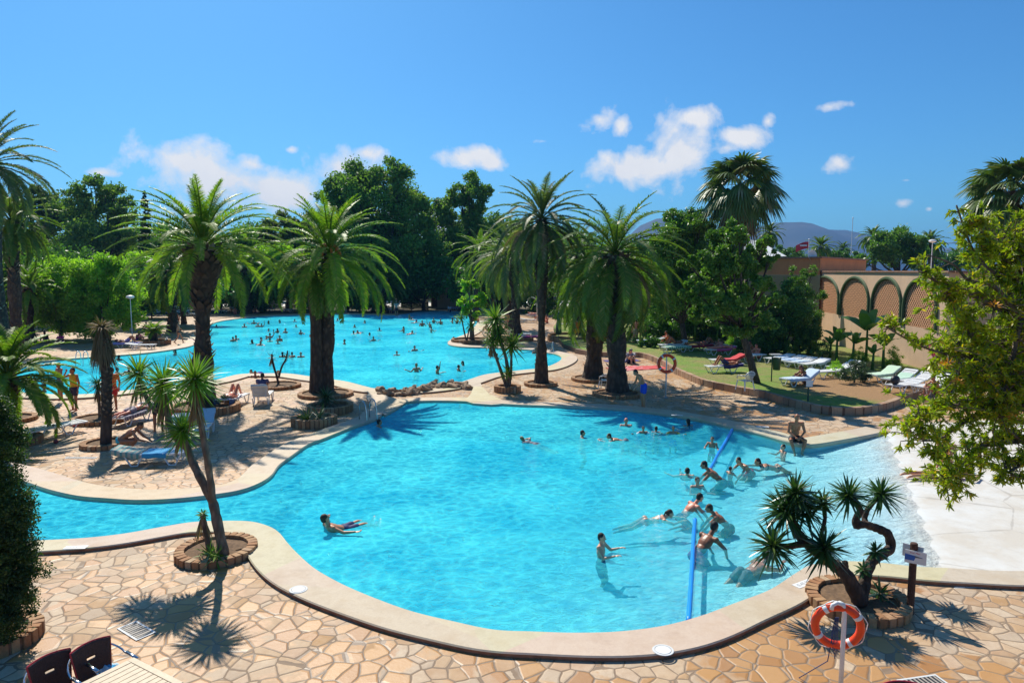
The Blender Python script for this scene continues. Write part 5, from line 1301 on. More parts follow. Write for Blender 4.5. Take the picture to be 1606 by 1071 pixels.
# kiosk with orange pillars
kb = px(782,487,0); ki = empty('kiosk', kb, 0, 'dark open kiosk with two orange pillars behind the yuccas at the far pool', 'kiosk'); s_ = kb.y/FOC
MB().prism([(-3,.6),(3,.6),(3,5),(-3,5)], 0, 3.3).build('wall', M['black'], ki)
for x in (-.75,.95): MB().lathe([(.36,0),(.36,.2),(.28,.25),(.26,3.2),(.36,3.3),(.36,3.45)], 14, (x,0,0)).build('pillar', M['orange'], ki, smooth=True)
MB().box((0,2.2,3.62),(7.2,5.6,.3)).build('roof', M['tiles'], ki)
MB().box((0,.3,.55),(4.4,.5,1.1)).build('counter', M['dark_wood'], ki)
# rustic cross rail fence behind the far pool
def xfence(u0,u1,Y,lab):
    a = ground_at(u0,Y); b = ground_at(u1,Y); root = empty('rail_fence', a, 0, lab, 'fence', 'rail fences beyond the far pool'); L_ = (b-a).length; n = max(2,int(L_/2.2)); d = (b-a)/n
    for i in range(n+1):
        p = d*i; MB().tube([p,p+Vector((0,0,1.25))], .08, 6).build('post', M['dark_wood'], root)
    for z in (.25,1.1): MB().tube([Vector((0,0,z)),b-a+Vector((0,0,z))], .05, 6).build('rail', M['dark_wood'], root)
    for i in range(n):
        mb = MB(); p = d*i; q = d*(i+1); mb.tube([p+Vector((0,-.03,.25)),q+Vector((0,-.03,1.1))], .04, 5); mb.tube([p+Vector((0,.06,1.1)),q+Vector((0,.06,.25))], .04, 5); mb.build('cross_brace', M['dark_wood'], root)
xfence(350,500,95,'dark rustic fence with crossed rails behind the far shore, left stretch'); xfence(545,672,95,'dark rustic fence with crossed rails behind the far shore, beside the hut'); xfence(240,310,80,'dark rustic fence in the shade of the left bank')
# parked pale vans / awnings seen as bright shapes between trunks: a low white wall lit by the sun
for u0,u1,Y,lab in ((362,440,103,'low white wall glimpsed behind the fence, left stretch'),(545,590,103,'low white wall glimpsed right of the twin trunk palm'),(630,672,103,'low white wall glimpsed beside the tiled hut'),(462,490,103,'short white wall glimpsed left of the twin trunk palm'),(240,300,92,'low white wall glimpsed behind the left bank')):
    a = ground_at(u0,Y); b = ground_at(u1,Y); root = empty('low_wall', a, 0, lab, 'wall', 'white walls behind the fences')
    MB().box(((b-a).x/2,0,.55),((b-a).x,.25,1.1)).build('panel', M['white_paint'], root); MB().box(((b-a).x/2,0,1.14),((b-a).x+.1,.4,.08)).build('cap', M['palegrey'], root)
# ------------------------------------------------------------------ sun loungers
def make_lounger(backang=R(0), seg='lounger'):
    root = empty('sun_lounger'); W_ = .62; z = .34; hy = 1.28     # foot at y=0, hinge at hy, head end 1.92
    mb = MB()
    mb.box((-.29,hy/2,z),(.045,hy,.05)); mb.box((.29,hy/2,z),(.045,hy,.05)); mb.box((0,.03,z),(.54,.06,.05)); mb.box((0,hy-.02,z),(.54,.04,.05))
    for i in range(12): mb.box((0,.11+i*(hy-.16)/12+.02,z+.004),(.54,.068,.022))
    mb.build('seat_panel', M['white_plastic'], root, bevel=.008)
    mb = MB(); Lb = .66; ca, sa = math.cos(backang), math.sin(backang)
    Mx = Matrix.Rotation(backang, 3, 'X')
    def bb(c, s): mb.box(Vector((0,hy+.01,z))+Mx@Vector(c), s, Mx)
    bb((-.29,Lb/2,0),(.045,Lb,.05)); bb((.29,Lb/2,0),(.045,Lb,.05)); bb((0,Lb-.04,0),(.54,.1,.05)); bb((0,.02,0),(.54,.04,.05))
    for i in range(6): bb((0,.09+i*.082,.004),(.54,.06,.022))
    mb.build('backrest', M['white_plastic'], root, bevel=.008)
    for x in (-.29,.29):
        for y0 in (.28,1.30):
            mb = MB(); mb.tube([(x,y0-.22,z-.02),(x,y0-.06,.02),(x,y0+.10,.02),(x,y0+.28,z-.02)], .024, 6); mb.build('leg', M['white_plastic'], root)
    if backang > .1:
        MB().tube([(-.24,hy+.3,z-.02),(-.24,hy+.01+Lb*.6*ca,z+Lb*.6*sa),(.24,hy+.01+Lb*.6*ca,z+Lb*.6*sa),(.24,hy+.3,z-.02)], .015, 6).build('backrest_prop', M['white_plastic'], root)
    return root
LPROTO = {}
def lounger(u, v, zg, rz, back, label, group='white sun loungers'):
    """(u,v) = where the middle of the lounger stands"""
    k = round(back, 2)
    if k not in LPROTO: LPROTO[k] = make_lounger(back); r = LPROTO[k]
    else: r = copy_tree(LPROTO[k])
    c = px(u, v, zg); d = Matrix.Rotation(rz, 3, 'Z') @ Vector((0, .96, 0))
    r.location = c-d; r.rotation_euler = (0,0,rz); tag(r, label, 'sun lounger', group); return r
TM = {}
def cloth(col, stripe=None):
    k = (col, stripe)
    if k in TM: return TM[k]
    t = NT('towel_cloth'); p = t.obj(); nz = t.noise(30, p, 4, .7)
    c = t.mix(nz, tuple(x*.8 for x in col), col)
    if stripe:
        wv = t.n('ShaderNodeTexWave', {'Vector': p, 'Scale': 2.2, 'Distortion': .6}, bands_direction='Y'); c = t.mix(t.ramp((wv,0), [(.55,0),(.6,1)]), c, stripe)
    TM[k] = t.done(t.pbr(c, .95, t.bump(nz, .5, .01), Sheen_Weight=.3)); return TM[k]
def towel(lng, y0, y1, col, label, back=0.0, w=.6, stripe=None, drop=.14, name='towel', group='towels and cushions on the loungers'):
    root = lng
    def prof(y):
        hy = 1.29; z = .372
        if y <= hy: return Vector((0,y,z))
        k = y-hy; return Vector((0,hy+k*math.cos(back)-.02*math.sin(back),z+k*math.sin(back)+.0))
    m = 14; nx = 10; mb = MB(); xs = []
    tot = w/2+drop
    def fn(a, b):
        y = y0+(y1-y0)*a+rnd.uniform(-.006,.006); p = prof(y); s = -tot+2*tot*b
        x = max(-w/2, min(w/2, s)); over = abs(s)-w/2
        zz = p.z+.012*math.sin(y*19+s*7)*math.sin(s*11+y*3)
        if over > 0: zz -= over; x += math.copysign(.025+.01*math.sin(y*15), s)
        return (x, p.y, zz+.006)
    mb.grid(fn, m, nx*2)
    o = mb.build(name, cloth(col, stripe), smooth=True); so = o.modifiers.new('s','SOLIDIFY'); so.thickness = .014; so.offset = 1
    o.matrix_world = Matrix.Translation(root.location) @ Matrix.Rotation(root.rotation_euler.z, 4, 'Z')
    return tag(o, label, 'towel', group)
def ground_towel(u, v, zg, rz, sx, sy, col, label, stripe=None):
    mb = MB(); mb.grid(lambda a,b: ((a-.5)*sx+.02*math.sin(b*9), (b-.5)*sy+.02*math.sin(a*7), .012+.012*math.sin(a*13+b*5)*math.sin(b*17)), 16, 22)
    o = mb.build('towel', cloth(col, stripe), smooth=True); o.location = px(u,v,zg); o.rotation_euler = (0,0,rz); so = o.modifiers.new('s','SOLIDIFY'); so.thickness = .012; so.offset = 1
    return tag(o, label, 'towel', 'towels lying on the ground')
BLUE=(.03,.33,.62); WB=(.58,.72,.86); RED=(.62,.02,.02); NAVY=(.03,.02,.16); GRN=(.05,.30,.16); LG=(.58,.76,.54); PNK=(.65,.10,.25)
LN = {}
LN['a'] = lounger(84,684,0,R(-28),0,'white sun lounger near the left edge planters with dark sandals on it')
LN['b'] = lounger(209,662,0,R(-6),R(18),'white sun lounger behind the palm stump with a person lying face down')
LN['c'] = lounger(238,727,0,R(97),R(12),'white sun lounger nearest the near pool, right of the palm stump')
LN['d'] = lounger(317,682,0,R(14),R(34),'white sun lounger with a raised back seen through the tall yucca stems')
LN['d2'] = lounger(283,672,0,R(20),0,'white sun lounger with a green towel, hidden behind the tall yucca')
LN['e'] = lounger(366,636,0,R(178),R(8),'white sun lounger carrying a sunbather with raised knees and a blue towel')
LN['f'] = lounger(412,632,0,R(190),R(52),'white sun lounger with its back raised near the bare forked shrub')
towel(LN['c'],.45,1.1,BLUE,'turquoise blue towel on the lounger nearest the near pool')
towel(LN['c'],1.15,1.95,(.5,.46,.36),'pale patterned towel on the head end of that same nearest lounger',R(12),stripe=(.12,.30,.28))
towel(LN['b'],.1,1.9,(.42,.36,.42),'patterned dark towel under the person lying face down',R(18),stripe=(.10,.08,.12))
towel(LN['d2'],.3,1.2,GRN,'green towel behind the tall yucca')
towel(LN['f'],1.25,1.96,(.75,.75,.78),'white towel over the raised backrest by the bare forked shrub',R(52),drop=.05)
towel(LN['e'],1.5,2.0,(.03,.10,.28),'dark blue towel hanging at the head of the sunbather with raised knees',R(8),drop=.25)
towel(LN['d'],1.2,1.95,(.62,.68,.76),'pale blue towel on the raised back seen through the yucca stems',R(34),drop=.02)
# lawn, right side
rl = [('g',1020,541,-78,14,'sun lounger with blue towel, leftmost at the back of the lawn'),('h',1055,548,-76,22,'sun lounger left of the green towel, its back slightly raised'),('i',1060,552,-70,0,'sun lounger under the hanging green towel'),
      ('j',1095,550,-78,10,'sun lounger draped in dark red, middle of the lawn row'),('k',1130,556,-74,16,'sun lounger with pink towel left of the leaning trunk'),('k2',1118,549,-72,0,'sun lounger behind the pink towel one'),
      ('l',1140,573,-80,24,'sun lounger with bright red cushion beside the leaning trunk'),('m',1135,584,-80,10,'sun lounger with purple towel in front of the bright red one'),('z1',1177,566,-60,0,'sun lounger just right of the leaning trunk'),
      ('n',1222,570,-62,12,'leftmost of the four blue towelled loungers behind the green bin'),('o',1240,573,-62,14,'second of the four loungers behind the green bin'),('p',1256,576,-62,14,'third of the four loungers behind the green bin'),('q',1276,579,-62,16,'rightmost of the four loungers behind the green bin'),
      ('r',1254,604,-66,30,'blue covered lounger in shade in front of the seated person'),('s',1300,592,-70,16,'white lounger left of the grey green shrub'),('s2',1322,584,-64,20,'lounger partly hidden behind the grey green shrub'),
      ('t',1384,597,-62,26,'pale green covered lounger on the bare soil, leftmost of the right group'),('u',1410,604,-62,30,'second pale green lounger on the bare soil'),('w',1436,607,-62,24,'lounger behind the dark bag on the bare soil'),('x',1420,614,-62,14,'lounger with a dark bag on its foot'),('y',1460,616,-62,42,'rightmost white lounger with high raised back')]
for k,u,v,a,bk,lab in rl: LN[k] = lounger(u,v,LZ,R(a),R(bk),lab,'white sun loungers on the lawn')
tw = [('g',.1,1.2,WB,'pale blue towel, leftmost at the back of the lawn',0,None),('h',.3,1.95,(.70,.72,.70),'white towel on the lounger left of the green one',22,None),('i',.2,1.9,LG,'green and yellow towel hanging over the lounger side',0,(.06,.35,.22)),
      ('j',.2,1.9,(.40,.015,.03),'dark red towel on the lounger in the middle of the row',10,None),('k',.5,1.9,PNK,'pink towel left of the leaning trunk',16,None),('k2',.4,1.6,(.7,.3,.2),'orange towel behind the pink one',0,None),
      ('l',.5,1.95,RED,'bright red padded towel beside the leaning trunk',24,None),('m',.8,1.9,NAVY,'purple towel in front of the bright red one',10,None),
      ('n',.9,1.5,WB,'light blue towel on the leftmost lounger behind the bin',12,None),('o',.3,1.3,(.30,.52,.78),'mid blue towel on the second lounger behind the bin',14,(.5,.6,.8)),('p',.3,1.3,WB,'light blue towel on the third lounger behind the bin',14,None),('q',.9,1.9,(.75,.77,.78),'white towel on the rightmost lounger behind the bin',16,None),
      ('r',.05,1.95,WB,'light blue towel in shade on the lounger before the seated person',30,None),('t',.1,1.95,LG,'pale green towel on the leftmost lounger over bare soil',26,None),('u',.1,1.6,(.5,.72,.55),'pale green towel on the second lounger over bare soil',30,None)]
for k,a,b,c,lab,bk,stp in tw: towel(LN[k],a,b,c,lab,R(bk),stripe=stp)
# far bank loungers
fl = [('f1',200,545,95,0,'lounger with a lilac towel on the left bank beside the palm stump'),('f2',222,548,95,10,'lounger at the left bank edge, right of the lilac towel one'),('f3',348,491,80,0,'white lounger at the far shore just right of the broad palm trunk'),('f4',372,489,80,10,'white lounger at the far shore left of the stubby palm'),
      ('f5',420,488,80,10,'white lounger at the far shore right of the stubby palm'),('f6',450,489,75,0,'lounger in shade at the far shore, left of the twin trunk palm'),('f7',575,489,75,0,'dim lounger at the far shore right of the blue white chair'),('f8',712,486,60,10,'lounger with lilac cloth beside the tiled hut'),
      ('f9',762,489,60,10,'lounger with a long blue cover by the kiosk'),('f10',838,498,70,0,'lounger with white cloth behind the tallest palm, further one'),('f11',828,506,70,10,'lounger on the pale terrace behind the tallest palm, nearer one'),('f12',832,534,88,14,'lounger with pink towel in shade beside the bay'),('f13',815,530,85,0,'lounger with pale cover left of the pink towel one'),
      ('f14',768,528,100,24,'lounger on the spit carrying a leaning sunbather'),('f15',894,513,-70,10,'lounger near the person in orange'),('f16',300,496,60,0,'lounger in the dim left bank beyond the walking man')]
for k,u,v,a,bk,lab in fl: LN[k] = lounger(u,v,0,R(a),R(bk),lab,'white sun loungers on the far banks')
for k,a,b,c,lab in (('f1',.1,1.8,(.28,.30,.68),'lilac blue towel on the left bank lounger'),('f8',.2,1.6,(.42,.36,.62),'lilac cloth beside the tiled hut'),('f9',.0,1.9,(.22,.32,.75),'long blue cover by the kiosk'),('f12',.3,1.7,(.55,.05,.22),'crimson towel in shade beside the bay'),('f13',.1,1.8,(.42,.48,.55),'pale blue grey cover left of the crimson towel'),('f10',.2,1.8,(.75,.6,.6),'pinkish white cloth behind the tallest palm'),('f5',.1,1.7,(.7,.7,.7),'white cloth at the far shore')): towel(LN[k],a,b,c,lab,0)
ground_towel(985,578,0,R(-62),1.5,2.1,RED,'big bright red towel spread on the terrace behind the man in blue shorts',(.75,.35,.33))
ground_towel(1016,577,0,R(-70),1.3,2.0,(.70,.03,.02),'bright red towel spread on the terrace, right one of the two')
ground_towel(975,566,0,R(-80),.8,2.2,(.05,.03,.22),'dark purple towel behind the bright red ones')
ground_towel(950,514,LZ,R(-60),1.3,2.0,(.75,.10,.35),'pink towel on the grass beyond the palms',(.7,.35,.1))
# small things
def bag(c, s, mat, lab, nm='bag'):
    root = empty(nm, c, rnd.uniform(0,3), lab, nm); mb = MB(); mb.ell((0,0,s*.45),(s*.6,s*.38,s*.5),None,12,8); mb.build('body', mat, root, smooth=True)
    MB().tube([(-s*.3,0,s*.8),(-s*.2,0,s*1.15),(s*.2,0,s*1.15),(s*.3,0,s*.8)], s*.04, 5).build('handle', mat, root); return root
def sandals(c, lab, col):
    root = empty('sandals', c, rnd.uniform(0,3), lab, 'sandals')
    for x in (-.07,.07):
        mb = MB(); mb.ell((x,0,.012),(.045,.125,.012),None,12,6); mb.tube([(x-.04,.03,.015),(x,.05,.05),(x+.04,.03,.015)],.008,5); mb.build('sandal', simple('rubber',col,.6), root, smooth=True)
    return root
q = LN['x']; bag(q.location+Matrix.Rotation(q.rotation_euler.z,3,'Z')@Vector((0,.2,.37)), .42, M['black'], 'dark bag resting on a lounger over the bare soil')
q = LN['a']; sandals(q.location+Matrix.Rotation(q.rotation_euler.z,3,'Z')@Vector((0,.9,.37)), 'pair of dark sandals left on the lounger near the left edge', (.03,.03,.05))
o = bag(px(119,669,0), .2, simple('red_white',(.65,.06,.08),.5,.5,12), 'small red and white beach bag beside the planter of the small yucca'); bag(px(88,695,0),.13,simple('dark_red',(.3,.04,.04),.6),'tiny dark red pouch on the paving below the left lounger','pouch')
for i,(u,v,c,lab) in enumerate(((205,520,(.5,.5,.55),'grey bag on the left bank beside the young palm'),(262,538,(.75,.75,.75),'white bag beside the young palm planter'),(1170,640,(.3,.3,.3),''),)):
    if lab: bag(px(u,v,0),.4,simple('bagcloth',c,.8),lab)
# white plastic armchairs
def make_chair():
    root = empty('garden_chair'); m = M['white_plastic']
    mb = MB(); mb.grid(lambda a,b: ((a-.5)*.44*(1-.06*b), (b-.5)*.42, .42+.02*math.cos((a-.5)*3)*-1+.03*(1-b)*0+.012*b), 10, 8); o = mb.build('seat', m, root, smooth=True); s = o.modifiers.new('s','SOLIDIFY'); s.thickness = .02
    mb = MB(); n = 9
    for i in range(n):
        a = (i-(n-1)/2)/((n-1)/2); x = a*.2; hz = .84-.10*a*a
        mb.tube([(x,-.21-.01*(1-a*a),.43),(x*1.1,-.27-.02*(1-a*a),.62),(x*1.2,-.31-.03*(1-a*a),hz)], .014, 5)
    mb.tube([(-.27,-.28,.64),(-.25,-.31,.74),(-.14,-.335,.82),(0,-.345,.85),(.14,-.335,.82),(.25,-.31,.74),(.27,-.28,.64)], .024, 7)
    mb.build('backrest', m, root, smooth=True)
    for x in (-1,1):
        mb = MB(); mb.tube([(x*.26,-.28,.66),(x*.285,-.12,.66),(x*.285,.1,.645),(x*.27,.2,.62),(x*.255,.22,.5)], .024, 7); mb.build('armrest', m, root, smooth=True)
        for y, yt in ((.24,.2),(-.26,-.2)): MB().tube([(x*.29,y*1.1,.0),(x*.24,yt,.44)], [.022,.03], 6).build('leg', m, root)
    return root
chs = [(1168,611,LZ,R(28),'white plastic armchair on the lawn edge in front of the leaning trunk'),(949,610,0,R(70),'white plastic armchair between the two hanging frond palms'),(540,490,0,R(180),'bluish white plastic chair at the far shore right of the twin trunk palm')]
c0 = make_chair()
for i,(u,v,z,rz,lab) in enumerate(chs):
    c = c0 if i == 0 else copy_tree(c0); c.location = px(u,v,z); c.rotation_euler = (0,0,rz); tag(c, lab, 'chair', 'white plastic armchairs')
# wicker chairs with tube frames
M['wicker'] = simple('brown_wicker', (.045,.018,.014), .55, .4, 60, .5); M['wicker_rim'] = simple('wicker_rim', (.42,.02,.035), .45)
def make_wicker():
    root = empty('terrace_chair')
    def sheetc(fn, nm, hole=False):
        mb = MB(); mb.grid(fn, 16, 16)
        if hole: mb.f = [f for f in mb.f if not all((.36 < (i//17)/16 < .64) and (.55 < (i%17)/16 < .66) for i in f)]
        o = mb.build(nm, M['wicker'], root, smooth=True); s = o.modifiers.new('s','SOLIDIFY'); s.thickness = .02; return o
    bw = lambda b: .19+.05*b
    sheetc(lambda a,b: ((a-.5)*2*bw(b), -.2-.07*b+.05*(2*a-1)**2, .43+.44*b+.02*(1-(2*a-1)**2)*b), 'backrest', True)
    sheetc(lambda a,b: ((a-.5)*.46, (b-.5)*.42+.0, .44-.015*math.sin(a*math.pi)), 'seat')
    P = [((a-.5)*2*bw(1), -.27+.05*(2*a-1)**2, .875+.02*(1-(2*a-1)**2)) for a in np.linspace(0,1,9)]; Lp_ = [((-1)*bw(b), -.2-.07*b+.05, .43+.44*b) for b in np.linspace(0,1,7)]
    MB().tube(Lp_+P+[(-x,y,z) for x,y,z in Lp_[::-1]], .012, 6).build('rim', M['wicker_rim'], root)
    # one bent tube round the back carrying the arms
    arc = [(.33*math.cos(a), -.05-.30*math.sin(a), .66+.16*math.sin(a)) for a in np.linspace(0, math.pi, 17)]
    pts = [(.33,.26,.0),(.33,.24,.4),(.33,.2,.62),(.33,.1,.66)]+arc+[(-.33,.1,.66),(-.33,.2,.62),(-.33,.24,.4),(-.33,.26,0)]
    MB().tube(pts, .0125, 8).build('arm_frame', M['steel'], root, smooth=True)
    for x in (-1,1):
        MB().tube([(x*.30,-.30,0),(x*.27,-.2,.42),(x*.24,-.2,.5)], .0125, 7).build('leg', M['steel'], root, smooth=True)
        MB().tube([(x*.33,-.02,.685),(x*.33,.2,.655)], .024, 8, flat=.5).build('armrest', M['steel'], root, smooth=True)
        MB().tube([(x*.33,.22,.42),(x*.27,-.2,.42)], .010, 6).build('side_rail', M['steel'], root)
    return root
w0 = make_wicker()
def at_z(u,v,z): return px(u,v,z)
fdir = Vector((.86,-.50)); rzc = math.atan2(-fdir.x, fdir.y)
for i,(u,v,lab) in enumerate(((139,1009,'wicker chair at the near left table, further one, holding a blue cloth'),(74,1029,'brown wicker chair at the near left corner, closer to the picture edge'))):
    c = w0 if i == 0 else copy_tree(w0); p = at_z(u,v,.88); rot = rzc; back = Matrix.Rotation(rot,3,'Z')@Vector((0,-.26,0)); c.location = (p.x-back.x, p.y-back.y, 0); c.rotation_euler = (0,0,rot); tag(c, lab, 'chair', 'wicker terrace chairs')
c = copy_tree(w0); p = at_z(1412,1072,.88); c.location = (p.x,p.y+.26,0); c.rotation_euler = (0,0,R(180)); c.location = (p.x, p.y-.24, 0); tag(c,'wicker chair just peeking in at the bottom right edge','chair','wicker terrace chairs')
# blue cloth on chair
p = at_z(166,1050,.47); mb = MB(); mb.grid(lambda a,b: ((a-.5)*.26+.02*math.sin(b*8), (b-.5)*.22, .02+.07*math.sin(a*math.pi)*math.sin(b*math.pi)+.012*math.sin(a*19+b*13)), 16, 14)
o = mb.build('towel', cloth((.05,.38,.68),(.5,.7,.8)), smooth=True); o.location = p; tag(o,'crumpled blue and white towel on the further wicker chair','towel')
# table
cA = px(210,1030,.75); cB = px(115,1075,.75); cC = px(292,1071,.75)
e2 = (cC-cA).normalized(); e1 = Vector((-e2.y*-1, e2.x*-1, 0)); e1 = Vector((e2.y, -e2.x, 0)); 
if e1.dot(cB-cA) < 0: e1 = -e1
tb = empty('terrace_table', (cA.x,cA.y,0), math.atan2(e2.y,e2.x), 'pale slatted wooden table cut off by the bottom left edge', 'table')
def tl(x,y,z): return Vector((x,-y,z))
mb = MB(); wd_ = 1.0; ln_ = 1.6
M['pale_wood'] = simple('pale_wood', (.58,.46,.31), .6, .12, 12, .15)
mb.box((wd_/2,-.04,.735),(wd_,.08,.03)); mb.box((wd_/2,-ln_+.04,.735),(wd_,.08,.03)); mb.box((.04,-ln_/2,.735),(.08,ln_-.16,.03)); mb.box((wd_-.04,-ln_/2,.735),(.08,ln_-.16,.03))
for i in range(9): mb.box((.08+.0467+i*.0933,-ln_/2,.733),(.086,ln_-.165,.024))
mb.build('tabletop', M['pale_wood'], tb, bevel=.004)
for x,y in ((.07,-.07),(wd_-.07,-.07),(.07,-ln_+.07),(wd_-.07,-ln_+.07)): MB().box((x,y,.36),(.06,.06,.72)).build('leg', M['pale_wood'], tb)
# ------------------------------------------------------------------ lifebuoys
def torus(Rr, r, a0=0, a1=2*math.pi, n=40, m=14):
    pts = [(Rr*math.cos(a0+(a1-a0)*i/n), 0, Rr*math.sin(a0+(a1-a0)*i/n)) for i in range(n if a1-a0 > 6.28 else n+1)]
    return MB().tube(pts, r, m, closed=a1-a0 > 6.28)
def lifebuoy(base, ht, Rr, rz, lab1, lab2, off, tilt=0, mat='orange_plastic'):
    st_ = empty('lifebuoy_stand', base, 0, lab2, 'lifebuoy stand')
    MB().tube([(0,0,0),(0,0,ht*.55),(0,0,ht-.08),(-.03,-.0,ht-.02),(-.08,0,ht)], .03, 10).build('post', M['white_paint'], st_, smooth=True)
    MB().tube([(-.02,-.0,ht-.02),(-.10,0,ht),(-.16,0,ht-.03),(-.17,0,ht-.09)], .026, 8).build('hook', M['white_paint'], st_, smooth=True)
    MB().lathe([(.0,.03),(.1,.03),(.1,0)], 14).build('base_plate', M['grey_metal'], st_)
    b = empty('lifebuoy', (base.x+off[0], base.y+off[1], ht-.05-Rr-.02), rz, lab1, 'lifebuoy', 'orange lifebuoys'); b.rotation_euler = (tilt,0,rz)
    torus(Rr, Rr*.19).build('ring', M[mat], b, smooth=True)
    for k in range(4):
        a = R(35)+k*math.pi/2; torus(Rr, Rr*.205, a-.09, a+.09, 5).build('band', M['white_paint'], b, smooth=True)
    pts = []
    for i in range(33):
        a = R(35)+2*math.pi*i/32; q = Rr*1.21+.03*math.sin(i*math.pi/4+0)**2; pts.append((q*math.cos(a),.0,q*math.sin(a)))
    MB().tube(pts, .007, 5).build('grab_line', M['white_paint'], b)
    return st_, b
st1, _ = lifebuoy(px(1318,1087,0), 1.24, .275, R(-14), 'orange lifebuoy with white bands in the near right foreground', 'white lifebuoy stand in the near right foreground', (-.05,.06), R(6))
mb = MB()
for i in range(5): mb.tube([(-.09+.01*i,.05,1.02),(-.13+.02*i,.06,.75),(-.07+.012*i,.05,.45+.03*i)], .006, 4)
mb.tube([(-.1,.05,.9),(-.15,.08,.4),(-.42,.3,.03),(-.3,.1,.015),(-.12,.05,.015),(-.02,.03,.01)], .007, 5)
mb.build('dangling_cord', simple('cord_blue',(.03,.05,.14),.7), st1)
lifebuoy(px(1044,624,0), 1.95, .36, R(4), 'orange red lifebuoy hanging on its stand at the edge of the lawn', 'white lifebuoy stand at the edge of the lawn', (0,-.09), 0)
# ------------------------------------------------------------------ sign
def txt(tcu):
    t0 = bpy.data.objects.new('tmp', tcu); COL.objects.link(t0); dg = bpy.context.evaluated_depsgraph_get(); dg.update()
    me = bpy.data.meshes.new_from_object(t0.evaluated_get(dg)); bpy.data.objects.remove(t0); me.name = 'lettering'; me.materials.clear()
    o = bpy.data.objects.new('lettering', me); COL.objects.link(o); return o
b = px(1427,962,0); sg = empty('pool_sign', b, 0, 'dark wooden post carrying two white pool depth boards', 'sign'); hs = at(1431,851,b.y).z
MB().lathe([(.055,0),(.055,hs-.01),(.045,hs),(.0,hs)], 14).build('post', M['dark_wood'], sg, smooth=False)
def board(c, rz, nm='board', art=True):
    bo = empty(nm, c, rz); bo.parent = sg
    o = MB().box((0,0,0),(.30,.012,.21)).build('panel', M['white_paint'], bo, bevel=.003)
    if art:
        mb = MB(); mb.prism([(-.148,-.055),(-.148,.045),(.10,.045-.035),(.0,.0),(-.02,-.055)], -.001, .001); p = mb.build('depth_wedge', simple('sign_blue',(.01,.12,.45),.4), bo); p.rotation_euler = (R(90),0,0); p.location = (0,-.008,0)
        mb = MB(); mb.prism([(-.02,.03),(.11,.006),(.0,-.002)], -.001, .001); p = mb.build('grey_wedge', simple('sign_grey',(.12,.14,.16),.4), bo); p.rotation_euler = (R(90),0,0); p.location = (0,-.0105,0)  # grey wedge printed on the board beside the blue one
        tcu = bpy.data.curves.new('lettering','FONT'); tcu.body = 'Prof. Max'; tcu.size = .036; tcu.align_x = 'CENTER'; tcu.extrude = .0008
        to = txt(tcu); to.data.materials.append(simple('sign_red',(.55,.05,.08),.5)); to.parent = bo; to.location = (-.01,-.0075,.058); to.rotation_euler = (R(90),0,0)
    return bo
board((-.01,-.075,hs-.21), R(-32)); board((.03,.07,hs-.17), R(-44), art=False)
# depth plates and skimmer lids set in the coping
def text_plate(u,v,rz,words,lab):
    root = empty('depth_plate', px(u,v,.087), rz, lab, 'depth marker', 'depth markers in the coping')
    MB().box((0,0,.001),(.42,.16,.006)).build('plate', M['white_paint'], root)
    tcu = bpy.data.curves.new('lettering','FONT'); tcu.body = words; tcu.size = .11; tcu.align_x = 'CENTER'; tcu.align_y = 'CENTER'; tcu.extrude = .0008
    to = txt(tcu); to.data.materials.append(M['grey_metal']); to.parent = root; to.location = (0,0,.005)
text_plate(119,858,R(4),'0.25 M','white depth plate set in the near left coping'); text_plate(1260,915,R(32),'0.45 M','white depth plate set in the coping left of the dracaena')
text_plate(1062,651,R(-10),'1.25 M','white depth plate in the far coping below the lifebuoy'); text_plate(1196,669,R(-10),'0.90 M','white depth plate in the coping left of the seated man')
for u,v,lab in ((468,924,'white round skimmer lid in the coping at the lower left bend'),(1040,1019,'white round skimmer lid in the coping at the bottom centre')):
    root = empty('skimmer_lid', px(u,v,.087), 0, lab, 'skimmer lid', 'skimmer lids')
    MB().lathe([(.0,.008),(.11,.008),(.115,0)], 24).build('cover', M['white_plastic'], root); MB().lathe([(.12,.006),(.15,.006),(.155,0)], 24).build('rim', M['palegrey'], root)
M['grate'] = simple('grate_metal', (.40,.34,.28), .6, .2, 12)
# drain grates
def grate(c, w_, h_, rz, n, lab):
    root = empty('drain_grate', c, rz, lab, 'drain grate', 'drain grates in the paving')
    MB().box((0,0,.0035),(w_-.02,h_-.02,.006)).build('pit_shade', M['black'], root)  # flat black slab painted in for the shaded hollow under the bars
    mb = MB(); mb.box((0,h_/2-.015,.009),(w_,.03,.008)); mb.box((0,-h_/2+.015,.009),(w_,.03,.008)); mb.box((w_/2-.015,0,.009),(.03,h_-.06,.008)); mb.box((-w_/2+.015,0,.009),(.03,h_-.06,.008))
    mb.build('frame', M['palegrey'], root); mb = MB()
    for i in range(n): mb.box((-w_/2+.03+(w_-.06)*(i+.5)/n,0,.008),((w_-.06)/n*.42,h_-.06,.006))
    mb.build('bars', M['grate'], root)
gA, gB, gC = px(188,985,0), px(217,1003,0), px(210,975,0)
grate(px(214,989,0),.60,.30,math.atan2((gB-gA).y,(gB-gA).x),9,'square barred drain grate in the near left paving'); grate(px(1450,1072,0),.62,.3,R(12),9,'barred drain grate at the bottom right edge'); grate(px(127,718,0),.9,.16,R(0),12,'narrow slotted drain on the island terrace')
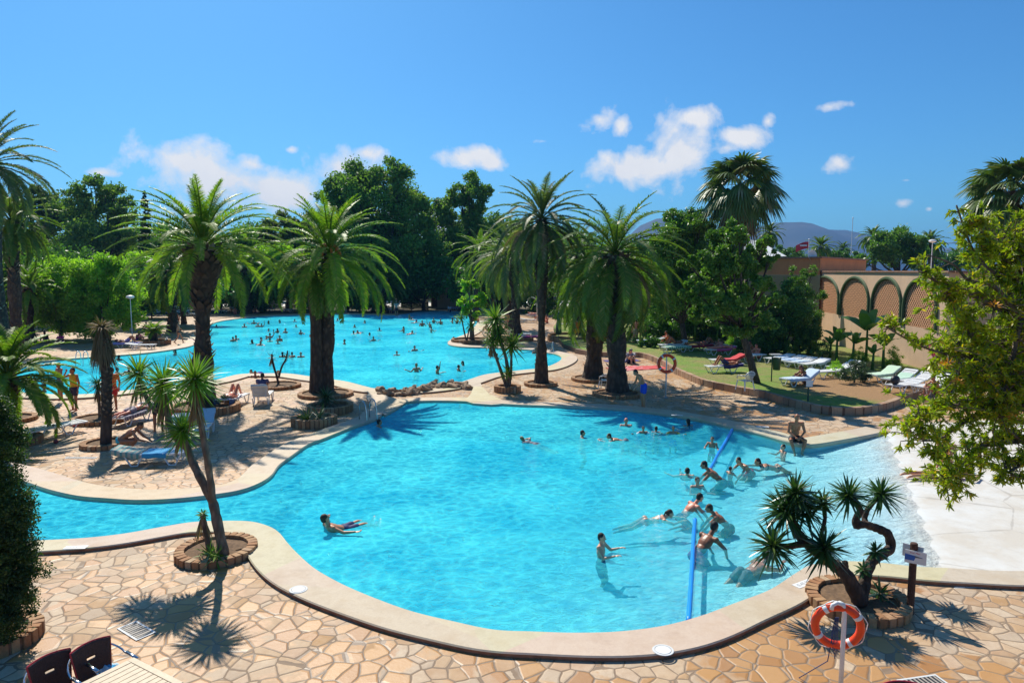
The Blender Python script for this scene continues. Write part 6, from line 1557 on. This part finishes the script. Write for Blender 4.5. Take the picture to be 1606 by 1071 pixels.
# ------------------------------------------------------------------ blue float rope
def rope(pts, r, lab, seed):
    P = [px(u,v,.02) for u,v in pts]; P = [Vector((p.x,p.y,.02)) for p in P]; root = empty('float_line', P[0], 0, lab, 'float line', 'blue foam floats across the pool')
    C3 = crom3([p-P[0] for p in P], 10); mb = MB(); n = len(C3)
    mb.tube(C3, [r*(1+.05*math.sin(i*1.3)) for i in range(n)], 10); mb.build('foam_tube', M['blue_plastic'], root, smooth=True)
    for q in (C3[0], C3[-1]): MB().ell(q,(r*1.15,r*1.15,r*1.15),None,10,6).build('end_cap', M['blue_plastic'], root, smooth=True)
rope([(1148,674),(1138,692),(1126,712),(1118,728),(1112,738)],.045,'far stretch of blue float line, running up to the pool edge',1)
rope([(1090,815),(1088,845),(1086,880),(1083,930),(1080,972)],.042,'near stretch of blue float line, running to the lower coping',2)
# ------------------------------------------------------------------ pool ladders, bin, shower, small sign on lawn
def ladder(u,v,rz,lab,g='steel pool ladders'):
    root = empty('pool_ladder', px(u,v,.085), rz, lab, 'pool ladder', g)
    for x in (-.24,.24):
        pts = [(x,-.3,0),(x,-.3,.45)]+[(x,-.12-.18*math.cos(a),.45+.25*math.sin(a)) for a in np.linspace(0.2,math.pi-.2,9)]+[(x,.10,.3),(x,.14,-.2),(x,.14,-.8)]
        MB().tube(pts, .022, 8).build('handrail', M['steel'], root, smooth=True)
    for z in (-.25,-.5,-.75): MB().box((0,.14,z),(.46,.09,.03)).build('step', M['steel'], root)
ladder(580,657,R(-128),'steel pool ladder at the island edge of the near pool'); ladder(127,570,R(172),'steel pool ladder at the left bank of the far pool'); ladder(862,553,R(190),'steel rail at the right end of the far pool bay')
b = px(1217,598,LZ); bn = empty('litter_bin', b, 0, 'dark green litter bin on a post in front of the blue towelled loungers', 'litter bin')
for x in (-.22,): MB().tube([(x,0,0),(x,0,1.3)], .03, 8).build('post', M['dark_green'], bn)
MB().lathe([(.0,.55),(.16,.55),(.2,1.1),(.21,1.12),(.18,1.12),(.15,.6)], 16, (0,0,0)).build('bucket', M['dark_green'], bn, smooth=True); MB().box((-.05,0,1.28),(.5,.4,.04)).build('rain_lid', M['grey_metal'], bn)
b = px(1267,629,LZ); s2 = empty('small_sign', b, 0, 'small white sign on a green post at the lawn edge', 'sign'); MB().tube([(0,0,0),(0,0,.8)], .035, 8).build('post', M['dark_green'], s2); MB().box((.02,-.03,.72),(.26,.02,.26)).build('panel', M['white_paint'], s2)
b = px(842,508,0); sh = empty('outdoor_shower', b, 0, 'white outdoor shower frame behind the tallest palm', 'shower')
MB().tube([(0,0,0),(0,0,2.3),(-.1,0,2.6),(-.5,0,2.8),(-.9,0,2.6),(-1.0,0,2.3)], .045, 8).build('pipe', M['white_paint'], sh, smooth=True); MB().tube([(.35,0,0),(.35,0,2.9)], .05, 8).build('post', M['white_paint'], sh); MB().lathe([(.0,.06),(.12,.0),(.12,-.02),(0,-.02)], 12, (-1.0,0,2.25)).build('shower_head', M['steel'], sh)
for z in (.8,1.6,2.4): MB().tube([(0,0,z),(.35,0,z)], .02, 6).build('cross_bar', M['white_paint'], sh)
# bright blue board beside person on the lawn
b = px(876,533,0); bd = empty('folded_parasol', b, 0, 'closed dark green parasol standing in the shaded planter left of the lawn', 'parasol'); MB().tube([(0,0,0),(0,0,2.3)], .03, 6).build('pole', M['white_paint'], bd); MB().lathe([(.03,2.2),(.12,1.9),(.22,1.1),(.26,.5),(.1,.45)], 12).build('canopy', M['dark_green'], bd, smooth=True)
# rock row between the pools
rocks = []
for k in range(3):
    mb = MB(); mb.ell((0,0,0),(.34,.24,.19),None,12,8); q = []
    for v_ in mb.v:
        vv = Vector(v_); f_ = 1+.30*math.sin(vv.x*13+k*2)*math.sin(vv.y*17+k)+.2*math.sin(vv.z*21+vv.x*8+k*3); q.append(tuple(vv*f_))
    mb.v = q; rocks.append(mb)
rmesh = []
cnt = 0
for i in range(44):
    t = i/43; u = 597+138*t+rnd.uniform(-2,2); v = 614.5-9*t**1.3+2.4*math.sin(t*7)+rnd.choice((-2.4,1.6)) +(2 if t<.6 else 0)
    if i < 3: o = rocks[i].build('rock', M['rock']); rmesh.append(o)
    else: o = rmesh[i%3].copy(); COL.objects.link(o)
    p = px(u,v,.05); o.location = (p.x,p.y,rnd.uniform(.02,.14)); o.rotation_euler = (rnd.uniform(-.4,.4),rnd.uniform(-.4,.4),rnd.uniform(0,6.28)); s = rnd.uniform(.5,.95); o.scale = (s,s,s*rnd.uniform(.8,1.2))
    tag(o,'rough brown rock in the row between the far pool and the terrace','rock','rough rocks edging the far pool')
# white ball
o = MB().ell((0,0,0),(.16,.16,.16),None,16,10).build('beach_ball', M['white_plastic'], smooth=True); o.location = px(148,571,.1); tag(o,'white ball floating in the far pool near the left ladder','ball')
# ------------------------------------------------------------------ people in the scene
TR_=lambda c:(('trunks',c),)
BK=lambda c:(('briefs',c),('bra',c))
NAVYc=(.02,.03,.12); BLK=(.02,.02,.025); BLUc=(.01,.06,.55); REDc=(.55,.02,.03); ORc=(.75,.12,.01); YEL=(.80,.42,.01); TURQ=(.05,.45,.50); GRY=(.10,.13,.17); PNKc=(.65,.12,.25); WHT=(.75,.75,.75); GRNc=(.1,.35,.1)
def who(label, pname, loc, rz, sc=1.0, by='foot', group=None, **k):
    r = figure(pname, **k); place_fig(r, pname, loc, R(rz), sc, by); tag(r, label, 'person', group); return r
NG='bathers in the near pool'
def nb(label, u, v, hz, pname, rz, sc=1.0, **k):
    hz=hz-(.05 if pname.startswith('prone') else .17 if hz>.28 else .07 if hz>.15 else 0)
    return who(label, pname, px(u,v,hz), rz, sc*.92, 'head', NG, **k)
nb('dark haired bather by the island ladder',595,662,.15,'wade',-60,hc='black')
nb('swimmer in a dark grey shirt alone in the upper left of the near pool',819,688,.12,'prone_turn',55,.85,clothes=(('shirt',GRY),('trunks',GRY)),hc='blond')
nb('boy facing right with bare shoulders out, reaching to another swimmer',914,679,.30,'wade',-85,.9,skin='mid',hc='black',eyes=True)
nb('swimmer facing left towards the boy with bare shoulders',955,684,.16,'prone',88,.85,hc='brown',clothes=(('trunks',GRY),))
nb('balding bather nearest the lifebuoy side of the near pool',982,660,.24,'wade',175,1.0,skin='pink',hair=None,eyes=True)
nb('child in white armbands near the lifebuoy side',1009,672,.22,'wade_low',180,.7,hc='brown',clothes=(('armL',WHT),('armR',WHT),('trunks',PNKc)))
nb('low floating dark head between the two armband children',1029,672,.10,'wade',0,.75,hc='black')
nb('child in yellow armbands splashing by the coping',1056,672,.22,'wade_low',170,.7,hc='brown',clothes=(('armL',YEL),('armR',YEL),('trunks',BLUc)))
nb('long dark haired bather right of the armband children',1079,661,.30,'wade',20,.95,hair='long',hc='black',clothes=BK(NAVYc))
nb('child in pink briefs left of the far blue float line',1117,689,.40,'wade',150,.75,hc='brown',clothes=(('briefs',PNKc),),eyes=True)
nb('bather leaning back with face up at the lower end of the far float line',1078,738,.30,'recline',170,.9,hc='black',skin='fair')
nb('red backed man bending over the group at the float line',1104,729,.50,'lean',75,1.0,skin='tan',hc='black',clothes=TR_(BLK))
nb('boy facing the camera at the middle of the float line group',1094,754,.32,'wade',-170,.85,hc='brown',skin='fair',clothes=TR_(BLUc),eyes=True)
nb('pink backed bather facing right below the float line group',1098,780,.42,'lean',-72,.95,skin='pink',hc='black',clothes=TR_(NAVYc))
nb('brown backed bather facing left just below the pink backed one',1112,797,.40,'lean',72,.9,skin='tan',hc='brown',clothes=TR_(BLK))
nb('dark backed man in purple trunks leaning right beside the near float line',1121,826,.48,'lean',-55,1.05,skin='dark',hc='black',clothes=TR_((.25,.03,.22)))
nb('girl in orange bikini swimming right with a ponytail',1051,805,.14,'prone',-92,.85,hair='tail',hc='brown',skin='fair',clothes=(('briefs',ORc),('bra',WHT)))
nb('boy standing chest deep alone in the middle of the near pool',944,843,.52,'wade',-115,.85,hc='black',skin='fair',clothes=TR_(NAVYc),eyes=True)
nb('kneeling boy in red shorts in the shallows right of the float line',1158,722,.42,'lean',110,.85,hc='black',skin='mid',clothes=TR_(REDc))
nb('paler child hugging the kneeling boy in red shorts',1146,735,.30,'wade',-60,.6,hc='brown',skin='fair')
nb('dark haired woman gliding left through the shallow water',1188,724,.14,'prone',94,.95,hair='long',hc='black',clothes=BK(BLK))
nb('child in the water below the man seated on the coping',1228,701,.22,'wade',95,.8,hc='black',skin='fair')
nb('swimmer in dark shorts face down near the dracaena',1203,872,.06,'prone',-58,1.0,skin='pink',hc='brown',clothes=TR_(GRY))
nb('man floating on his back left of the near pool, dark shorts',510,813,.47,'recline',135,1.0,skin='mid',hc='brown',clothes=TR_(NAVYc),eyes=True)
who('bald tanned man sitting on the coping with feet in the water','sit_edge',px(1246,691,.085),172,1.0,skin='tan',hair=None,clothes=TR_(BLK),eyes=True)
who('woman in turquoise briefs lying face down on the white beach','lie_prone',px(1476,747,.06),-86,1.0,skin='mid',hc='brown',hair='short',clothes=(('briefs',TURQ),))
who('person sitting on the white beach behind the hanging branch','sit_ground',px(1484,727,.06),140,1.0,skin='tan',hair='long',hc='brown',clothes=BK(BLK))
# standing on the terraces
who('man in blue shorts bending slightly on the terrace by the near pool','bend',px(1009,641,.0),100,1.0,skin='mid',hc='black',clothes=TR_((.01,.08,.60)))
who('boy in grey shorts standing at the left edge of the far pool','stand_cross',px(96,628,.085),150,.93,skin='tan',hc='black',clothes=TR_(GRY))
who('person in a yellow vest and dark shorts with a hand raised to the head','stand_hand',px(118,645,.0),165,1.0,skin='tan',hc='black',clothes=(('vest',YEL),('trunks',(.03,.02,.05))))
who('person in an orange shirt by the left edge planter','stand',px(27,650,.0),120,1.0,skin='tan',hc='brown',clothes=(('shirt',ORc),('trunks',(.5,.05,.02))))
who('person in orange half hidden behind the leaning palm stump','stand',px(179,645,.0),60,1.0,skin='tan',hc='brown',clothes=(('shirt',ORc),('trunks',REDc)))
who('man in dark trunks walking along the left bank','walk',px(281,539,.0),-60,1.0,skin='mid',hc='black',clothes=(('briefs',BLK),))
who('person standing behind the tall yucca, only the legs showing','stand',px(250,678,.0),30,1.0,skin='tan',hc='brown',clothes=TR_(BLK))
who('woman in turquoise briefs crouching over the lounger nearest the near pool','crouch',px(203,712,.0),-80,.98,skin='tan',hair='short',hc='brown',clothes=(('briefs',TURQ),))
who('person in pale top standing at the far edge of the far pool','stand',px(622,496,.05),10,1.05,skin='mid',hc='blond',clothes=(('shirt',(.4,.36,.3)),('trunks',BLK)))
who('bare backed man in beige shorts standing on the lawn behind the collared palm','stand',px(997,538,LZ),10,1.0,skin='pink',hc='black',clothes=TR_((.35,.28,.18)))
who('person in dark red standing beside the man in beige shorts','stand',px(1006,536,LZ),-20,1.0,skin='mid',hc='brown',clothes=(('trunks',(.3,.03,.02)),))
who('person in a long orange wrap standing beyond the bay','stand',px(905,536,.0),10,1.05,skin='mid',hc='brown',clothes=(('shirt',ORc),('trunks',YEL)))
who('bare chested man standing at the dark kiosk','stand',px(775,487,.0),170,1.0,skin='pink',hc='brown',clothes=TR_(BLK))
who('person in red briefs standing by the thick palm beyond the bay','stand',px(795,517,.0),40,1.0,skin='pink',hc='brown',clothes=(('briefs',REDc),('bra',REDc)))
who('slimmer person just right of the one in red briefs','stand',px(799,515,.0),-120,.9,skin='mid',hc='black',clothes=(('trunks',REDc),))
# sitting / lying
def onl(k, label, pname, y, z=.37, rz=0, **kw):
    q = LN[k]; loc = q.location+Matrix.Rotation(q.rotation_euler.z,3,'Z')@Vector((0,y,z)); return who(label, pname, loc, math.degrees(q.rotation_euler.z)+rz, 1.0, 'foot', 'people on sun loungers', **kw)
onl('b','person lying face down on the patterned towel behind the palm stump','lie_prone',.95,skin='pink',hc='black',clothes=TR_((.25,.2,.25)))
onl('e','sunbather with raised knees on the lounger with the blue towel','lie_knees',1.05,skin='pink',hc='black',clothes=(('briefs',(.5,.3,.25)),))
onl('f','person sitting against the raised back near the bare forked shrub','sit_ground',1.05,.37,180,skin='tan',hc='black',clothes=(('shirt',(.04,.04,.12)),('trunks',NAVYc)))
onl('h','sunbather with raised knees left of the green towel','lie_knees',1.15,skin='tan',hc='brown',clothes=BK(BLK))
onl('j','sunbather lying on the dark red towel','lie_back',1.0,.38,skin='tan',hc='brown',clothes=BK((.4,.02,.05)))
onl('k','sunbather lying on the pink towel','lie_prone',1.0,.38,skin='pink',hc='brown',clothes=(('briefs',PNKc),))
onl('k2','sunbather with raised knees behind the pink towel','lie_knees',1.0,skin='tan',hc='black',clothes=(('briefs',BLK),))
onl('m','child curled on the purple towel','lie_knees',1.1,skin='tan',hc='black',clothes=(('trunks',NAVYc),))
onl('f1','sunbather on the lilac blue towel at the left bank','lie_knees',1.0,skin='tan',hc='black',clothes=(('trunks',(.2,.2,.5)),))
onl('f14','sunbather leaning back on the spit of the far pool','sit_ground',1.0,.36,0,skin='mid',hc='black',clothes=(('briefs',BLK),))
onl('f10','sunbather on the white cloth behind the tallest palm','lie_back',1.0,skin='pink',hc='brown',clothes=(('briefs',REDc),))
onl('f3','sunbather at the far shore just right of the broad palm','lie_back',1.0,skin='pink',hc='brown',clothes=(('briefs',REDc),))
onl('f5','sunbather at the far shore right of the stubby palm','lie_knees',1.0,skin='tan',hc='brown',clothes=(('briefs',NAVYc),))
SG=[(1263,602,LZ,100,'dark','long','brown','hunched tanned person sitting in shade beside the light blue lounger'),(992,569,0,150,'fair','short','grey','person in pale clothes sitting behind the purple towel'),(984,570,0,-150,'fair','long','brown','second person sitting left of the one in pale clothes'),
    (1050,538,LZ,90,'pink','short','brown','person sitting behind the loungers at the back of the lawn'),(1182,556,LZ,80,'tan','short','brown','person sitting right of the leaning trunk at the back'),(1190,562,LZ,120,'pink','long','red','reddish person on the grass between the trunk and the bin'),
    (1470,620,LZ,100,'tan','short','brown','person sitting by the rightmost white lounger'),(751,507,.0,120,'pink','short','brown','person sitting on the far pool beach'),
    (273,508,0,160,'tan','short','brown','left one of two tanned people sitting on the left bank'),(279,505,0,200,'tan','short','black','right one of two tanned people sitting on the left bank'),(214,537,0,-90,'mid','short','brown','person in pink sitting left of the young palm'),
    (232,520,0,180,'dark','short','black','person in red sitting behind the young palm'),(252,527,0,150,'pink','long','blond','person sitting right of the young palm'),(98,540,0,180,'mid','long','black','person in magenta sitting behind the left pool edge'),
    (75,536,0,170,'dark','short','black','person in dark red sitting near the left edge behind the pool'),(110,520,0,120,'dark','short','black','person in purple under the bright shrubs'),(369,493,0,200,'pink','short','brown','sitting person just left of the stubby palm'),(364,492,0,170,'tan','long','brown','sitting person second left of the stubby palm'),
    (402,491,0,150,'pink','long','blond','person sitting right of the stubby palm trunk'),(606,489,0,190,'mid','short','brown','leftmost of the people sitting at the far edge near the hut'),(611,490,0,170,'fair','long','black','middle one of the people sitting at the far edge near the hut'),(616,491,0,160,'fair','short','brown','rightmost of the people sitting at the far edge near the hut'),
    (480,487,0,160,'tan','short','brown','person in a yellow top sitting at the far shore left of the twin trunk palm'),(706,489,0,160,'fair','short','brown','person sitting by the lilac lounger at the hut'),(858,507,0,160,'pink','short','brown','person sitting behind the tallest palm on the pale terrace'),(1132,553,LZ,30,'pink','short','blond','person propped up between the pink towel and the leaning trunk'),(846,503,0,60,'pink','long','brown','reddish sunbather sitting further behind the tallest palm')]
cols=[NAVYc,(.7,.65,.6),(.3,.3,.35),REDc,BLK,(.5,.05,.05),BLK,REDc,BLK,REDc,(.75,.08,.22),(.6,.03,.05),WHT,(.65,.03,.25),(.3,.02,.03),(.2,.05,.25),REDc,BLK,PNKc,(.3,.3,.35),(.55,.5,.65),WHT,YEL,WHT,REDc,BLK,REDc]
for i,(u,v,z,rz,sk,hr,hc,lab) in enumerate(SG):
    c=cols[i%len(cols)]; cl=(('shirt',c),('trunks',NAVYc)) if any(w_ in lab for w_ in ('clothes','pink sitting','in red','magenta','dark red','purple','yellow','far edge','hut')) else (('briefs',c),)+((('bra',c),) if hr=='long' else ())
    who(lab,'sit_ground',px(u,v,z),rz,1.0,group='people sitting around the pools',skin=sk,hair=hr,hc=hc,clothes=cl)
# far pool bathers
def z6(l): return [(x/5.353+300, y/5.353+440) for x,y in l]
def z7(l): return [(x/5.353+600, y/5.353+440) for x,y in l]
def z5(l): return [(x/5.353, y/5.353+440) for x,y in l]
G=[('in the back row left of the twin trunk palm',z6([(445,372),(525,340),(560,365),(590,368),(650,345),(740,338),(868,330),(880,378),(1020,300)])),
   ('in the middle row between the two big palms',z6([(648,412),(722,410),(790,412),(920,422),(1010,440),(1018,412)])),
   ('in the dense group between the big palms',z6([(350,482),(375,472),(508,508),(583,525),(588,487),(632,472),(660,452),(660,492),(726,512),(742,472)])),
   ('in the row behind the bare forked shrub',z6([(675,630),(765,613),(845,612),(920,615)])),
   ('close to the near edge by the bare forked shrub',z6([(500,762),(535,775),(732,770)])),
   ('just right of the twin trunk palm',z6([(1228,325),(1275,325),(1285,505),(1362,432),(1370,378),(1395,428),(1455,342),(1498,447),(1530,480),(1580,405)])),
   ('in the shallow far end before the hut',z7([(175,395),(225,290),(240,320),(250,430),(285,340),(333,345),(395,355),(410,395),(430,322),(487,332),(585,322),(625,325)])),
   ('in the open water above the rock row',z7([(120,605),(270,560),(282,710),(462,730),(640,722),(670,690)])),
   ('in the bay beside the spit',z7([(595,482),(905,600),(960,622),(1285,578)])),
   ('in the left arm of the far pool',z5([(365,885),(985,745),(1000,638),(1080,735),(1465,592)])),
   ('beside the broad palm trunk',z6([(150,555),(210,378)]))]
ORD=['first','second','third','fourth','fifth','sixth','seventh','eighth','ninth','tenth','eleventh','twelfth']
rr=random.Random(11)
for desc,L_ in G:
    L_=sorted(L_); n=len(L_)
    for i,(u,v) in enumerate(L_):
        sk=rr.choice(['mid','tan','fair','pink','tan']); hc=rr.choice(['black','black','brown','brown','blond']); pn=rr.choice(['wade','wade','wade','wade_low','arm_up','prone','wade']); sc=rr.uniform(.8,1.05)
        if 'shallow' in desc and pn in ('wade','wade_low','arm_up'): hz=.45
        else: hz=rr.uniform(.14,.34)
        if pn=='prone': hz=.16
        d=px(u,v,hz); depth=-far_floor(d.x,d.y)
        if pn in('wade','wade_low','arm_up') and 1.62*sc-hz>depth+.35 and depth<.8: pn='lean'; hz=max(.25,.87*sc-depth)
        d=px(u,v,hz)
        o=('leftmost' if i==0 else 'rightmost' if i==n-1 else ORD[i]+' from left') if n>2 else ('left' if i==0 else 'right')
        who(f"bather {desc}, {o}",pn,d,rr.uniform(0,360),sc,'head','bathers in the far pool',skin=sk,hair=rr.choice(['short','short','long']),hc=hc,clothes=(('trunks',rr.choice([NAVYc,BLK,REDc,BLUc,GRY,GRNc])),))
